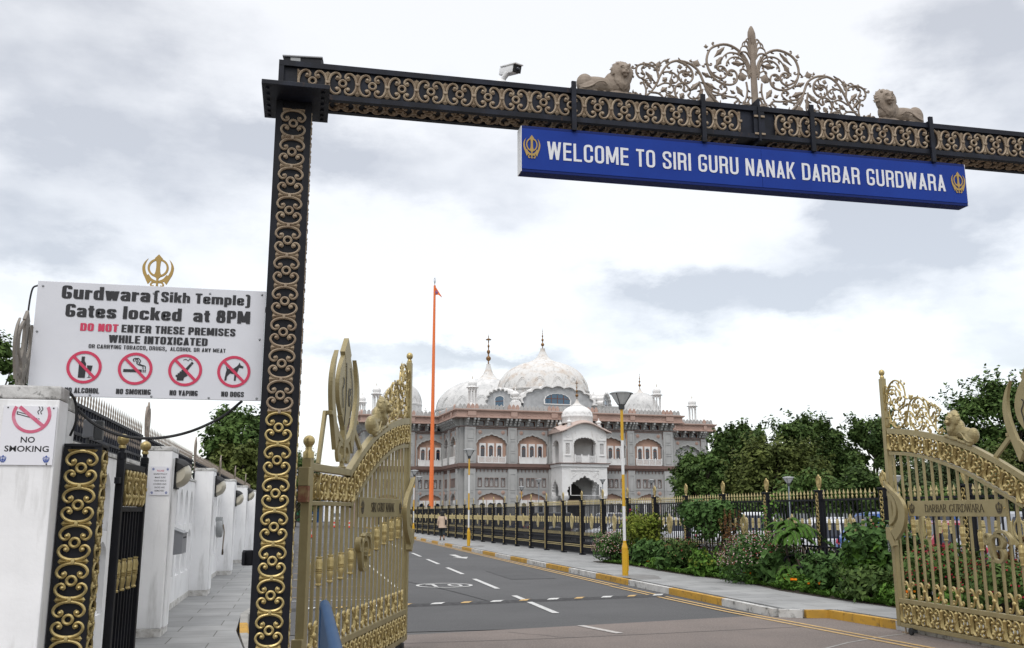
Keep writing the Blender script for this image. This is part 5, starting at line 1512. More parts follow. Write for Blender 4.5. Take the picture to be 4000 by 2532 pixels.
for k, (cx, lab, lw) in enumerate(((-1.72, 'NO ALCOHOL', .255), (-1.337, 'NO SMOKING', .262), (-.955, 'NO VAPING', .217), (-.575, 'NO DOGS', .178))):
    mb = MB(); X = BX @ T(0, 7.9955, 0)
    prohibition(mb, X, cx, 2.785, .131)
    mb.build('prohibition_ring', M['red_ink'], brd)
    mb = MB(); X = BX @ T(cx, 7.9968, 2.785)
    if k == 0:
        mb.prism([(-.04, -.085), (.012, -.085), (.012, .03), (0, .05), (0, .085), (-.024, .085), (-.024, .05), (-.04, .03)], 0, .001, X)
        mb.prism([(.02, .015), (.062, .015), (.055, -.03), (.043, -.04), (.043, -.075), (.058, -.082), (.024, -.082), (.039, -.075), (.039, -.04), (.026, -.03)], 0, .001, X)
    elif k == 1:
        mb.prism([(-.09, -.005), (.05, -.005), (.05, -.028), (-.09, -.028)], 0, .001, X)
        for q in (.057, .072): mb.prism([(q, -.005), (q + .008, -.005), (q + .008, -.028), (q, -.028)], 0, .001, X)
        for o_ in (0, .018):
            s_ = spline([(.058 + o_, 0), (.055 + o_, .022), (.03 + o_, .03), (.008 + o_, .045), (.018 + o_, .062), (.0 + o_, .085), (-.02 + o_, .075), (-.012 + o_, .055)], 4)
            mb.prism(strip([tuple(q) for q in s_], [.007] * len(s_)), 0, .001, X)
    elif k == 2:
        mb.prism([(-.06, -.085), (-.01, -.085), (-.005, -.06), (.02, -.045), (.0, -.005), (-.03, -.015), (-.06, -.05)], 0, .001, X)
        mb.prism([(-.01, 0), (.035, .055), (.05, .045), (.012, -.012)], 0, .001, X)
        mb.prism([(.036, .058), (.048, .072), (.062, .06), (.052, .046)], 0, .001, X)
        for q in range(4): mb.prism(arc(-.062 + q * .014, -.048 + q * .014, .010, 0, 360, 8)[:-1], -.0004, .001, X)
        s_ = spline([(.05, .08), (.03, .095), (.02, .078), (0, .09), (-.02, .082)], 4)
        mb.prism(strip([tuple(q) for q in s_], [.005] * len(s_)), 0, .001, X)
    else:
        mb.prism([(-.065, .045), (-.058, .012), (-.065, -.02), (-.072, -.075), (-.056, -.075), (-.052, -.04), (-.03, -.015), (.005, -.02), (.004, -.075), (.018, -.075), (.022, -.02), (.035, .02), (.04, .035), (.07, .03), (.074, .045), (.05, .055), (.042, .078), (.034, .06), (.02, .045), (-.01, .022), (-.045, .02)], 0, .001, X)
    mb.build('pictogram', M['ink'], brd)
    bt(brd, lab, .042, cx - lw / 2, 2.578, lw, M['ink'], .05)
mb = MB()
for q in ((-2.08, 3.43), (-1.24, 3.41), (-.80, 3.43), (-.385, 3.44), (-2.09, 3.06), (-.385, 3.06), (-1.66, 2.565), (-1.20, 2.565), (-.76, 2.565), (-.385, 2.57)):
    mb.lathe([(.009, 0), (.009, .003), (.005, .006)], 8, BX @ T(q[0], 7.999, q[1]) @ RX(R(90)))
mb.build('screw', M['steel'], brd)
mb = MB(); khanda(mb, BX @ T(-1.222, 8.0, 3.463) @ SC(.27, .6, .28), .03); mb.build('emblem', M['sign_gold'], NB)

# cables
def cable(name, pts, r, label, m='rubber'):
    o = MB().tube([tuple(p) for p in spline(pts, 8)], r, 6).build(name, M[m], None, 60)
    return tag(o, label, 'cable')
cable('cable', [(-2.0, 7.99, 2.606), (-1.86, 7.985, 2.60), (-1.79, 8.0, 2.56), (-1.765, 8.05, 2.48), (-1.76, 8.06, 2.35), (-1.80, 8.10, 2.25)], .011, 'black cable draped over the stained pillar top and hanging down its side')
cable('cable', [(-1.762, 8.08, 2.46), (-1.62, 8.12, 2.34), (-1.40, 8.14, 2.255), (-1.15, 8.14, 2.245), (-.9, 8.12, 2.30), (-.66, 8.10, 2.42), (-.50, 8.06, 2.553)], .012, 'black cable sagging from the pillar to the underside of the notice board')
cable('cable', [(-2.125, 8.03, 3.44), (-2.165, 8.03, 3.40), (-2.18, 8.04, 3.2), (-2.165, 8.04, 2.95), (-2.19, 8.05, 2.7), (-2.18, 8.1, 2.57)], .008, 'loose black cable down the left edge of the large notice board')

# emblem finial on the near pillar and junction boxes
def wall_khanda(y, z0, h, w, label, m='rail_bronze', x=-2.1, rz=88):
    t = thing('khanda_finial', label, 'finial', (x, y, z0), R(rz), 'emblem finials along the boundary wall')
    mb = MB(); khanda(mb, T(0, -.012, 0) @ SC(w, 1, h), .024, fat=.8); mb.build('emblem', M[m], t)
    mb = MB(); mb.rod((0, 0, -.10), (0, 0, .06), .012); mb.build('stem', M[m], t)
    return t
wall_khanda(7.98, 2.60, .62, .50, 'bronze khanda emblem standing on the broad pillar left of the notice board', 'khanda_grey', -2.17, 88)
JB = thing('junction_box', 'grey cable junction boxes behind the top of the black scrollwork post', 'box', (-1.72, 8.45, 2.28))
mb = MB(); mb.bbox(-.06, .03, -.03, .03, -.02, .13, .01); mb.build('case', M['grey_box'], JB)
mb = MB(); mb.bbox(.035, .10, -.05, .02, -.04, .12, .008); mb.build('case', M['lamp_dark'], JB)
mb = MB(); mb.rod((-.02, .0, -.6), (-.02, 0, -.02), .012); mb.build('conduit', M['lamp_dark'], JB)

# ------------------------------------------------------------------ short black scrollwork post of the pedestrian gate
BP = thing('gate_post', 'short square black post with bright gold scrollwork at the pedestrian gate', 'gate post', (-1.655, 8.035, 0))
mb = MB()
mb.box(-.117, .117, -.117, .117, 0, 2.15)
for sx in (-1, 1):
    for sy in (-1, 1):
        a, b = sorted((sx * .135, sx * .085)); c, d = sorted((sy * .135, sy * .085)); mb.box(a, b, c, d, 0, 2.15)
mb.bbox(-.138, .138, -.138, .138, 2.151, 2.175, .004)
mb.build('post', M['black'], BP)
mb = MB(); mb2 = MB()
for i in range(9):
    z = 2.13 - .14 - i * .28
    if z < .1: break
    mb.merge(UNIT, T(0, -.117, z) @ RY(R(90)) @ SC(1.068, 1.25, 1.10))
    mb.merge(UNIT, T(.117, 0, z) @ RZ(R(90)) @ RY(R(90)) @ SC(1.068, 1.25, 1.0))
mb.build('scrollwork', M['gold'], BP, 40)
# pedestrian gate, swung inwards
PG = thing('pedestrian_gate', 'narrow black pedestrian gate with gold balls and gold turned collars, standing open', 'gate', (-1.43, 8.22, 0), math.atan2(.86, .06))
mb = MB()
for x0 in (0, .80):
    mb.bbox(x0, x0 + .055, -.03, .03, .05, 2.08, .004)
mb.bbox(.056, .799, -.022, .022, 2.0, 2.05, .004); mb.bbox(.056, .799, -.022, .022, 1.66, 1.70, .004); mb.bbox(.056, .799, -.022, .022, .10, .16, .004)
for i in range(7):
    mb.box(.115 + i * .098, .137 + i * .098, -.011, .011, .16, 1.66)
mb.bbox(-.075, 0, -.02, .02, 1.88, 1.93, .004); mb.bbox(-.075, 0, -.02, .02, .4, .45, .004)
mb.build('frame', M['black'], PG)
mb = MB()
for i in range(3): mb.merge(UNIT, T(.19 + i * .24, -.008, 1.85) @ SC(.9, 1.3, 1.35)); mb.merge(UNIT, T(.19 + i * .24, .008, 1.85) @ SC(.9, -1.3, 1.35))
mb.build('scroll_panel', M['gold'], PG, 40)
for x0 in (.027, .827):
    mb = MB(); mb.lathe([(.036, 0), (.036, .05), (.022, .06), (.02, .08), (.026, .09)], 10, T(x0, 0, 2.08)); mb.build('finial_base', M['black'], PG)
    mb = MB(); mb.lathe([(.028, 0), (.03, .02), (.02, .03)], 10, T(x0, 0, 2.165)); mb.ball(.047, T(x0, 0, 2.235), 14, 10); mb.build('ball_finial', M['gold'], PG, 50)
pr = [(.016, 0), (.031, .006), (.031, .018), (.024, .024), (.026, .05), (.034, .09), (.029, .112), (.036, .118), (.036, .126), (.030, .130), (.036, .134), (.036, .142), (.030, .146), (.036, .150), (.036, .158), (.033, .165), (.038, .20), (.030, .235), (.025, .243), (.032, .247), (.032, .258), (.016, .262)]
for i in (0, 2, 4, 6):
    mb = MB(); mb.lathe(pr, 12, T(.126 + i * .098, 0, 1.02 + .0 * i)); mb.build('baluster', M['gold'], PG, 45)
cable('hose', [(-1.46, 8.55, 1.62), (-1.43, 8.6, 1.2), (-1.45, 8.58, .8), (-1.47, 8.56, .14)], .011, 'pale blue hose hanging behind the pedestrian gate', 'blue_paint')['category'] = 'hose'

# ------------------------------------------------------------------ boundary wall with pillars, lancet niches and railing
PY = [6.9, 13.1, 19.3, 25.55, 31.45, 37.6, 43.8, 50, 56.2]
BW = thing('boundary_wall', 'long white rendered boundary wall with lancet niches along the left footpath', 'wall', (-2.1, 34, 0))
WXm = T(2.1, -34, 0)
def lancet(c, w, z0, zs, zt):
    return [(c - w, z0), (c + w, z0), (c + w, zs)] + [tuple(p) for p in spline([(c + w, zs), (c + w * .85, zs + (zt - zs) * .45), (c + w * .45, zs + (zt - zs) * .8), (c, zt)], 4)[1:]] + [tuple(p) for p in spline([(c, zt), (c - w * .45, zs + (zt - zs) * .8), (c - w * .85, zs + (zt - zs) * .45), (c - w, zs)], 4)[1:]]
face = MB(); back = MB(); foot = MB()
for k in range(8):
    y0, y1 = PY[k] + .66, PY[k + 1]
    if y0 < 8.3: y0 = 8.37
    L = y1 - y0
    out_ = [(0, .05), (L, .05), (L, 2.22), (0, 2.22)]
    holes = []
    for j in range(7):
        c = L * (j + .6) / 7.2
        holes.append(lancet(c, .24, .62, 1.22, 1.36)); holes.append(lancet(c, .22, 1.46, 1.80, 2.06))
    X = WXm @ T(-1.98, y0, 0) @ RZ(R(90))       # local x runs along +y ; local -y looks to +x
    face.prism([out_] + holes, 0, .07, X)
    back.box(-2.30 + 2.1, -2.051 + 2.1, y0 - 34, y1 - 34, .05, 2.225)
    foot.box(-1.979 + 2.1, -1.972 + 2.1, y0 - 34 + .002, y1 - 34 - .002, .121, .22)  # dark foot strip: dirt and contact shadow put into its colour
    for j in range(7):          # sloping sills
        c = y0 + L * (j + .6) / 7.2 - 34
        face.add([(-1.982 + 2.1, c - .238, .56), (-1.982 + 2.1, c + .238, .56), (-2.05 + 2.1, c + .238, .70), (-2.05 + 2.1, c - .238, .70)], [(0, 1, 2, 3)])
face.build('niche_panel', M['white_wall'], BW); back.build('masonry', M['white_wall'], BW); foot.build('foot_dirt_shade', M['wall_base'], BW)
mb = MB(); mb.bbox(-2.31 + 2.1, -1.965 + 2.1, 8.38 - 34, 57 - 34, 2.226, 2.27, .008); mb.build('coping', M['wall_top'], BW)
def wall_pillar(y, label):
    t = thing('wall_pillar', label, 'pillar', (-1.83, y + .32, 0), 0, 'white pillars along the boundary wall')
    mb = MB(); mb.bbox(-.17, .18, -.32, .32, .22, 2.44, .012); mb.bbox(.181, .205, -.20, .20, .22, 2.36, .006); mb.build('shaft', M['white_wall'], t)
    mb = MB(); mb.bbox(-.175, .185, -.325, .325, 2.441, 2.50, .01); mb.build('cap', M['wall_top'], t)
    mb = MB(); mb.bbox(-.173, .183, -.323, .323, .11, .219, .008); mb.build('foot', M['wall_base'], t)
    return t
names = ['white pillar carrying the cover-your-head notice, first behind the pedestrian gate', 'white pillar with a round-fronted lamp, second behind the pedestrian gate',
         'third white pillar behind the pedestrian gate', 'fourth white pillar behind the pedestrian gate']
for k in range(1, 9):
    wall_pillar(PY[k], names[k - 1] if k < 5 else 'white pillar far down the boundary wall, no. %s in the row' % ['five', 'six', 'seven', 'eight'][k - 5])
# head cover notice
HN = thing('head_cover_notice', 'small white PLEASE RESPECTFULLY notice on the first wall pillar', 'sign', (-1.78, 13.094, 2.055))
mb = MB(); mb.box(-.125, .12, -.006, 0, -.18, .185); base = mb.build('panel', M['plain_board'], HN)
for k, (l, w) in enumerate((('PLEASE', .085), ('RESPECTFULLY', .165), ('MAKE SURE', .13), ('YOUR HEAD IS', .155), ('COVERED AND', .16), ('SHOES ARE', .125), ('REMOVED', .115))):
    t = text_mb(l, .021, w, .012); MB().merge(t, T(-w / 2, -.0066, .12 - k * .0425)).build('lettering', M['red_ink'] if k == 0 else M['ink'], base)
for q in ((-.09, .135), (.085, .135), (-.09, -.165), (.085, -.165)):
    mb = MB(); khanda(mb, T(q[0], -.008, q[1]) @ SC(.03, .01, .035), .15); mb.build('emblem', M['blue_ink'], base)
# wall lamps
def wall_lamp(y, z, label):
    t = thing('wall_lamp', label, 'lamp', (-1.62, y, z), 0, 'half round lamps on the wall pillars')
    prof = [(0.0, .20), (.10, .17), (.18, .08), (.20, 0)]
    # quarter barrel: dark hood above, diffuser below
    def shell(a0, a1, rr, w, n=8):
        mb = MB(); vs = []; fs = []
        K = 6
        for i in range(n + 1):
            a = R(a0 + (a1 - a0) * i / n)
            for j in range(K + 1):
                y_ = -w + 2 * w * j / K
                q = rr * math.sqrt(max(.05, 1 - (y_ / w) ** 2 * .55))
                vs.append((q * math.cos(a), y_, q * math.sin(a)))
        for i in range(n):
            for j in range(K):
                p = i * (K + 1) + j; fs.append((p, p + 1, p + K + 2, p + K + 1))
        e0 = len(vs); vs += [(0, -w, 0), (0, w, 0)]
        fs += [tuple([e0] + [i * (K + 1) for i in range(n + 1)]), tuple([e0 + 1] + [i * (K + 1) + K for i in range(n, -1, -1)])]
        mb.add(vs, fs); return mb
    shell(38, 90, .205, .20).build('hood', M['rubber'], t, 50)
    shell(-88, 37.5, .19, .185).build('diffuser', M['cream_diffuser'], t, 50)
    mb = MB(); mb.bbox(-.012, .02, -.20, .20, -.20, .20, .006); mb.build('back_plate', M['rubber'], t)
    return t
wall_lamp(13.42, 2.16, 'half round lamp nearest the pedestrian gate, beside the small paper notice')
wall_lamp(19.62, 2.16, 'half round lamp on the second wall pillar')
wall_lamp(25.87, 2.02, 'lowest of the half round lamps, on the third wall pillar')
wall_lamp(31.77, 2.22, 'farthest half round lamp, on the fourth wall pillar')
# post box and hose reel
MBX = thing('post_box', 'grey metal post box on the white wall between the first two wall pillars', 'post box', (-1.87, 16.1, 1.20)); MBX.scale = (1.25, 1.7, 1.0)
mb = MB(); mb.add([(-.08, -.17, -.2), (.09, -.17, -.17), (.09, .17, -.17), (-.08, .17, -.2), (-.08, -.17, .22), (.09, -.17, .14), (.09, .17, .14), (-.08, .17, .22)], [(3, 2, 1, 0), (0, 1, 5, 4), (1, 2, 6, 5), (2, 3, 7, 6), (3, 0, 4, 7)])
mb.build('body', M['grey_box'], MBX)
mb = MB(); mb.add([(-.085, -.18, .235), (.10, -.18, .145), (.10, .18, .145), (-.085, .18, .235), (-.085, -.18, .22), (.10, -.18, .13), (.10, .18, .13), (-.085, .18, .22)], [(0, 1, 2, 3), (7, 6, 5, 4), (4, 5, 1, 0), (5, 6, 2, 1), (6, 7, 3, 2), (7, 4, 0, 3)])
mb.build('lid', M['steel'], MBX)
mb = MB(); mb.box(.0905, .094, -.12, .12, .06, .085); mb.build('slot', M['rubber'], MBX)
HR = thing('hose_reel', 'grey hose reel with short orange ended hose on the wall by the second wall pillar', 'hose reel', (-1.84, 23.9, 1.3))
mb = MB(); mb.lathe([(.02, -.07), (.20, -.07), (.22, -.04), (.22, .04), (.20, .07), (.02, .07)], 20, RY(R(90)) @ RX(R(0))); mb.bbox(-.09, .06, -.14, .14, .14, .26, .02); mb.build('reel', M['lamp_lid'], HR, 40)
mb = MB(); mb.tube([tuple(p) for p in spline([(.08, 0, .08), (.11, .02, -.1), (.10, .03, -.35), (.10, .02, -.5)], 5)], .016, 8); mb.build('hose', M['crest'], HR, 50)
mb = MB(); mb.lathe([(.02, 0), (.026, .05), (.018, .13)], 8, T(.10, .02, -.62)); mb.build('nozzle', M['bark'], HR)
# railing on top of the wall : one section per bay
def railing(y0, y1, label, n_spike):
    t = thing('wall_railing', label, 'railing', (-2.1, y0, 2.27), R(90), 'railing sections on the boundary wall')
    L = y1 - y0
    mb = MB()
    for z in (.02, .10, .37): mb.box(0, L, -.02, .02, z, z + .028)
    st = L / n_spike
    for i in range(n_spike):
        x = (i + .5) * st
        mb.box(x - .012, x + .012, -.012, .012, 0, .40)
        if i % 2 == 0:
            ring = [(x + st * .5 + .045 * math.cos(2 * math.pi * q / 8), 0, .063 + .03 * math.sin(2 * math.pi * q / 8)) for q in range(8)]
            mb.tube(ring, .006, 4, closed=True, up=(0, 1, 0))
    mb.build('bars', M['beam_black'], t)
    mb = MB(); cl = MB()
    for i in range(n_spike):
        x = (i + .5) * st
        mb.lathe([(.007, 0), (.013, .05), (.008, .075), (.012, .10), (.0005, .175)], 4, T(x, 0, .398) @ RZ(R(45)))
        cl.lathe([(.011, 0), (.017, .04), (.012, .08), (.017, .10), (.011, .14)], 6, T(x, 0, .18))
    mb.build('spear_points', M['rail_bronze'], t); cl.build('collars', M['rail_bronze'], t)
    return t
lab = ['railing section above the pedestrian gate, nearest', 'second railing section along the white wall', 'third railing section along the white wall', 'fourth railing section along the white wall', 'fifth railing section along the white wall', 'sixth railing section along the white wall', 'seventh railing section along the white wall', 'last railing section on the white wall, farthest']
for k in range(8):
    railing(max(8.4, PY[k] + .72), PY[k + 1] + .35, lab[k], 38 if k < 4 else 30)
for k in range(1, 7):
    wall_khanda(PY[k] + .62, 2.62, .52, .44, 'slender bronze emblem finial above the %s wall pillar' % ['first', 'second', 'third', 'fourth', 'fifth', 'sixth'][k - 1], 'rail_bronze', -2.08, 90)

# ================================================================== fence along the right pavement
FPOS = [(11.25, 12.15), (11.17, 14.45), (11.08, 16.71), (10.99, 18.94), (10.91, 21.19), (10.82, 23.43), (10.73, 25.70), (10.64, 27.95), (10.555, 30.25), (10.46, 32.6), (10.37, 34.9), (10.28, 37.2), (10.19, 39.55), (10.10, 41.96), (10.0, 44.36), (9.91, 46.72), (9.82, 49.10), (9.72, 51.51), (9.63, 53.94), (9.53, 56.36), (9.44, 58.80), (9.34, 61.24), (9.25, 63.66), (9.15, 66.2), (9.05, 68.75), (8.95, 71.28), (8.85, 73.82), (8.75, 76.3), (8.66, 78.74)]
NB_ = 14
PWID = 2.3
def fence_meshes(lod):
    D = {}
    mb = MB()
    mb.box(-.085, -.055, -.075, .075, 0, 1.985); mb.box(.055, .085, -.075, .075, 0, 1.985); mb.box(-.054, .054, -.055, .055, 0, 1.985); mb.bbox(-.10, .10, -.09, .09, 1.986, 2.02, .004); mb.bbox(-.11, .11, -.1, .1, -.0, .05, .004)
    D['post'] = mb.mesh('post', M['black'])
    mb = MB()
    for i in range(8):
        X = T(0, .062, .20 + i * .235) @ RZ(R(180)) @ RY(R(90)) @ SC(.87, .8, .46)
        if lod: mb.merge(UNIT, X)
        else:
            for sa in (-1, 1):
                p = spline([(sa * .10, -.01, 0), (sa * .07, -.01, .075), (sa * .02, -.01, .07), (sa * .03, -.01, .03)], 2)
                for sb in (-1, 1): mb.tube([(a, b, c * sb) for a, b, c in p], .016, 4, X)
    D['scrollwork'] = mb.mesh('scrollwork', M['gold'], 40)
    mb = MB(); khanda(mb, T(0, .02, 2.04) @ RZ(R(180)) @ SC(.205, 1, .31), .03, fat=.75); mb.lathe([(.03, 0), (.012, .03), (.012, .06)], 6, T(0, 0, 2.02)); D['khanda_finial'] = mb.mesh('khanda_finial', M['finial_gold'] if False else M['gold'])
    w = PWID - .17
    x0 = .085
    mb = MB()
    mb.box(x0, x0 + w, -.022, .022, 1.785, 1.825); mb.box(x0, x0 + w, -.02, .02, .615, .64); mb.box(x0, x0 + w, -.02, .02, .43, .455); mb.box(x0, x0 + w, -.03, .03, .05, .09)
    st = w / NB_
    for i in range(NB_):
        x = x0 + (i + .5) * st
        mb.box(x - .0125, x + .0125, -.0125, .0125, .09, 1.785)
        c = x + st / 2
        if i < NB_ - 1:
            mb.box(c - .009, c + .009, -.009, .009, .09, .43)
            mb.box(c - .009, c + .009, -.009, .009, .64, .70)
            ring = [(c + .052 * math.cos(2 * math.pi * q / 10), 0, .535 + .078 * math.sin(2 * math.pi * q / 10)) for q in range(10)]
            mb.tube(ring, .011, 4, closed=True, up=(0, 1, 0))
    D['bars'] = mb.mesh('bars', M['black'])
    mb = MB()
    for i in range(NB_):
        x = x0 + (i + .5) * st
        mb.lathe([(.009, 0), (.022 if lod else .010, .045), (.010 if lod else .006, .07), (.010 if lod else .006, .09), (.026 if lod else .011, .105), (.0005, .20 if lod else .155)], 4, T(x, 0, 1.826) @ RZ(R(45)) @ SC(1, .8, 1))
        if i < NB_ - 1:
            c = x + st / 2
            mb.lathe([(.008, 0), (.020, .04), (.008, .06), (.016, .08), (.0005, .14)], 4, T(c, 0, .70) @ RZ(R(45)) @ SC(1, .8, 1))
    D['spear_points'] = mb.mesh('spear_points', M['pale_gold'])
    mb = MB()
    for i in range(NB_):
        x = x0 + (i + .5) * st
        if i % 2 == 0 or not lod:
            mb.lathe([(.018, 0), (.034, .01), (.026, .03), (.038, .09), (.030, .115), (.040, .125), (.040, .15), (.030, .155), (.034, .19), (.026, .21), (.034, .22), (.018, .235)], 8, T(x, 0, 1.17))
        for zz in (.28, .34):
            mb.lathe([(.014, 0), (.027, .008), (.027, .02), (.014, .03)], 6, T(x, 0, zz))
            if i < NB_ - 1: mb.lathe([(.01, 0), (.022, .008), (.022, .02), (.01, .03)], 6, T(x + st / 2, 0, zz))
    D['balusters'] = mb.mesh('balusters', M['pale_gold'], 45)
    mb = MB(); khanda(mb, T(x0 + w / 2, .05, .93) @ RZ(R(180)) @ SC(.38, 1, .58), .03, fat=.9); D['khanda_emblem'] = mb.mesh('khanda_emblem', M['pale_gold'])
    return D
FM = fence_meshes(True); FM0 = fence_meshes(False)
fl = ['behind the crimson flowers nearest the tall right post', 'behind the DARBAR GURDWARA gate leaf, over the crimson flowers', 'behind the big dark rose bush', 'behind the palm-like sumac', 'behind the dry rose stems', 'right of the round topped shrub', 'behind the round topped shrub', 'between the two tall shrubs', 'behind the tall golden green shrub', 'behind the nearest yellow banded lamp post', 'just left of the nearest yellow banded lamp post']
ordn = ['second', 'third', 'fourth', 'fifth', 'sixth', 'seventh', 'eighth', 'ninth', 'tenth', 'eleventh', 'twelfth', 'thirteenth', 'fourteenth', 'fifteenth', 'sixteenth', 'seventeenth', 'eighteenth']
for i in range(len(FPOS) - 1):
    (xa, ya), (xb, yb) = FPOS[i], FPOS[i + 1]
    L = math.hypot(xb - xa, yb - ya)
    lab_ = 'black and gold fence panel ' + (fl[i] if i < len(fl) else 'on the open pavement, %s beyond the flowered shrub' % ordn[i - len(fl)])
    t = thing('fence_panel', lab_, 'fence panel', (xa, ya, KZ), math.atan2(yb - ya, xb - xa), 'black and gold fence panels along the pavement')
    D = FM if i < 13 else FM0
    for k in ('post', 'bars', 'spear_points', 'balusters', 'khanda_emblem'):
        o = place(D[k], k, t)
        if k not in ('post',): o.scale = (L / PWID, 1, 1)
    po = [c for c in t.children if c.name.startswith('post')][0]
    place(D['scrollwork'], 'scrollwork', po); place(D['khanda_finial'], 'khanda_finial', po)

# ================================================================== lamp posts
def lamp_head(mbs, z, s=1.0):
    mbs[0].lathe([(.07 * s, 0), (.085 * s, .02), (.085 * s, .10), (.10 * s, .13)], 14, T(0, 0, z))                         # socket
    mbs[1].lathe([(.098 * s, .131), (.22 * s, .285), (.30 * s, .40)], 16, T(0, 0, z))                                       # diffuser cone
    for k in range(4):
        a = R(45 + 90 * k); c, q = math.cos(a), math.sin(a)
        mbs[2].tube([(c * .103 * s, q * .103 * s, z + .12), (c * .225 * s, q * .225 * s, z + .285), (c * .312 * s, q * .312 * s, z + .405)], .012 * s, 5)
    mbs[3].lathe([(.33 * s, .40), (.335 * s, .415), (.28 * s, .44), (.12 * s, .47), (.01, .475)], 20, T(0, 0, z))           # lid
def lamp_post(name, x, y, z0, h, kind, label, group):
    t = thing(name, label, 'lamp post', (x, y, z0), 0, group)
    zt = h - .44
    if kind == 'banded':
        mb = MB(); mb.lathe([(.076, 0), (.076, .68), (.042, .79), (.040, .85)], 8, RZ(R(22.5))); mb.bbox(.060, .082, -.04, .04, .12, .62, .006)
        mb.build('base', M['pole_y'], t)
        k = zt / 4.18
        for a, b, m in [(.85, 1.71 * k, 'pole_w'), (1.71 * k, 2.51 * k, 'pole_y'), (2.51 * k, 3.38 * k, 'pole_w'), (3.38 * k, zt, 'pole_y')]:
            MB().lathe([(.038, a), (.038, b)], 14).build('pole', M[m], t, 40)
    else:
        MB().lathe([(.075, 0), (.075, .9), (.042, 1.0), (.038, zt)], 12).build('pole', M['pole_g'], t, 40)
    mbs = [MB() for _ in range(4)]
    lamp_head(mbs, zt, .92)
    mbs[0].build('lamp_socket', M['lamp_dark'], t, 40); mbs[1].build('diffuser', M['diffuser'], t, 40); mbs[2].build('cage', M['lamp_dark'], t); mbs[3].build('lid', M['lamp_lid'], t, 40)
    return t
LG = 'yellow and white banded lamp posts'
lamp_post('lamp_post', 7.98, 23.16, KZ, 4.58, 'banded', 'nearest yellow and white banded lamp post on the kerb by the flower bed', LG)
lamp_post('lamp_post', 7.82, 45.1, KZ, 4.52, 'banded', 'second yellow and white banded lamp post, before the domed temple', LG)
lamp_post('lamp_post', 7.85, 68.0, KZ, 4.5, 'banded', 'farthest kerbside banded lamp post, by the free edge of the SIRI GURU NANAK gate leaf', LG)
lamp_post('lamp_post', 20.4, 88.6, 0, 4.1, 'banded', 'small banded lamp post in front of the temple wall', LG)
GG = 'grey lamp posts of the car park'
for (x, y, h, l) in ((9.7, 80.4, 4.64, 'grey lamp post just left of the orange flagpole'), (20.87, 83.75, 4.64, 'grey lamp post left of the white porch'), (26.57, 82.8, 4.64, 'grey lamp post in front of the porch arch'),
                     (31.5, 83.5, 4.64, 'grey lamp post right of the nearest banded lamp'), (26.94, 64.4, 4.64, 'grey lamp post against the leftmost dark tree'), (39.6, 103.8, 4.64, 'small grey lamp post below the right wing of the temple'),
                     (40.8, 75.2, 4.64, 'grey lamp post among the middle trees'), (41.2, 60.5, 4.64, 'grey lamp post seen through the DARBAR GURDWARA gate leaf')):
    if x > 40 and y > 70: x, y = 24.4, 45.0
    if x > 40: x, y = 28.8, 42.3
    lamp_post('lamp_post', x, y, 0, h if y > 50 else 3.45, 'grey', l, GG)

# yellow kerbside wheel stop
WSP = thing('barrier_foot', 'yellow and black barrier foot at the kerb below the farthest banded lamp', 'barrier', (7.05, 63.5, 0))
mb = MB(); mb.bbox(-.45, .45, -.2, .2, 0, .12, .02); mb.build('base', M['rubber'], WSP)
for dx in (-.28, .12):
    mb = MB(); mb.add([(dx - .14, -.12, .12), (dx + .16, -.12, .12), (dx + .16, .12, .12), (dx - .14, .12, .12), (dx - .06, -.08, .55), (dx + .04, -.08, .55), (dx + .04, .08, .55), (dx - .06, .08, .55)], [(0, 1, 5, 4), (1, 2, 6, 5), (2, 3, 7, 6), (3, 0, 4, 7), (4, 5, 6, 7)]); mb.build('block', M['pole_y'], WSP)

# ================================================================== person walking away
def skin_body(name, m, verts, edges, radii, sub=2, smooth=True):
    me = bpy.data.meshes.new(name); me.from_pydata(verts, edges, [])
    o = bpy.data.objects.new('tmp_body', me); COL.objects.link(o)
    sk = o.modifiers.new('skin', 'SKIN')
    for i, r_ in enumerate(radii):
        v = me.skin_vertices[0].data[i]; v.radius = (r_, r_) if isinstance(r_, float) else r_
        v.use_root = (i == 0)
    ss = o.modifiers.new('sub', 'SUBSURF'); ss.levels = sub; ss.render_levels = sub
    out = bpy.data.meshes.new_from_object(o.evaluated_get(bpy.context.evaluated_depsgraph_get()))
    bpy.data.objects.remove(o); bpy.data.meshes.remove(me)
    out.materials.clear(); out.materials.append(m); out.name = name
    out.polygons.foreach_set('use_smooth', [True] * len(out.polygons))
    return out
PR = thing('person', 'person in a beige jacket and dark cropped trousers walking away with a black shoulder bag', 'person', (7.95, 54.6, KZ), R(-4))
V = []; E_ = []; Rd = []
def jv(p, r_, parent=None):
    V.append(p); Rd.append(r_)
    if parent is not None: E_.append((parent, len(V) - 1))
    return len(V) - 1
pel = jv((0, 0, .86), (.135, .10))
wai = jv((0, .01, 1.02), (.125, .095), pel); che = jv((0, .02, 1.22), (.16, .105), wai); nek = jv((0, .015, 1.385), .055, che)
hd0 = jv((0, .03, 1.45), .075, nek); hd1 = jv((0, .035, 1.53), .088, hd0); hd2 = jv((0, .03, 1.60), .055, hd1)
nose = jv((0, .125, 1.525), .014, hd1)
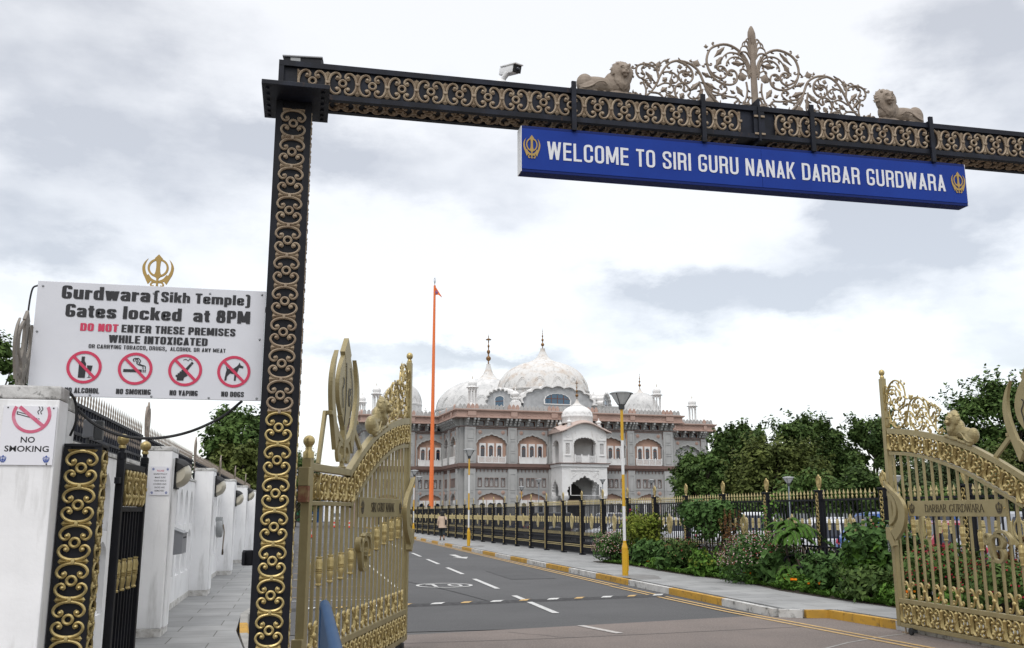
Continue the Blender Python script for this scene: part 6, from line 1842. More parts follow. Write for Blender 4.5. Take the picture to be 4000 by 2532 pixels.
for sx in (-1, 1):
    ear = jv((sx * .088, .03, 1.525), .014, hd1)
    sh = jv((sx * .165, .015, 1.325), .06, che); elb = jv((sx * .215, -.01 - .03 * sx, 1.07), .043, sh)
    wr = jv((sx * .215, .05 - .05 * sx, .85), .027, elb); pa = jv((sx * .213, .06 - .05 * sx, .785), (.022, .036), wr)
    for k in range(4):
        f = jv((sx * .208, .035 + .022 * k - .05 * sx, .74), .0095, pa); jv((sx * .20, .04 + .022 * k - .05 * sx, .70 + .006 * abs(k - 1)), .0085, f)
    th = jv((sx * .20, .105 - .05 * sx, .77), .010, wr); jv((sx * .195, .115 - .05 * sx, .735), .009, th)
    st = sx * .13      # stride: right leg back
    hip = jv((sx * .085, 0, .80), .092, pel); kn = jv((sx * .085, -st * .5 + .05, .47), .062, hip)
    an = jv((sx * .08, -st * 1.1 - (.05 if sx > 0 else 0), .085 if sx < 0 else .13), .038, kn); jv((sx * .085, -st * 1.1 + (.13 if sx < 0 else .06), .035 if sx < 0 else .03), (.038, .026), an)
body = place(skin_body('body', M['skin'], V, E_, Rd, 2), 'body', PR)
def ring_loft(rows, n=16, wave=.0, X=None, cap=True):
    """rows: (z, cx, cy, rx, ry)"""
    mb = MB(); vs = []; fs = []
    for (z, cx, cy, rx, ry) in rows:
        for j in range(n):
            a = 2 * math.pi * j / n; w_ = 1 + wave * math.sin(3 * a + z * 9)
            vs.append((cx + rx * w_ * math.cos(a), cy + ry * w_ * math.sin(a), z))
    for i in range(len(rows) - 1):
        for j in range(n):
            a0 = i * n + j; a1 = i * n + (j + 1) % n; fs.append((a0, a1, a1 + n, a0 + n))
    if cap: fs += [tuple(range(n))[::-1], tuple(range((len(rows) - 1) * n, len(rows) * n))]
    return mb.add(vs, fs, X)
mb = MB()
mb.merge(ring_loft([(.70, .02, -.02, .235, .165), (.78, .015, -.015, .225, .16), (.92, .01, -.01, .205, .15), (1.05, 0, 0, .19, .14), (1.2, 0, .01, .20, .145), (1.30, 0, .012, .195, .13), (1.36, 0, .015, .13, .10), (1.40, 0, .015, .075, .075)], 20, .018))
for sx in (-1, 1):
    mb.tube([tuple(p) for p in spline([(sx * .15, .015, 1.325), (sx * .19, .0, 1.22), (sx * .228, -.01 - .03 * sx, 1.07), (sx * .225, .03 - .05 * sx, .93), (sx * .218, .05 - .05 * sx, .84)], 4)], [.062 + (.058 if i < 5 else .066 - .003 * i) * 0 + .006 * math.sin(i * 1.9) for i in range(17)], 10)
mb.build('jacket', M['beige'], PR, 60)
mb = MB()
for sx in (-1, 1):
    st = sx * .13
    mb.tube([tuple(p) for p in spline([(sx * .085, 0, .84), (sx * .088, -st * .2 + .02, .66), (sx * .085, -st * .5 + .05, .47), (sx * .083, -st * .85 - (.02 if sx > 0 else 0), .26 if sx < 0 else .29)], 4)], [.115, .113, .11, .105, .10, .096, .092, .088, .085, .082, .080, .078, .076], 12)
mb.build('trousers', M['dark_cloth'], PR, 60)
mb = MB(); mb.ball(1, T(0, .015, 1.535) @ SC(.108, .118, .125), 14, 10); mb.ball(1, T(0, -.03, 1.43) @ SC(.10, .09, .10), 12, 8); mb.ball(1, T(0, 0, 1.37) @ SC(.15, .11, .05), 12, 8); mb.build('headscarf', M['hair'], PR, 60)
mb = MB(); mb.bbox(.13, .245, -.20, -.10, .86, 1.16, .04); mb.build('shoulder_bag', M['hair'], PR, 40)
mb = MB(); mb.tube([tuple(p) for p in spline([(.13, -.13, 1.14), (.09, -.10, 1.30), (.10, .0, 1.385), (.13, .10, 1.25)], 5)], .014, 6); mb.build('bag_strap', M['hair'], PR)
mb = MB()
for sx in (-1, 1):
    st = sx * .13
    if sx < 0: mb.bbox(sx * .085 - .048, sx * .085 + .048, -st * 1.1 - .06, -st * 1.1 + .19, .0, .05, .015)
    else: mb.bbox(-.045, .045, -.03, .03, -.12, .12, .012, T(sx * .085, -st * 1.1 - .03, .10) @ RX(R(-62)))
mb.build('shoes', M['rubber'], PR)

# ================================================================== cars
CAR_N = {'n': 0}
def paint(name, col, metal=.2):
    m = mat(name, col, .28, metal, spec=.6)
    m.node_tree.nodes['Principled BSDF'].inputs['Coat Weight'].default_value = .6
    return m
CP = {'white': paint('white_car_paint', (.62, .63, .65), 0), 'black': paint('black_car_paint', (.012, .012, .014)), 'grey': paint('dark_grey_car_paint', (.06, .065, .07), .4), 'silver': paint('silver_car_paint', (.34, .35, .37), .5),
      'red': paint('red_car_paint', (.30, .012, .03)), 'blue': paint('blue_car_paint', (.012, .09, .36)), 'navy': paint('navy_car_paint', (.015, .02, .05))}
def car(x, y, rz, col, kind, label, group='cars parked behind the black and gold fence'):
    L, Wd, Hh = {'hatch': (4.0, 1.74, 1.47), 'suv': (4.5, 1.86, 1.68), 'sedan': (4.6, 1.8, 1.44), 'van': (4.9, 1.95, 1.95)}[kind]
    t = thing('parked_car', label, 'car', (x, y, 0), R(rz), group)
    hw = Wd / 2; zb = .24; bl = .92 if kind != 'suv' else 1.03
    if kind == 'van': bl = 1.08
    nose_z = {'hatch': .80, 'suv': .95, 'sedan': .78, 'van': 1.0}[kind]
    # lower body: sections along x (front at -x)
    secs = [(-L / 2, .42, .60, .62), (-L / 2 + .10, .30, nose_z - .12, .80), (-L / 2 + .45, zb, nose_z - .02, .95), (-L / 2 + 1.05, zb, bl - .04, 1.0), (-.3, zb, bl, 1.0), (L / 2 - 1.0, zb, bl + .02, 1.0), (L / 2 - .25, zb + .02, bl + .02, .97), (L / 2 - .05, .34, bl - .06, .90), (L / 2, .45, .75, .84)]
    vs = []; fs = []
    for (sx, z0, z1, k) in secs:
        zm = (z0 + z1) / 2
        for (yy, zz) in ((-.86, z0), (-1, z0 + (z1 - z0) * .22), (-1.0, zm), (-.955, z1 - .03), (-.86, z1), (0, z1 + .025), (.86, z1), (.955, z1 - .03), (1.0, zm), (1, z0 + (z1 - z0) * .22), (.86, z0), (0, z0)):
            vs.append((sx, yy * hw * k, zz))
    n = 12
    for i in range(len(secs) - 1):
        for j in range(n):
            a, b = i * n + j, i * n + (j + 1) % n
            fs.append((a, a + n, b + n, b))
    fs += [tuple(range(n)), tuple(range((len(secs) - 1) * n, len(secs) * n))[::-1]]
    mb = MB(); mb.add(vs, [f[::-1] for f in fs])
    # cabin
    r0 = {'hatch': (-.95, -.25, 1.35, 1.85), 'suv': (-1.0, -.35, 1.65, 2.1), 'sedan': (-.85, -.1, 1.05, 1.75), 'van': (-1.75, -1.15, 2.1, 2.35)}[kind]
    xa, xb, xc, xd = r0
    zt = Hh - .05
    def cab(grow, z0_, zt_):
        return [(xa - grow, -.90 * hw, z0_), (xb, -.70 * hw, zt_), (xc, -.70 * hw, zt_), (min(xd + grow, L / 2 - .05), -.90 * hw, z0_), (xa - grow, .90 * hw, z0_), (xb, .70 * hw, zt_), (xc, .70 * hw, zt_), (min(xd + grow, L / 2 - .05), .90 * hw, z0_)]
    v2 = cab(0, bl - .02, zt)
    mb.add(v2, [(0, 3, 2, 1), (4, 5, 6, 7), (0, 1, 5, 4), (3, 7, 6, 2)])
    # roof, slightly domed
    mb.add([(xb - .02, -.69 * hw, zt - .004), (xc + .02, -.69 * hw, zt - .004), (xc + .02, .69 * hw, zt - .004), (xb - .02, .69 * hw, zt - .004), (xb + .22, -.52 * hw, Hh), (xc - .22, -.52 * hw, Hh), (xc - .22, .52 * hw, Hh), (xb + .22, .52 * hw, Hh)],
           [(0, 1, 5, 4), (1, 2, 6, 5), (2, 3, 7, 6), (3, 0, 4, 7), (4, 5, 6, 7)])
    body_ = mb.build('body', CP[col], t, 35)
    # windows as panels proud of the cabin
    def panel(name, idx, ins, off):
        P = [Vector(v2[i]) for i in idx]; c = sum(P, Vector()) / 4
        nrm = (P[1] - P[0]).cross(P[2] - P[0]).normalized()
        if nrm.dot(c - Vector((0, 0, .8))) < 0: nrm = -nrm
        Q = [c + (p - c) * ins + nrm * off for p in P]
        m2 = MB(); m2.add(Q, [(0, 1, 2, 3)] if (Q[1] - Q[0]).cross(Q[2] - Q[0]).dot(nrm) > 0 else [(3, 2, 1, 0)])
        return m2.build(name, M['glass'], t)
    panel('windscreen', (0, 1, 5, 4), .88, .006); panel('rear_window', (3, 7, 6, 2), .84, .006)
    for sgn, idx in ((-1, (0, 3, 2, 1)), (1, (4, 5, 6, 7))):
        P = [Vector(v2[i]) for i in idx]
        if sgn < 0: a, d, c, b = P
        else: a, b, c, d = P
        # split the side glass into front and rear panes
        def lerp(p, q, u): return p + (q - p) * u
        for (u0, u1) in ((.05, .50), (.54, .94)):
            q = [lerp(lerp(a, d, u0), lerp(b, c, u0), .10), lerp(lerp(a, d, u1), lerp(b, c, u1), .10), lerp(lerp(a, d, u1), lerp(b, c, u1), .90), lerp(lerp(a, d, u0), lerp(b, c, u0), .90)]
            q = [p + Vector((0, sgn * .008, .003)) for p in q]
            MB().add(q, [(0, 1, 2, 3) if sgn < 0 else (3, 2, 1, 0)]).build('side_window', M['glass'], t)
    for sx in (-L / 2 + .82, L / 2 - .80):
        for sy in (-1, 1):
            m2 = MB(); m2.lathe([(.20, -.10), (.31, -.10), (.325, -.06), (.325, .06), (.31, .10), (.20, .10)], 18, T(sx, sy * (hw - .09), .325) @ RX(R(90)))
            wh = m2.build('wheel', M['rubber'], t, 40)
            m2 = MB(); m2.lathe([(.02, -.095), (.20, -.098), (.205, .098), (.02, .095)], 14, T(sx, sy * (hw - .088), .325) @ RX(R(90))); m2.build('rim', M['steel'], wh, 40)
    for sy in (-1, 1):
        m2 = MB(); m2.ball(1, T(-L / 2 + .16, sy * hw * .64, nose_z - .17) @ SC(.13, .19, .085), 10, 6); m2.build('headlight', M['diffuser'], t, 60)
        m2 = MB(); m2.ball(1, T(L / 2 - .10, sy * hw * .74, bl - .16) @ SC(.09, .13, .12), 10, 6); m2.build('tail_light', M['red_ink'], t, 60)
        m2 = MB(); m2.bbox(xa + .12, xa + .28, sy * hw - .02 if sy > 0 else -hw - .16, hw + .16 if sy > 0 else -hw + .02, bl + .0, bl + .13, .03); m2.build('wing_mirror', CP[col], t)
    m2 = MB(); m2.bbox(-L / 2 - .012, -L / 2 + .03, -.45, .45, .43, .58, .01); m2.build('grille', M['rubber'], t)
    m2 = MB(); m2.bbox(-L / 2 - .03, -L / 2 + .0, -.26, .26, .36, .425, .005); m2.bbox(L / 2 - .0, L / 2 + .02, -.26, .26, .58, .68, .005); m2.build('number_plate', M['plain_board'], t)
    return t
car(15.2, 30.6, 172, 'white', 'suv', 'white tall car behind the fence right of the round topped shrub')
car(15.6, 36.4, 175, 'white', 'hatch', 'white hatchback behind the fence between the two tall shrubs')
car(15.0, 41.8, 176, 'white', 'sedan', 'white saloon behind the fence left of the tall golden shrub')
car(15.0, 45.2, 174, 'grey', 'hatch', 'dark grey car behind the open pavement fence, next to the white saloon')
car(14.9, 49.0, 176, 'black', 'sedan', 'black saloon behind the open pavement fence')
car(14.8, 53.4, 176, 'black', 'suv', 'black tall car behind the open pavement fence, below the porch')
car(14.6, 58.5, 176, 'navy', 'hatch', 'navy car behind the fence, farther along the pavement')
car(14.2, 64.5, 176, 'black', 'hatch', 'black hatchback behind the fence near the orange flagpole')
car(15.6, 25.3, 170, 'white', 'hatch', 'white hatchback behind the fence beside the blue one')
car(16.4, 24.0 - 1.1, 172, 'blue', 'suv', 'bright blue car behind the fence left of the gold gate edge')
car(16.2, 20.3, 168, 'red', 'hatch', 'red car seen through the DARBAR GURDWARA gate leaf')
car(16.0, 17.6, 170, 'silver', 'suv', 'silver car with dark windows seen through the DARBAR GURDWARA gate leaf')
car(21.5, 33.5, 82, 'silver', 'hatch', 'silver car in the second row, before the palisade fence')
car(23.5, 39.5, 80, 'white', 'hatch', 'white car in the second row, before the palisade fence')
car(22.6, 27.5, 85, 'grey', 'sedan', 'dark grey saloon in the second row behind the red car')
car(20.0, 60, 90, 'white', 'suv', 'white tall car far off in the car park before the porch')
car(26.0, 70, 92, 'silver', 'hatch', 'silver car far off in the car park, right of the porch')
# grey palisade fence behind the car park
PF = thing('palisade_fence', 'grey steel palisade fence at the foot of the trees behind the parked cars', 'fence', (17, 47.5, 0), math.atan2(-7, 31))
mb = MB()
for i in range(200):
    x = i * .16
    mb.add([(x, 0, .1), (x + .075, 0, .1), (x + .075, 0, 1.55), (x + .06, 0, 1.66), (x + .0375, 0, 1.60), (x + .015, 0, 1.66), (x, 0, 1.55), (x + .0375, .03, .1), (x + .0375, .03, 1.58)], [(0, 1, 2, 3, 4, 5, 6), (7, 8, 6, 0), (1, 2, 8, 7)])
mb.build('pales', M['steel'], PF)
mb = MB(); mb.box(0, 32, .035, .075, .45, .50); mb.box(0, 32, .035, .075, 1.25, 1.30)
for i in range(12): mb.box(i * 2.9, i * 2.9 + .09, .076, .16, 0, 1.6)
mb.build('rails', M['grey_box'], PF)

# ================================================================== far left: things seen between the gate bars
def cone(x, y, label):
    t = thing('traffic_barrier', label, 'barrier', (x, y, 0), 0, 'red and white barriers on the road')
    mb = MB(); mb.bbox(-.28, .28, -.28, .28, 0, .06, .02); mb.build('base', M['rubber'], t)
    for k in range(4):
        z0, z1 = .06 + k * .2, .06 + (k + 1) * .2
        r0, r1 = .17 - .028 * k, .17 - .028 * (k + 1)
        MB().lathe([(r0, z0), (r1, z1)], 14).build('band', M['cone_red'] if k % 2 == 0 else M['line_w'], t, 40)
cone(.72, 65.5, 'nearest red and white road cone, close behind the gate hinge')
cone(3.9, 112, 'red and white road cone far off, left of the pair behind the bars'); cone(5.4, 108, 'red and white road cone far off, right of the pair behind the bars')
car(1.4, 150, 92, 'grey', 'hatch', 'dark grey car far off behind the SIRI GURU NANAK gate leaf bars', 'distant cars behind the SIRI GURU NANAK gate leaf'); car(5.6, 150, 90, 'silver', 'suv', 'silver tall car far off behind the SIRI GURU NANAK gate leaf bars', 'distant cars behind the SIRI GURU NANAK gate leaf'); car(8.6, 140, 88, 'black', 'hatch', 'black car far off behind the SIRI GURU NANAK plate', 'distant cars behind the SIRI GURU NANAK gate leaf')
SK = thing('skip', 'green waste skip in front of the far white building', 'skip', (-.6, 175, 0))
mb = MB(); mb.add([(-2, -1, .2), (2, -1, .2), (2, 1, .2), (-2, 1, .2), (-2.5, -1.2, 2.4), (2.5, -1.2, 2.4), (2.5, 1.2, 2.4), (-2.5, 1.2, 2.4)], [(3, 2, 1, 0), (0, 1, 5, 4), (1, 2, 6, 5), (2, 3, 7, 6), (3, 0, 4, 7)]); mb.bbox(-2.6, 2.6, -1.3, 1.3, 2.38, 2.5, .02); mb.build('hull', M['green_skip'], SK)
BC = thing('portable_toilet', 'blue portable cabin standing before the far white building', 'cabin', (3.0, 175, 0))
mb = MB(); mb.bbox(-1.1, 1.1, -1, 1, 0, 4.0, .08); mb.build('cabin_shell', M['blue_box'], BC); mb = MB(); mb.bbox(-.6, .6, -1.05, -1.001, .2, 3.3, .02); mb.build('door', M['blue_paint'], BC)
FB = thing('white_building', 'long low white building far off at the end of the road', 'building', (4, 190, 0))
mb = MB(); mb.bbox(-16, 16, 0, 14, 0, 10.2, .05); mb.build('wall', M['white_wall'], FB)
mb = MB(); mb.bbox(-16.3, 16.3, -.3, 14.3, 10.21, 10.6, .05); mb.build('roof', M['lamp_lid'], FB)
for k in range(7):
    mb = MB(); mb.bbox(-13 + k * 4.2, -11.4 + k * 4.2, -.06, .02, 4.4, 7.2, .02); w = mb.build('window', M['glass'], FB)
    mb = MB(); mb.bbox(-12.25 + k * 4.2, -12.15 + k * 4.2, -.09, -.061, 4.4, 7.2, .01); mb.build('glazing_bar', M['white_plastic'], w)

# ================================================================== the temple
TO = (17.36, 103.69, 0)
TA = R(4.5)
TP = thing('temple', 'large grey stone Sikh temple with pink cornices, white ribbed domes and gilt finials', 'temple', TO, TA)

def cusp_arch(u0, u1, zs, zt, lobes, amp, ogee=0.0, n=8):
    """points of a multifoil arch from (u1,zs) over the apex to (u0,zs)"""
    c = (u0 + u1) / 2; w = (u1 - u0) / 2; h = zt - zs
    K = lobes * n
    pts = []
    for i in range(K + 1):
        t = i / K
        a = math.pi * t
        x = math.cos(a) * w; z = math.sin(a) ** .82 * h if 0 < t < 1 else 0
        z *= (1 - ogee) ; z += ogee * h * max(0, 1 - abs(math.cos(a))) ** 3
        am = amp * abs(math.sin(lobes * math.pi * t))
        nx, nz = math.cos(a), math.sin(a)
        pts.append((c + x + nx * am, zs + z + nz * am))
    return pts
def arch_hole(u0, u1, z0, zs, zt, lobes=0, amp=0, ogee=0.0):
    if lobes == 0:
        c = (u0 + u1) / 2; w = (u1 - u0) / 2
        return [(u0, z0), (u1, z0)] + [(c + w * math.cos(math.pi * i / 12), zs + (zt - zs) * math.sin(math.pi * i / 12)) for i in range(13)]
    return [(u0, z0), (u1, z0)] + cusp_arch(u0, u1, zs, zt, lobes, amp, ogee)

BRK = MB()   # cornice bracket, hanging from the soffit; local: wall at y=0, outward -y
BRK.prism([(0, 0), (-.85, 0), (-.85, -.22), (-.62, -.34), (-.60, -.46), (-.36, -.58), (-.34, -.74), (-.12, -.86), (0, -.95)], -.11, .11, RZ(R(90)) @ SC(1, 1, 1))
BRK_ME = None
ROS = MB(); ROS.lathe([(.22, 0), (.22, .03), (.16, .06), (.15, .04), (.08, .05), (.06, .09), (.01, .10)], 12, RX(R(90)), rib=lambda a, t: 1 + .06 * math.cos(8 * a))
BRK_ME = BRK.mesh('bracket', M['temple_grey2']); ROS_ME = ROS.mesh('rosette', M['pink'], 40)

def jali(mb, X, u0, u1, z0, z1, y, st=.12, w=.028):
    """diagonal lattice clipped to a rectangle"""
    W_, H_ = u1 - u0, z1 - z0
    k = 0
    off = -H_
    while off < W_:
        for sgn in (1, -1):
            # line u = off + t, z = t  (sgn 1) or mirrored
            ta = max(0, -off); tb = min(H_, W_ - off)
            if tb - ta > .02:
                a = (off + ta, ta); b = (off + tb, tb)
                if sgn < 0: a = (W_ - a[0], a[1]); b = (W_ - b[0], b[1])
                mb.bar((u0 + a[0], y + (.004 if sgn < 0 else 0), z0 + a[1]), (u0 + b[0], y + (.004 if sgn < 0 else 0), z0 + b[1]), w, .03, X)
        off += st
def facade(name_m, width, bays, pil, X, tweak=0.0, detail=True, wins=3, low=True, cornice_ext=(0, 0), inner_l=False, inner_r=False, blank=(), z_top=13.0, parapet=True):
    """builds one wall face. X maps (along, depth(+ = into the building), height) to the temple frame."""
    screen = MB(); trim = MB(); pink = MB(); belt = MB(); corn = MB(); par = MB(); parp = MB(); jal = MB(); bal = MB(); pilm = MB(); brown = MB()
    out_ = [(0, 0), (width, 0), (width, 10.98), (0, 10.98)]
    holes = []
    for bi, (c, hw) in enumerate(bays):
        k = hw / 1.7
        blankb = bi in blank
        holes.append(arch_hole(c - 1.72 * k, c + 1.72 * k, 7.05, 8.85, 10.12, 9, .075, .12))
        if low and not blankb:
            holes.append(arch_hole(c - 1.52 * k, c + 1.52 * k, .3, 2.85, 3.78, 9, .055, .15))
            for q in ((-1.33, -.53, 0, .57, 1.33) if hw > 1.2 else (-.7, 0, .7)):
                holes.append([(c + q * k - .17 * max(.6, k), 4.51), (c + q * k + .17 * max(.6, k), 4.51), (c + q * k + .17 * max(.6, k), 5.39), (c + q * k - .17 * max(.6, k), 5.39)])
    screen.prism([out_] + holes, -.42, -.02, X)
    for bi, (c, hw) in enumerate(bays):
        k = hw / 1.7
        blankb = bi in blank
        # moulded ogee edge of the arch, proud of the wall
        a0 = cusp_arch(c - 1.72 * k, c + 1.72 * k, 8.85, 10.12, 9, .075, .12)
        a1 = [(c + (p[0] - c) * 1.0, p[1]) for p in a0]
        o_ = [(c + (p[0] - c) * 1.09, 8.85 + (p[1] - 8.85) * 1.12 + (.16 * k if abs(p[0] - c) < .05 else 0)) for p in a0]
        trim.prism([(p[0], p[1]) for p in o_] + [(p[0], p[1]) for p in reversed(a1)], -.50, -.421, X)
        for sg in (-1, 1):
            trim.box(*sorted((c + sg * 1.72 * k, c + sg * 1.85 * k)), -.50, -.421, 7.05, 8.85, X)
        # raised bay frame
        for (u0, u1, z0, z1) in ((c - 1.85 * k, c + 1.85 * k, 10.80, 10.90), (c - 1.85 * k, c - 1.78 * k, 10.1, 10.8), (c + 1.78 * k, c + 1.85 * k, 10.1, 10.8)):
            brown.box(u0, u1, -.47, -.421, z0, z1, X)
        if blankb:
            trim.box(c - 1.74 * k, c + 1.74 * k, -.10, -.015, 7.0, 10.25, X)
        else:
            pink.box(c - 1.9 * k, c + 1.9 * k, -.10, -.015, 7.0, 10.4, X)
        for sg in (-1, 1):
            o = place(ROS_ME, 'rosette', TP); o.matrix_local = X @ T(c + sg * 1.31 * k, -.42, 10.42) @ SC(max(.75, k), 1, 1)
            if low and not blankb:
                o = place(ROS_ME, 'rosette', TP); o.matrix_local = X @ T(c + sg * 1.33 * k, -.42, 3.84) @ SC(max(.75, k), 1, 1)
        if not blankb:
            nw = wins
            for wi in range(nw):
                uc = c + (wi - (nw - 1) / 2) * .96 * k
                ww = .36 * max(.55, k)
                fr = MB()
                fr.prism([[(uc - ww, 7.72), (uc + ww, 7.72), (uc + ww, 9.24), (uc - ww, 9.24)], arch_hole(uc - ww * .66, uc + ww * .66, 7.74, 8.78, 9.02)], -.19, -.101, X)
                f = fr.build('window_frame', M['marble'], TP)
                g = MB(); g.box(uc - ww * .8, uc + ww * .8, -.125, -.1015, 7.73, 9.2, X); g.build('pane', M['glass'], f)
                g = MB()
                g.box(uc - ww * .66, uc + ww * .66, -.15, -.126, 8.66, 8.76, X); g.box(uc - ww * .66, uc - ww * .54, -.15, -.126, 7.74, 8.655, X); g.box(uc + ww * .54, uc + ww * .66, -.15, -.126, 7.74, 8.655, X)
                g.build('window_bar', M['wood'], f)
                if low:
                    fr = MB()
                    fr.prism([[(uc - ww * 1.22, .3), (uc + ww * 1.22, .3), (uc + ww * 1.22, 3.05), (uc - ww * 1.22, 3.05)], arch_hole(uc - ww * .86, uc + ww * .86, .32, 2.35, 2.72, 5, .02)], -.19, -.101, X)
                    f = fr.build('window_frame', M['marble'], TP)
                    g = MB(); g.box(uc - ww, uc + ww, -.125, -.1015, .31, 2.9, X); g.build('pane', M['glass'], f)
            # balcony with lattice
            b0, b1 = c - 1.58 * k, c + 1.58 * k
            bal.box(b0, b1, -.62, -.50, 7.02, 7.10, X); bal.box(b0, b1, -.60, -.53, 7.66, 7.74, X)
            for q in range(5):
                uq = b0 + (b1 - b0) * q / 4
                bal.box(uq - .05, uq + .05, -.625, -.505, 7.101, 7.86, X)
            if c < 5 or 21 < c:
                for q in range(4):
                    jali(bal, X, b0 + (b1 - b0) * q / 4 + .05, b0 + (b1 - b0) * (q + 1) / 4 - .05, 7.1, 7.66, -.565, .13, .03)
            else:
                bal.box(b0, b1, -.58, -.545, 7.101, 7.66, X)
        if low and not blankb:
            pink.box(c - 1.75 * k, c + 1.75 * k, -.10, -.015, .2, 4.0, X)
            for q in ((-1.33, -.53, 0, .57, 1.33) if hw > 1.2 else (-.7, 0, .7)):
                ww = .17 * max(.6, k)
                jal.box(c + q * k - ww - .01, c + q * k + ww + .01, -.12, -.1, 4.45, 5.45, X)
                brown.prism([[(c + q * k - ww - .06, 4.45), (c + q * k + ww + .06, 4.45), (c + q * k + ww + .06, 5.45), (c + q * k - ww - .06, 5.45)], [(c + q * k - ww, 4.51), (c + q * k + ww, 4.51), (c + q * k + ww, 5.39), (c + q * k - ww, 5.39)]], -.455, -.421, X)
                jali(bal, X, c + q * k - ww, c + q * k + ww, 4.51, 5.39, -.22, .11, .028)
            trim.box(c - 1.95 * k, c + 1.95 * k, -.47, -.421, 4.20, 4.30, X)
        # hanging dentils under the belt course
        for q in range(9):
            uq = c - 1.7 * k + 3.4 * k * q / 8
            brown.box(uq - .04, uq + .04, -.5, -.421, 6.08, 6.36, X)
        brown.box(c - 1.9 * k, c + 1.9 * k, -.49, -.421, 6.361, 6.43, X)
        pink.box(c - 2.02 * k, c - 1.90 * k, -.48, -.421, .0, 6.43, X); pink.box(c + 1.90 * k, c + 2.02 * k, -.48, -.421, .0, 6.43, X); pink.box(c - 1.98 * k, c - 1.90 * k, -.47, -.421, 7.0, 10.80, X); pink.box(c + 1.90 * k, c + 1.98 * k, -.47, -.421, 7.0, 10.80, X)
    for (a, b) in pil:
        pilm = MB()
        pilm.box(a, b, -.58, -.421, 0, 6.43, X); pilm.box(a, b, -.58, -.421, 7.0, 10.98, X)
        m = (a + b) / 2; w = (b - a) * .32
        for (z0, z1) in ((.3, 1.5), (1.7, 3.0), (3.2, 3.9), (4.1, 5.9), (7.2, 8.2), (8.4, 9.5), (9.7, 10.8)):
            pilm.prism([[(m - w, z0), (m + w, z0), (m + w, z1), (m - w, z1)], [(m - w + .06, z0 + .06), (m + w - .06, z0 + .06), (m + w - .06, z1 - .06), (m - w + .06, z1 - .06)]], -.63, -.581, X)
        pilm.build('pilaster', M['temple_grey2'], TP)
    e0, e1 = cornice_ext
    tw = tweak
    # belt course
    belt.box(-e0 * .62, width + e1 * .62, -.62 - tw, -.40, 6.431, 6.62, X); belt.box(-e0 * .75, width + e1 * .75, -.75 - tw, -.40, 6.621, 6.88, X); belt.box(-e0 * .68, width + e1 * .68, -.68 - tw, -.40, 6.881, 6.99, X)
    # clerestory openings between the brackets
    clo = MB(); cl = []
    for (c, hw) in bays:
        for q in (-1.12, 0, 1.12):
            k = hw / 1.7
            cl.append((c + q * k, .34 * k))
    clo.prism([[(0, 10.981), (width, 10.981), (width, 11.95), (0, 11.95)]] + [[(u - w, 11.16), (u + w, 11.16), (u + w, 11.72), (u - w, 11.72)] for u, w in cl], -.38, -.05, X)
    for (u, w) in cl:
        f = MB().prism([[(u - w, 11.16), (u + w, 11.16), (u + w, 11.72), (u - w, 11.72)], [(u - w + .07, 11.22), (u + w - .07, 11.22), (u + w - .07, 11.66), (u - w + .07, 11.66)]], -.28, -.20, X).build('window_frame', M['wood'], TP)
        MB().box(u - w, u + w, -.19, -.17, 11.16, 11.72, X).build('pane', M['glass'], f)
    us = []
    for (c, hw) in bays:
        k = hw / 1.7
        us += [c - 1.68 * k, c - .56 * k, c + .56 * k, c + 1.68 * k]
    for (a, b) in pil:
        us += [a + .22, b - .22]
    for u in us:
        o = place(BRK_ME, 'bracket', TP); o.matrix_local = X @ T(u, -.38, 11.95)
    brown.box(0, width, -.53, -.421, 10.86, 10.979, X) if False else None
    brown.box(-e0 * .55, width + e1 * .55, -.55 - tw, -.381, 10.985, 11.07, X)
    # pink cornice : fascia with mouldings and a carved band
    cz = 11.952
    corn.box(-e0 * 1.30, width + e1 * 1.30, -1.30 - tw, -.0, cz, cz + .09, X)
    corn.box(-e0 * 1.20, width + e1 * 1.20, -1.20 - tw, -.0, cz + .091, cz + .19, X)
    corn.box(-e0 * 1.10, width + e1 * 1.10, -1.10 - tw, -.0, cz + .191, cz + .70, X)
    corn.box(-e0 * 1.22, width + e1 * 1.22, -1.22 - tw, -.0, cz + .701, cz + .80, X)
    corn.box(-e0 * 1.34, width + e1 * 1.34, -1.34 - tw, -.0, cz + .801, cz + .92, X)
    # carved hexagon links on the fascia
    u = .4
    while u < width - .4:
        corn.prism([[(u, cz + .45), (u + .12, cz + .58), (u + .5, cz + .58), (u + .62, cz + .45), (u + .5, cz + .31), (u + .12, cz + .31)], [(u + .06, cz + .45), (u + .15, cz + .53), (u + .47, cz + .53), (u + .56, cz + .45), (u + .47, cz + .36), (u + .15, cz + .36)]], -1.13 - tw, -1.101 - tw, X)
        u += .72
    for (a, b) in pil:
        corn.box(a + .12, b - .12, -1.26 - tw, -1.101 - tw, cz + .191, cz + .70, X)
    # parapet of pointed merlons
    if parapet:
        zb = cz + .921
        par.box(-e0 * .95, width + e1 * .95, -.95 - tw, -.70, zb, zb + .10, X)
        n = max(1, int((width + e0 + e1) / .47)); st = (width + .9 * (e0 + e1)) / n
        for i in range(n):
            u = -e0 * .9 + (i + .5) * st
            ispil = any(a - .05 < u < b + .05 for a, b in pil)
            w = .20
            shape = [(u - w, zb + .10), (u + w, zb + .10), (u + w, zb + .34), (u + w * .75, zb + .47), (u + .04, zb + .58), (u, zb + .62), (u - .04, zb + .58), (u - w * .75, zb + .47), (u - w, zb + .34)]
            if ispil: shape = [(p[0], zb + .10 + (p[1] - zb - .10) * 1.12) for p in shape]
            (parp if ispil else par).prism(shape, -.92 - tw, -.76, X)
    B = lambda mb, nm, m: mb.build(nm, m, TP) if mb.v else None
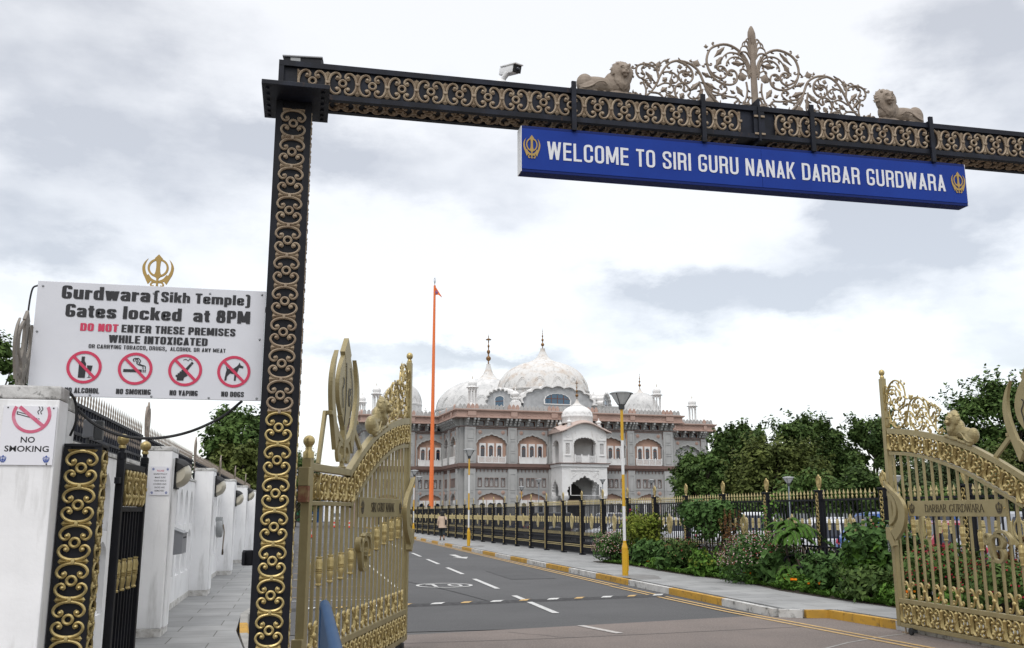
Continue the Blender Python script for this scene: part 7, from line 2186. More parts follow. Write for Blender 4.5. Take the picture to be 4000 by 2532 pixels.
    B(screen, 'facade_wall', M['temple_grey']); B(trim, 'arch_moulding', M['temple_grey2']); B(pink, 'arch_infill', M['pink2']); B(belt, 'belt_course', M['brown']); B(corn, 'cornice', M['pink'])
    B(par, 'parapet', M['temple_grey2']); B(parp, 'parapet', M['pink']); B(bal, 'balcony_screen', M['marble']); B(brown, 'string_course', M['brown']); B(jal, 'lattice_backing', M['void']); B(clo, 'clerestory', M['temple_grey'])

DW = 25.1
core = MB()
core.box(0, DW, 0, 40, 0, 12.0); core.box(-9.2, 34.3, 9.0, 34, 0, 11.97)
core.box(.8, DW - .8, 1.0, 39, 12.0, 12.95); core.box(-8.4, 33.5, 9.8, 33, 11.97, 12.9)
core.build('main_block', M['temple_grey'], TP)
bays5 = [(3.06, 1.7), (7.82, 1.7), (12.58, 1.7), (17.34, 1.7), (22.0, 1.7)]
facade('front', DW, bays5, [(0, 1.2), (4.95, 5.95), (9.72, 10.7), (14.48, 15.45), (19.35, 20.2), (23.9, DW)], T(0, 0, 0), 0.0, cornice_ext=(1, 1))
# left return of the projecting block (looks to -u)
facade('return', 9.0, [(2.4, .95), (5.9, 1.25)], [(7.6, 8.4), (3.65, 4.2), (0.02, .9)], T(0, 9.0, 0) @ RZ(R(-90)), .003, cornice_ext=(0, 0), wins=3)
# wings
facade('wing_left', 9.2, [(2.4, 1.62), (7.35, 1.62)], [(0, .5), (4.3, 5.35)], T(-9.2, 9.0, 0), .006, cornice_ext=(1, 0))
facade('wing_right', 9.2, [(2.3, 1.55), (6.6, 1.75)], [(8.5, 9.2), (4.2, 4.75)], T(DW, 9.0, 0), .006, cornice_ext=(0, 1), blank=(1,))
facade('wing_side', 18, [(3, 1.6), (8, 1.6), (13, 1.6)], [(.0, .8), (5, 6), (10, 11), (15.5, 16.5), (17, 18)], T(-9.2, 27, 0) @ RZ(R(-90)), .009, cornice_ext=(0, 0))
facade('wing_side', 18, [(3, 1.6), (8, 1.6), (13, 1.6)], [(.0, .8), (5, 6), (10, 11), (15.5, 16.5)], T(34.3, 9, 0) @ RZ(R(90)), .009, cornice_ext=(0, 0))
facade('return', 9.0, [(2.4, 1.1), (5.9, 1.25)], [(7.6, 8.4), (3.65, 4.2)], T(DW, 0, 0) @ RZ(R(90)), .003, cornice_ext=(0, 0))

# ------------------------------------------------------------------ domes
def finial(mbt, x, y, z, h, parasol=False, r=1.0):
    """gilt stack of balls; profile in unit height"""
    p = [(.055, 0), (.03, .02), (.045, .05), (.025, .07), (.03, .10), (.115, .15), (.135, .19), (.115, .235), (.04, .27), (.03, .29), (.05, .305), (.028, .33), (.075, .37), (.095, .415), (.07, .455), (.03, .48), (.025, .50), (.04, .515), (.022, .535), (.05, .57), (.058, .60), (.04, .635), (.02, .66)]
    if parasol:
        p += [(.018, .68), (.035, .74), (.018, .79), (.02, .80), (.15, .80), (.145, .82), (.06, .845), (.02, .86), (.015, .89), (.03, .905), (.014, .925), (.008, .965), (.0005, 1.0)]
    else:
        p += [(.016, .68), (.03, .72), (.014, .76), (.012, .80), (.028, .83), (.012, .86), (.008, .92), (.0005, 1.0)]
    mbt.lathe([(q * h * r * .62, zz * h) for q, zz in p], 12, T(x, y, z))
def dome(name, x, y, zbase, r, zmid, ztop_dome, rcone, zcone, zfin, label, m, parasol=False, drum=True, nrib=16, band_z=None):
    mb = MB()
    hd = ztop_dome - zmid
    prof = []
    if drum: prof += [(r * 1.0, zbase), (r * 1.0, zmid - .25)]
    prof += [(r * 1.02, zmid - .22), (r * 1.025, zmid - .05), (r * 1.0, zmid)]
    for i in range(1, 13):
        a = math.pi / 2 * i / 12
        rr = r * (math.cos(a) ** .90); zz = zmid + hd * 1.06 * math.sin(a)
        if rr < rcone * .92 or zz > ztop_dome: break
        prof.append((rr, zz))
    prof.append((rcone * .9, ztop_dome))
    mb.lathe(prof, 64, T(x, y, 0))
    d = mb.build('dome', m, TP, 50); d['label'] = label
    mb = MB()                                        # ribs
    for k in range(nrib):
        a = 2 * math.pi * (k + .5) / nrib
        pts = []
        for i in range(10):
            an = math.pi / 2 * (.06 + .74 * i / 9)
            rr = r * (math.cos(an) ** .90) + .005; zz = zmid + hd * 1.06 * math.sin(an)
            pts.append((x + rr * math.cos(a), y + rr * math.sin(a), zz))
        mb.tube(pts, .026 * r / 5, 5)
    mb.build('ribs', m, d, 60)
    mb = MB()                                        # relief petals round the shoulder
    for k in range(nrib):
        a = 2 * math.pi * k / nrib
        for dz, q in ((.10, 1.0), (.18, .8)):
            pts = []
            for j in range(9):
                t = j / 8; b = a + (t - .5) * 2 * math.pi / nrib * .72 * q
                zz = zmid + hd * (.04 + .30 * q * math.sin(math.pi * t) ** .8)
                an = math.asin(min(.99, (zz - zmid) / (hd * 1.06))); rr = r * (math.cos(an) ** .90) + .015
                pts.append((x + rr * math.cos(b), y + rr * math.sin(b), zz))
            mb.tube(pts, .026 * r / 5, 5)
    mb.build('petal_relief', m, d, 60)
    mb = MB(); h = zcone - ztop_dome
    mb.lathe([(rcone * 1.06, ztop_dome - .10), (rcone * 1.1, ztop_dome), (rcone * .98, ztop_dome + .06 * h), (rcone * .62, ztop_dome + .22 * h), (rcone * .38, ztop_dome + .44 * h), (rcone * .24, ztop_dome + .70 * h), (rcone * .15, ztop_dome + .93 * h), (rcone * .16, zcone)], 32, T(x, y, 0), rib=lambda a, t: 1 + .025 * math.cos(16 * a) * (1 - t))
    mb.build('lotus_cap', M['dome2'], d, 45)
    mb = MB(); finial(mb, x, y, zcone, zfin - zcone, parasol); mb.build('gilt_finial', M['finial'], d, 50)
    return d
dome('dome', 12.55, 9.75, 12.9, 5.72, 16.5, 20.1, 1.85, 22.0, 24.7, 'largest white ribbed dome above the entrance', M['dome2'], False)
dome('dome', 12.45, 35, 12.9, 7.85, 16.7, 21.1, 2.05, 23.75, 28.45, 'rear dome with dark stains and a parasol finial', M['dome'], True)
dome('dome', 29.1, 17, 12.5, 2.6, 15.2, 17.75, .82, 18.45, 20.8, 'small dome on the right wing', M['dome'], False, nrib=12)
dome('dome', -4.0, 17, 12.5, 2.6, 15.2, 17.75, .82, 18.45, 20.8, 'small dome on the left wing', M['dome'], False, nrib=12)
dd = dome('dome', 12.58, -2.1, 11.5, 1.74, 12.35, 13.45, .78, 14.25, 16.5, 'small ribbed dome on the entrance porch', M['marble'], True, nrib=12)
# lower bulge of the porch dome
MB().lathe([(1.35, 11.2), (1.38, 11.62), (1.58, 11.85), (1.72, 12.1), (1.75, 12.3)], 48, T(12.58, -2.1, 0)).build('dome_base', M['marble'], dd, 50)
# platform, cusped gables and windows at the foot of the main dome
mb = MB(); mb.box(5.2, 19.9, 4.2, 17, 12.951, 13.5); mb.bbox(4.6, 20.4, 3.6, 17.4, 13.501, 13.66, .03); mb.bbox(15.9, 20.2, 3.4, 6, 13.661, 14.25, .03); mb.build('dome_platform', M['temple_grey'], TP)
def gable(c, w, z0, zs, zt, X, win, lab):
    mb = MB()
    a = cusp_arch(c - w, c + w, zs, zt, 9, .24, .0)
    mb.prism([(c - w, z0)] + [(c + w, z0)] + a, .0, 1.6, X)
    g = mb.build('gable', M['ashlar'], TP); g['label'] = lab
    mb = MB(); o_ = [(c + (p[0] - c) * 1.06, zs + (p[1] - zs) * 1.10) for p in a]
    mb.prism(o_ + list(reversed(a)), -.30, 1.55, X); mb.build('gable_edge', M['marble'], g)
    (u0, u1, y0, y1, y2) = win
    mb = MB(); hole = arch_hole(u0, u1, y0, y1, y2, 9, .05)
    oo = [(c + (p[0] - c) * 1.09, y0 - .10 + (p[1] - y0) * 1.12) for p in hole]
    mb.prism([oo, hole], -.10, -.001, X); f = mb.build('window_frame', M['marble'], g)
    mb = MB(); mb.prism(hole, -.04, -.0015, X); mb.build('pane', M['glass_blue'], f)
    mb = MB()
    n = 4 if u1 - u0 > 2 else 1
    for k in range(1, n):
        uu = u0 + (u1 - u0) * k / n; mb.box(uu - .035, uu + .035, -.075, -.041, y0, y2 - .15, X)
    mb.box(u0, u1, -.07, -.0415, y0 + (y2 - y0) * .5, y0 + (y2 - y0) * .5 + .06, X); mb.build('glazing_bar', M['wood'], f)
gable(12.1, 4.25, 13.0, 14.2, 16.1, T(0, 3.0, 0), (10.5, 13.6, 14.25, 14.5, 15.42), 'wide cusped gable with a fan window')
gable(0, 1.75, 13.0, 14.2, 15.75, T(5.45, 4.6, 0) @ RZ(R(-52)), (-.62, .62, 13.9, 14.7, 15.1), 'narrow cusped gable left of the fan window')
gable(0, 1.75, 13.0, 14.2, 15.75, T(18.9, 4.9, 0) @ RZ(R(52)), (-.62, .62, 13.9, 14.7, 15.1), 'narrow cusped gable right of the fan window')
def kalash(x, y, z, h, m, lab=None):
    mb = MB(); mb.lathe([(q * h, zz * h) for q, zz in [(.30, 0), (.30, .08), (.20, .12), (.20, .18), (.28, .22), (.20, .27), (.13, .32), (.19, .37), (.27, .45), (.28, .54), (.22, .63), (.10, .70), (.06, .74), (.10, .77), (.05, .80), (.03, .88), (.06, .91), (.02, .94), (.001, 1.0)]], 18, T(x, y, z))
    o = mb.build('urn_finial', M[m], TP, 50)
    return o
for (x, y) in ((6.75, 2.6), (16.9, 3.7)): kalash(x, y, 14.25, 1.75, 'marble')
mb = MB(); mb.bbox(6.2, 7.3, 2.1, 3.1, 12.96, 14.25, .04); mb.build('urn_plinth', M['marble'], TP)
for (x, y) in ((-1.2, 15.3), (2.0, 4.4), (26.2, 16), (31.9, 15.2)): kalash(x, y, 12.9, 1.9, 'marble')
# roof kiosks
def kiosk(x, y, z0, ze, zt, lab, s=1.0):
    hh = ze - z0
    mb = MB()
    for k in range(8):
        a = R(45 * k + 22.5); c, q = math.cos(a) * .50 * s, math.sin(a) * .50 * s
        mb.lathe([(.09, z0), (.09, z0 + .12), (.055, z0 + .2), (.05, ze - .45), (.09, ze - .38), (.06, ze - .3), (.11, ze - .18)], 8, T(x + c, y + q, 0))
    k_ = mb.build('kiosk', M['marble'], TP, 45); k_['label'] = lab
    mb = MB(); mb.lathe([(.66 * s, z0 - .3), (.66 * s, z0)], 8, T(x, y, 0) @ RZ(R(22.5)))
    mb.lathe([(.56 * s, ze - .22), (.58 * s, ze - .06), (.80 * s, ze - .04), (.84 * s, ze + .02), (.62 * s, ze + .07), (.56 * s, ze + .12), (.55 * s, ze + .22)], 8, T(x, y, 0) @ RZ(R(22.5)))
    mb.build('eaves', M['marble'], k_)
    mb = MB(); h = zt - ze
    mb.lathe([(.50 * s, ze + .2), (.56 * s, ze + .32), (.58 * s, ze + .46), (.53 * s, ze + .64), (.40 * s, ze + .79), (.24 * s, ze + .87), (.13 * s, ze + .95), (.06 * s, ze + 1.02)], 20, T(x, y, 0), rib=lambda a, t: 1 + .02 * math.cos(10 * a)); mb.build('cupola', M['marble'], k_, 40)
    mb = MB(); finial(mb, x, y, ze + 1.0, zt - ze - 1.0, False, 1.7); mb.build('gilt_finial', M['finial_gold'], k_, 50)
kiosk(1.35, 1.6, 13.0, 15.6, 17.1, 'roof kiosk over the left corner of the main block', .88)
kiosk(24.3, 1.7, 13.0, 15.58, 17.1, 'roof kiosk over the right corner of the main block', .88)
kiosk(33.35, 10.0, 13.0, 15.4, 16.95, 'roof kiosk on the right wing corner', .92)
kiosk(-8.25, 10.0, 13.0, 15.5, 17.0, 'roof kiosk on the left wing corner', .88)
kiosk(-8.3, 22.0, 13.0, 15.8, 17.2, 'rear roof kiosk on the left wing', .88)

# ------------------------------------------------------------------ white marble entrance porch
PU0, PU1, PV = 9.95, 15.22, -4.2
pm = MB(); pc = (PU0 + PU1) / 2
fs_ = [[(PU0, 3.0), (PU1, 3.0), (PU1, 6.6), (PU0, 6.6)]]
hole = [(pc - 1.98, 2.98)] + [(pc - 1.98, 3.0)]
front_outline = [(PU0, 3.5), (PU0, 6.6), (PU1, 6.6), (PU1, 3.5), (pc + 1.95, 3.5)] + cusp_arch(pc - 1.95, pc + 1.95, 3.75, 5.55, 13, .13, .25) + [(pc - 1.95, 3.5)]
pm.prism(front_outline, PV, PV + .5)
for xside in (PU0, PU1 - .5):
    Xs = T(xside + (.0 if xside == PU0 else .5), 0, 0) @ RZ(R(-90)) if xside == PU0 else T(PU1, PV, 0) @ RZ(R(90))
    if xside == PU0:
        Xs = T(PU0, 0, 0) @ RZ(R(-90))
    L = 4.2 - .505
    o0 = 0.0 if xside == PU0 else .505
    so = [(o0, 3.5), (o0, 6.6), (o0 + L, 6.6), (o0 + L, 3.5), (o0 + L - .75, 3.5)] + cusp_arch(o0 + .85, o0 + L - .75, 3.7, 5.2, 9, .11, .25) + [(o0 + .85, 3.5)]
    pm.prism(so, 0, .45, Xs)
pm.build('porch_screen', M['marble'], TP)
for (u, v) in ((PU0 + .42, PV + .3), (PU1 - .42, PV + .3), (PU0 + .42, -.5), (PU1 - .42, -.5), (pc + 1.55, -.6)):
    mb = MB(); mb.lathe([(.40, 0), (.40, .5), (.27, .65), (.25, 2.7), (.33, 2.85), (.27, 2.95), (.46, 3.25), (.48, 3.5)], 12, T(u, v, 0)); mb.build('porch_column', M['marble'], TP, 45)
mb = MB(); mb.bbox(PU0 - .16, PU1 + .16, PV - .16, -.5, 6.601, 6.92, .03); mb.build('porch_cornice', M['marble'], TP)
mb = MB(); mb.bbox(PU0 - .32, PU1 + .32, PV - .32, -.5, 6.921, 7.01, .02); mb.build('porch_ledge', M['brown'], TP)
# raised panel mouldings on the lower front
mb = MB()
mb.prism([[(PU0 + .9, 3.55), (PU1 - .9, 3.55), (PU1 - .9, 6.3), (PU0 + .9, 6.3)], [(PU0 + 1.0, 3.5), (PU1 - 1.0, 3.5), (PU1 - 1.0, 6.18), (PU0 + 1.0, 6.18)]], PV - .07, PV - .001)
for k in range(10): mb.prism([[(PU0 + .25 + k * .48, 6.35), (PU0 + .45 + k * .48, 6.35), (PU0 + .55 + k * .48, 6.45), (PU0 + .45 + k * .48, 6.55), (PU0 + .25 + k * .48, 6.55), (PU0 + .15 + k * .48, 6.45)], [(PU0 + .28 + k * .48, 6.40), (PU0 + .42 + k * .48, 6.40), (PU0 + .48 + k * .48, 6.45), (PU0 + .42 + k * .48, 6.50), (PU0 + .28 + k * .48, 6.50), (PU0 + .22 + k * .48, 6.45)]], PV - .04, PV - .001)
r_ = random.Random(11)
for k in range(60):
    u = r_.uniform(PU0 + 1.05, PU1 - 1.05); z = r_.uniform(4.6, 6.1)
    if (abs(u - pc) / 2.25) ** 2 + ((z - 3.7) / 2.05) ** 2 < 1: continue
    mb.tube(arc3(u, PV - .012, z, .13) if False else [(u + .12 * math.cos(t * .9), PV - .012, z + .12 * math.sin(t * .9) * (1 - t * .1)) for t in range(6)], .022, 4)
mb.build('porch_relief', M['marble'], TP)
# dark doorway behind and lettered board
mb = MB(); mb.prism([[(pc - 2.4, .2), (pc + 2.4, .2), (pc + 2.4, 6.0), (pc - 2.4, 6.0)], arch_hole(pc - 1.45, pc + .95, .25, 3.6, 5.0, 9, .08, .2)], -.66, -.60); mb.build('porch_back_wall', M['temple_grey'], TP)
mb = MB(); mb.box(pc - 2.3, pc + 2.3, -.59, -.585, .2, 5.9); mb.build('doorway', M['void'], TP)  # flat dark sheet standing in for the unlit interior
mb = MB(); mb.box(pc - 1.85, pc + 1.2, -1.2, -1.1, 2.45, 3.05); sb_ = mb.build('porch_board', M['pink2'], TP)
mb = MB()
for k, (du, sh) in enumerate([(-.9, 0), (-.72, 1), (-.5, 2), (-.3, 0), (-.12, 1), (.14, 2), (.32, 1), (.5, 0), (.72, 2), (.9, 1)]):
    u = pc - .3 + du
    mb.box(u - .09, u + .09, -1.215, -1.2005, 2.86, 2.89); mb.box(u + .05, u + .08, -1.215, -1.2005, 2.62, 2.859)
    if sh: mb.box(u - .07, u + .049, -1.215, -1.2005, 2.62, 2.65)
    if sh > 1: mb.box(u - .07, u - .045, -1.215, -1.2005, 2.651, 2.80)
mb.build('lettering', M['wood'], sb_)
# upper storey
UU0, UU1 = PU0 + .12, PU1 - .02
uc = (UU0 + UU1) / 2
up = MB()
oh = arch_hole(uc - 1.26, uc + 1.26, 7.05, 8.95, 9.72, 11, .07, .0)
top_curve = [(UU1, 10.35)] + [(uc + 2.5 * math.cos(math.pi * t / 16) * 1.0, 10.35 + .95 * max(0, math.sin(math.pi * t / 16)) ** 1.5) for t in range(1, 16)] + [(UU0, 10.35)]
jw = [[(uc + s * 2.0 - .23, 7.95), (uc + s * 2.0 + .23, 7.95), (uc + s * 2.0 + .23, 9.15), (uc + s * 2.0 - .23, 9.15)] for s in (-1, 1)]
up.prism([[(UU0, 7.012), (UU1, 7.012)] + top_curve, oh] + jw, PV, PV + .35)
for side in (0, 1):
    Xs = T(UU0, -.0, 0) @ RZ(R(-90)) if side == 0 else T(UU1, PV, 0) @ RZ(R(90))
    a, b = (.0, 3.84) if side == 0 else (.355, 4.2)
    m_ = (a + b) / 2
    tc_ = [(b, 10.30)] + [(m_ + (b - a) / 2 * math.cos(math.pi * t / 12), 10.30 + .75 * max(0, math.sin(math.pi * t / 12)) ** 1.5) for t in range(1, 12)] + [(a, 10.30)]
    up.prism([[(a, 7.012), (b, 7.012)] + tc_, arch_hole(m_ - .95, m_ + .95, 7.06, 8.8, 9.55, 9, .07)], 0, .3, Xs)
up.build('upper_porch_screen', M['marble'], TP)
mb = MB()
ah = arch_hole(uc - 1.26, uc + 1.26, 7.05, 8.95, 9.72, 11, .07, .0)
mb.prism([(uc + (p[0] - uc) * 1.2, 8.95 + (p[1] - 8.95) * 1.32) for p in cusp_arch(uc - 1.26, uc + 1.26, 8.95, 9.72, 11, .0)] + list(reversed(cusp_arch(uc - 1.26, uc + 1.26, 8.95, 9.72, 11, .08))), PV - .07, PV - .001)
for s in (-1, 1):
    mb.box(uc + s * 1.42 - .05, uc + s * 1.42 + .05, PV - .09, PV - .001, 7.02, 10.3)
    mb.box(uc + s * 2.0 - .5, uc + s * 2.0 + .5, PV - .08, PV - .001, 9.45, 9.55); mb.box(uc + s * 2.0 - .32, uc + s * 2.0 + .32, PV - .10, PV - .001, 7.78, 7.86)
    mb.prism([arc(uc + s * 2.0, 9.95, .2, 0, 360, 14)[:-1], arc(uc + s * 2.0, 9.95, .12, 0, 360, 14)[:-1]], PV - .05, PV - .001)
    jali(mb, I4, uc + s * 2.0 - .23, uc + s * 2.0 + .23, 7.95, 9.15, PV + .12, .11, .026)
for q in range(4):
    u = uc - 1.2 + .8 * q; mb.box(u - .06, u + .06, PV - .14, PV - .02, 7.012, 7.95)
mb.box(uc - 1.26, uc + 1.26, PV - .11, PV - .05, 7.72, 7.8)
jali(mb, I4, uc - 1.14, uc - .46, 7.1, 7.72, PV - .08, .11, .028); jali(mb, I4, uc + .46, uc + 1.14, 7.1, 7.72, PV - .08, .11, .028); mb.box(uc - .34, uc + .34, PV - .1, PV - .06, 7.05, 7.72)
mb.build('upper_porch_trim', M['marble'], TP)
mb = MB(); mb.box(UU0 + .35, UU1 - .35, -.75, -.62, 7.02, 10.3); mb.build('upper_porch_back', M['marble'], TP)
mb = MB(); mb.prism(arch_hole(uc - 1.6, uc + .05, 7.05, 8.9, 9.6, 7, .06), -.80, -.751); mb.build('upper_doorway', M['wood'], TP)
# curved pink roof edge
rf = MB()
N_ = 20
def roof_z(t): return 10.42 + 1.02 * max(0, math.sin(math.pi * t)) ** 1.5
us = [UU0 - .45 + (UU1 - UU0 + .9) * i / N_ for i in range(N_ + 1)]
vs = []; fs = []
for i, u in enumerate(us):
    t = i / N_
    z = roof_z(t)
    vs += [(u, PV - .5, z - .10), (u, PV - .5, z), (u, PV + .4, z + .22 + .10 * math.sin(math.pi * t)), (u, -2.1, z + .34), (u, -.7, z + .20), (u, -.7, z - .10)]
for i in range(N_):
    for j in range(5):
        a = i * 6 + j; fs.append((a, a + 6, a + 7, a + 1))
    a = i * 6; fs.append((a + 5, a + 11, a + 6, a))
fs += [tuple(range(6)), tuple(range(N_ * 6, N_ * 6 + 6))[::-1]]
rf.add(vs, [f[::-1] for f in fs])
rf.build('porch_roof', M['pink3'], TP, 30)
# side eaves, curved the same way
rs = MB()
for (u0, sg) in ((UU0, -1), (UU1, 1)):
    vs = []; fs = []
    for i in range(13):
        t = i / 12; v = PV - .4 + 4.1 * t; z = 10.36 + .62 * max(0, math.sin(math.pi * t)) ** 1.4
        vs += [(u0 + sg * .42, v, z - .12), (u0 + sg * .42, v, z - .03), (u0 - sg * .35, v, z + .26), (u0 - sg * .35, v, z + .10)]
    for i in range(12):
        for j in range(4):
            a, b = i * 4 + j, i * 4 + (j + 1) % 4; fs.append((a, b, b + 4, a + 4))
    rs.add(vs, fs)
rs.build('porch_roof', M['pink3'], TP, 30)
for (x, y) in ((uc - 1.75, PV + .15), (uc + 1.75, PV + .15), (uc - 1.75, -1.2), (uc + 1.75, -1.2)):
    kalash(x, y, 10.95, 1.05, 'marble')
for x in (UU0 - .05, UU1 + .05):
    mb = MB(); finial(mb, x, PV + 1.8, 11.1, .5, False, 2.2); mb.build('gilt_finial', M['finial'], TP, 50)

# ================================================================== flagpole with the orange cloth
FP = thing('flagpole', 'tall flagpole wrapped in orange cloth with a pointed orange pennant', 'flagpole', (11.35, 85.0, 0), R(-12))
mb = MB()
n_ = 150; pr = []
for i in range(n_):
    z0 = 22.35 * i / n_; z1 = 22.35 * (i + 1) / n_; q = .215 - .115 * i / n_
    pr += [(q * 1.0, z0), (q * 1.03, z0 + .3 * (z1 - z0)), (q * .985, z1 - .012)]
mb.lathe(pr, 14); mb.build('wrapped_pole', M['orange'], FP, 60)
mb = MB(); mb.rod((0, 0, 22.3), (0, 0, 22.65), .03); khanda(mb, T(0, -.02, 22.5) @ SC(.22, 1, .62), .04); mb.build('khanda_finial', M['steel'], FP)
mb = MB(); nx, nz = 10, 6; vs = []; fs = []
for i in range(nx + 1):
    t = i / nx
    for j in range(nz + 1):
        s_ = j / nz
        top = (.06 + .62 * t, .0, 22.3 - 1.0 * t); bot = (.06 + .62 * t, 0, 21.42 - .22 * t + .12 * math.sin(math.pi * t))
        z = top[2] + (bot[2] - top[2]) * s_
        vs.append((top[0] - .02, .06 * math.sin(5 * t + 2 * s_) * (1 - .4 * t), z))
for i in range(nx):
    for j in range(nz):
        a = i * (nz + 1) + j; fs.append((a, a + nz + 1, a + nz + 2, a + 1))
mb.add(vs, fs); pn = mb.build('pennant', M['orange'], FP, 60)
mb = MB(); khanda(mb, T(.20, -.085, 21.52) @ SC(.3, .1, .36), .1); mb.build('emblem', M['blue_ink'], pn)

# ================================================================== trees
TREES = [  # x, y, h, w, trunk_h, material, leaf size, n, shape, label
 (26.7, 61.0, 5.7, 4.3, .8, 'leaf_mid', .24, 4600, 'round', 'lowest broad leaved tree, overlapping the right wing of the temple'),
 (32.2, 66.0, 8.2, 4.9, 1.4, 'leaf_dark', .25, 4800, 'round', 'tall dark tree second from the temple, with a rounded top'),
 (38.4, 67.5, 9.0, 6.8, 1.5, 'leaf_dark', .25, 6800, 'round', 'tall dark tree with spiky top in the middle of the row'),
 (29.4, 55.5, 6.2, 7.0, .4, 'leaf_olive', .22, 7500, 'spread', 'broad olive green tree in front of the dark ones'),
 (28.2, 50.0, 3.9, 4.2, .2, 'leaf_mid', .2, 3000, 'spread', 'low ivy green bush below the olive green tree'),
 (41.0, 62.5, 8.6, 5.4, 1.3, 'leaf_dark', .25, 6000, 'round', 'dark tree just left of the gold crest of the DARBAR GURDWARA gate leaf'),
 (39.0, 52.0, 5.2, 6.4, .3, 'leaf_grey', .2, 4200, 'spread', 'grey green low tree seen through the DARBAR GURDWARA gate leaf'),
 (50.6, 60.0, 11.4, 9.0, 1.8, 'leaf_mid', .25, 9500, 'round', 'tallest tree, behind the lion of the DARBAR GURDWARA gate leaf'),
 (51.0, 54.0, 9.6, 6.4, 1.4, 'leaf_purple', .25, 4800, 'round', 'purple brown leaved tree, outermost beyond the tallest one'),
 (42.5, 53.0, 5.6, 6.5, .3, 'leaf_olive', .22, 4500, 'spread', 'low green tree under the tallest one'),
 (25.6, 52.0, 2.5, 3.2, .1, 'leaf_dark', .18, 2000, 'spread', 'low dark bush under the temple side of the row of trees'),
 (33.5, 52.5, 4.4, 5.5, .2, 'leaf_dark', .2, 3600, 'spread', 'dark bush filling the gap right of the olive green tree'),
 (36.0, 48.5, 3.2, 5.0, .1, 'leaf_mid', .18, 3000, 'spread', 'low hedge bush behind the palisade fence'),
]
tg = 'trees behind the car park'
for i, (x, y, h, w, th, m, ls, n, shp, lab) in enumerate(TREES):
    tk, cr = tree_mesh(100 + i, h, w, th, ls * .74, int(n * 3.1), 36 if w > 6 else 26, shape=shp)
    t = thing('tree', lab, 'tree', (x, y, 0), rnd.random() * 6, tg)
    tk.build('trunk', M['bark'], t, 60); cr.build('crown', M[m], t)
for i, (x, y, h, w, m, lab) in enumerate([(-3.1, 47.0, 6.5, 4.4, 'leaf_mid', 'green tree behind the boundary wall, left of the tall scrollwork post'), (-2.75, 43.0, 4.5, 2.6, 'leaf_olive', 'lower light green tree behind the wall beside the tall post'),
                                          (-.6, 120.0, 9.0, 6.5, 'leaf_dark', 'dark tree seen between the tall post and the SIRI GURU NANAK gate leaf'), (-13.5, 45.0, 9.2, 4.2, 'leaf_mid', 'green tree rising behind the broad pillar and the notice board')]):
    tk, cr = tree_mesh(300 + i, h, w, 1.2, .15, 12000, 28)
    t = thing('tree', lab, 'tree', (x, y, 0), 0, 'trees beyond the boundary wall')
    tk.build('trunk', M['bark'], t, 60); cr.build('crown', M[m], t)

# ================================================================== planting bed
def shrub(name, x, y, h, w, mats, label, leaf=.05, n=2200, seed=1, aspect=1.8, flowers=None, low=.05, ball=None, dp=None, cat='shrub', up=.35, stems=5, group='shrubs in the flower bed'):
    r = random.Random(seed)
    t = thing(name, label, cat, (x, y, KZ), 0, group)
    dp = w if dp is None else dp
    st = MB(); fo = MB()
    K = 15
    cl = []
    for i in range(K):
        a = i * 2.399; q = math.sqrt((i + .5) / K) * .36
        z = low * h + (h - low * h) * r.uniform(.22, .80) * (1 - .35 * q)
        if ball: z = ball[0] + (h - ball[0]) * r.uniform(.22, .78)
        cl.append((math.cos(a) * w * q, math.sin(a) * dp * q, z, w * r.uniform(.18, .30)))
    for (cx, cy, cz, s) in cl:
        st.tube([(cx * .12 + r.gauss(0, .02), cy * .12, 0), (cx * .5, cy * .5, cz * .55), (cx, cy, cz)], [.014 + .006 * h, .01, .004], 5)
        rz = min(s * 1.05, (h - cz) * 1.0 + .05)
        leaf_quads(fo, blob_points(r, cx, cy, cz, s, s * dp / w, max(.08, rz), n // K, .5, floor=.015), leaf, r, up=up, aspect=aspect)
    for k in range(14):      # shoots
        a = r.uniform(0, 6.28); q = r.uniform(.2, .5)
        bx, by = math.cos(a) * w * q, math.sin(a) * dp * q; bz = h * r.uniform(.6, .95)
        L = h * r.uniform(.08, .2)
        for j in range(10):
            leaf_quads(fo, [((bx * (1 + .02 * j), by * (1 + .02 * j), bz + L * j / 9), (math.cos(a), math.sin(a), .6))], leaf * .9, r, aspect=aspect)
        st.tube([(bx * .8, by * .8, bz * .75), (bx * 1.18, by * 1.18, bz + L)], .004, 4)
    st.build('stems', M['bark'], t); fo.build('foliage', M[mats], t)
    if flowers:
        for (m, cnt, sz, zmin) in flowers:
            fl_ = MB()
            for k in range(cnt):
                a = r.uniform(0, 6.28); u = r.uniform(-.3, 1)
                q = math.sqrt(max(0, 1 - u * u))
                p = (math.cos(a) * q * w * .5 * r.uniform(.85, 1.08), math.sin(a) * q * dp * .5 * r.uniform(.85, 1.08), max(zmin * h, h * .5 + u * h * .5 * r.uniform(.85, 1.1)))
                leaf_quads(fl_, [(p, (math.cos(a), math.sin(a), .5))] * 2, sz, r, aspect=1.1, up=.2)
            fl_.build('flowers', M[m], t)
    return t
PF_ = [('pet_pink', 560, .026, .1), ('pet_coral', 160, .024, .1)]
shrub('flowering_shrub', 9.72, 29.3, .95, 1.35, 'leaf_shrub', 'rounded shrub dotted with pale pink flowers behind the nearest lamp post', .045, 3400, 21, 1.8, PF_)
shrub('tall_shrub', 10.25, 27.9, 1.6, 1.4, 'leaf_yellow', 'tall golden green shrub between the lamp post and the round topped shrub', .055, 3200, 22, 2.0, low=.2)
shrub('dark_shrub', 10.1, 27.2, .7, 1.1, 'leaf_shrub', 'dark leafy shrub under the tall golden green one', .09, 1500, 23, 2.2)
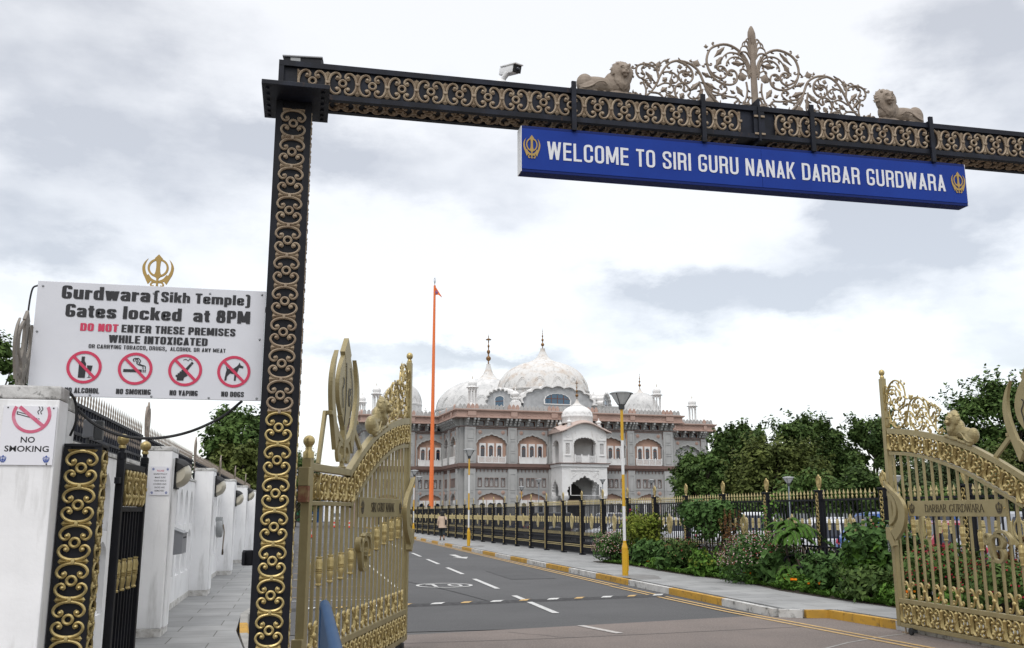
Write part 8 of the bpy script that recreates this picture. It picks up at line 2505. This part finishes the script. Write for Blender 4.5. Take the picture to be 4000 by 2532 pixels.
shrub('round_shrub', 10.45, 23.5, 1.85, 1.72, 'leaf_shrub', 'round topped small tree with big green leaves over bare stems', .085, 2600, 24, 1.5, ball=(1.02, 0))
shrub('climbing_rose', 10.5, 29.6, 1.72, .8, 'leaf_mid', 'thin rose climbing the fence behind the nearest lamp post', .05, 320, 25, 1.6, [('pet_red', 30, .05, .3)])
shrub('salvia', 10.3, 25.0, .85, 1.2, 'leaf_mid', 'loose salvia with small red flowers below the fence, left of the round topped shrub', .05, 2000, 26, 1.8, [('pet_coral', 120, .03, .3)])
shrub('large_leaf_plant', 9.95, 25.0, .55, .9, 'leaf_shrub', 'dark plant with large drooping leaves at the pavement edge', .12, 420, 27, 2.6)
shrub('euphorbia', 9.95, 22.6, .62, .95, 'leaf_bright', 'lime green plant with yellow tips at the pavement edge', .075, 900, 28, 2.2, [('leaf_yellow', 90, .05, .4)])
shrub('flowering_shrub', 10.1, 20.0, 1.12, 2.0, 'leaf_shrub', 'biggest pink and coral flowered shrub in the middle of the bed', .042, 5600, 29, 1.8, [('pet_pink', 640, .024, .1), ('pet_coral', 420, .022, .1)], dp=1.7)
shrub('large_leaf_plant', 10.0, 19.3, .62, .8, 'leaf_shrub', 'dark green clump with long leaves right of the pink flowered shrub', .14, 420, 30, 2.4)
shrub('dry_rose', 10.4, 22.2, 1.65, .55, 'leaf_red', 'sparse dry rose with reddish leaves between the round shrub and the sumac', .045, 220, 31, 1.6, low=.4)
shrub('dark_shrub', 10.65, 16.3, 1.38, 1.75, 'leaf_shrub', 'large dark rose bush beside the edge of the DARBAR GURDWARA gate leaf', .085, 3600, 33, 1.6, [('pet_coral', 14, .035, .7)], dp=1.5)
shrub('willow_leaf_plant', 10.2, 16.2, 1.02, .78, 'leaf_bright', 'upright fresh green plant with narrow leaves in front of the dark rose bush', .075, 900, 34, 3.2)
shrub('dark_shrub', 10.2, 17.3, .75, 1.2, 'leaf_shrub', 'low dark bush at the foot of the sumac stems', .07, 1400, 35, 2.0)
shrub('dark_shrub', 10.05, 15.6, .6, 1.3, 'leaf_dark', 'low dark ground bush before the fresh green plant', .06, 1600, 36, 2.0)
shrub('red_salvia', 10.45, 14.3, 1.02, 1.5, 'leaf_mid', 'wide bush covered in crimson flowers seen through the DARBAR GURDWARA gate leaf', .05, 3000, 37, 1.8, [('pet_red', 420, .026, .25)], dp=1.3)
shrub('red_salvia', 10.35, 12.7, .9, 1.3, 'leaf_mid', 'smaller crimson flowered bush nearest the right post', .05, 1800, 38, 1.8, [('pet_red', 150, .026, .3)])
shrub('bronze_shrub', 10.75, 13.2, 1.1, .7, 'leaf_red', 'reddish leaved shrub seen through the DARBAR GURDWARA gate leaf', .06, 700, 39, 1.6)
MG = [(9.95, 25.7, .26, .8), (9.9, 19.8, .30, .6), (9.85, 18.2, .28, .6), (9.9, 17.4, .26, .7), (10.0, 14.8, .32, .75), (10.1, 13.5, .28, .7)]
ml = ['left of the euphorbia', 'right of the pink flowered shrub', 'in front of the leaning sumac stem', 'at the second sumac stem', 'by the edge of the DARBAR GURDWARA gate leaf', 'behind the foot of the DARBAR GURDWARA gate leaf']
for i, (x, y, h, w) in enumerate(MG):
    shrub('marigolds', x, y, h, w, 'leaf_bright', 'orange marigolds at the pavement edge, ' + ml[i], .05, 700, 50 + i, 2.4, [('pet_orange', 16, .05, .8)], cat='flowers', group='marigold clumps')
shrub('violet_flower', 10.0, 15.3, .35, .4, 'leaf_bright', 'small plant with a violet flower near the gate edge', .04, 240, 61, 2.0, [('pet_violet', 6, .05, .8)], cat='flowers')
# sumac with arching palm-like leaves
def sumac(x, y, label, stems, seed):
    t = thing('sumac', label, 'small tree', (x, y, KZ))
    r = random.Random(seed); st = MB(); fo = MB()
    for (path, nf, L) in stems:
        st.tube([tuple(p) for p in spline(path, 4)], [.034 - .02 * i / (4 * (len(path) - 1)) for i in range(4 * (len(path) - 1) + 1)], 7)
        top = Vector(path[-1])
        for k in range(nf):
            a = k * 2.399 + r.uniform(-.3, .3)
            d = Vector((math.cos(a), math.sin(a), 0)); ll = L * r.uniform(.75, 1.1); rise = r.uniform(.10, .42)
            sp = spline([top, top + d * ll * .35 + Vector((0, 0, rise * ll)), top + d * ll * .72 + Vector((0, 0, rise * ll * .75)), top + d * ll - Vector((0, 0, .14 * ll))], 6)
            st.tube([tuple(p) for p in sp], .004, 4)
            for j in range(2, len(sp)):
                p = sp[j]; q = sp[j - 1]; tan = (p - q).normalized(); side = tan.cross(Vector((0, 0, 1))).normalized()
                for f_ in range(2):
                    c = q + (p - q) * (f_ / 2)
                    for sg in (-1, 1):
                        le = ll * .27 * (1 - .55 * abs(j / len(sp) - .45)); dv = (side * sg * .9 + tan * .5 - Vector((0, 0, .45))).normalized()
                        e = c + dv * le; wd = tan * le * .17
                        fo.add([c, c + dv * le * .45 - wd, e, c + dv * le * .45 + wd], [(0, 1, 2, 3)])
    st.build('stems', M['bark'], t, 60); fo.build('fronds', M['leaf_frond'], t)
sumac(10.35, 18.9, 'small palm-like sumac with arching bright green fronds on two leaning grey stems', [([(-.02, -.5, 0), (-.10, -.3, .4), (-.16, -.1, .98)], 16, .50), ([(.0, -1.0, 0), (-.02, -.5, .5), (.05, 0, 1.12)], 15, .50), ([(-.1, .1, .3), (-.1, .25, .8), (0, .4, 1.26)], 12, .42)], 5)
sumac(9.95, 18.6, 'knee high sumac seedling with yellow green fronds beside the marigolds', [([(0, 0, 0), (.02, 0, .2), (.03, 0, .34)], 9, .36)], 6)
# tall sprout
SPT = thing('tall_sprout', 'single tall leafy sprout rising above the fence rail', 'plant', (10.72, 20.5, KZ))
st = MB(); fo = MB(); r = random.Random(9)
for (dx, hh) in ((0, 2.02), (-.28, 1.7), (.1, 1.45)):
    st.tube([(dx * .3, 0, 0), (dx * .8, .02, hh * .6), (dx + .03, 0, hh)], [.012, .009, .003], 5)
    for k in range(50):
        z = hh * (.42 + .58 * k / 50); a = k * 2.4
        leaf_quads(fo, [((dx * (.3 + .7 * z / hh) + math.cos(a) * .075, math.sin(a) * .075, z), (math.cos(a), math.sin(a), .4))], .055, r, aspect=2.0)
st.build('stems', M['bark'], SPT); fo.build('foliage', M['leaf_bright'], SPT)
# ground cover : countless low leaves along the pavement edge
gc = MB(); r = random.Random(77)
EDGE = [(9.72, 13.2), (9.68, 14.4), (9.58, 16), (9.54, 18), (9.86, 20.3), (9.78, 21.6), (9.64, 23), (9.58, 24.3), (9.66, 27.6), (9.35, 29.3)]
for k in range(900):
    i = r.randrange(len(EDGE) - 1); t_ = r.random()
    x = EDGE[i][0] + (EDGE[i + 1][0] - EDGE[i][0]) * t_ + abs(r.gauss(0, .28)); y = EDGE[i][1] + (EDGE[i + 1][1] - EDGE[i][1]) * t_
    if x > 11.0: continue
    for q in range(9):
        a = r.uniform(0, 6.28); l = r.uniform(.08, .17)
        d = Vector((math.cos(a), math.sin(a), r.uniform(.6, 1.4))).normalized()
        c = Vector((x, y, KZ + .012)); e = c + d * l; m_ = c + d * l * .55; w_ = Vector((-math.sin(a), math.cos(a), 0)) * l * .16
        gc.add([c, m_ - w_, e - Vector((0, 0, l * .1)), m_ + w_], [(0, 1, 2, 3)])
o = gc.build('ground_cover', M['leaf_bright'])
tag(o, 'low bright green leaves covering the edge of the flower bed', 'ground cover', None, 'stuff')
# black ornamental bench half hidden in the planting
BN = thing('garden_bench', 'black cast iron garden bench half hidden behind the sumac', 'bench', (10.72, 18.3, KZ), R(88))
mb = MB(); mb.bbox(-.75, .75, .18, .62, .40, .44, .008); mb.build('seat', M['black'], BN)
mb = MB(); mb.box(-.75, .75, .14, .17, .82, .86); mb.box(-.75, .75, .14, .17, .50, .53)
for i in range(11):
    ring = [(-.68 + i * .136 + .055 * math.cos(2 * math.pi * q / 12), .155, .675 + .14 * math.sin(2 * math.pi * q / 12)) for q in range(12)]
    mb.tube(ring, .011, 5, closed=True, up=(0, 1, 0))
mb.build('backrest', M['black'], BN)
for sx in (-.72, .72):
    mb = MB(); mb.bbox(sx - .025, sx + .025, .14, .19, 0, .86, .006); mb.build('leg', M['black'], BN)
    mb = MB(); mb.bbox(sx - .025, sx + .025, .56, .61, 0, .40, .006); mb.build('leg', M['black'], BN)
    mb = MB(); mb.tube([tuple(p) for p in spline([(sx, .16, .62), (sx, .40, .64), (sx, .60, .58), (sx, .60, .44)], 4)], .02, 6); mb.build('armrest', M['black'], BN)
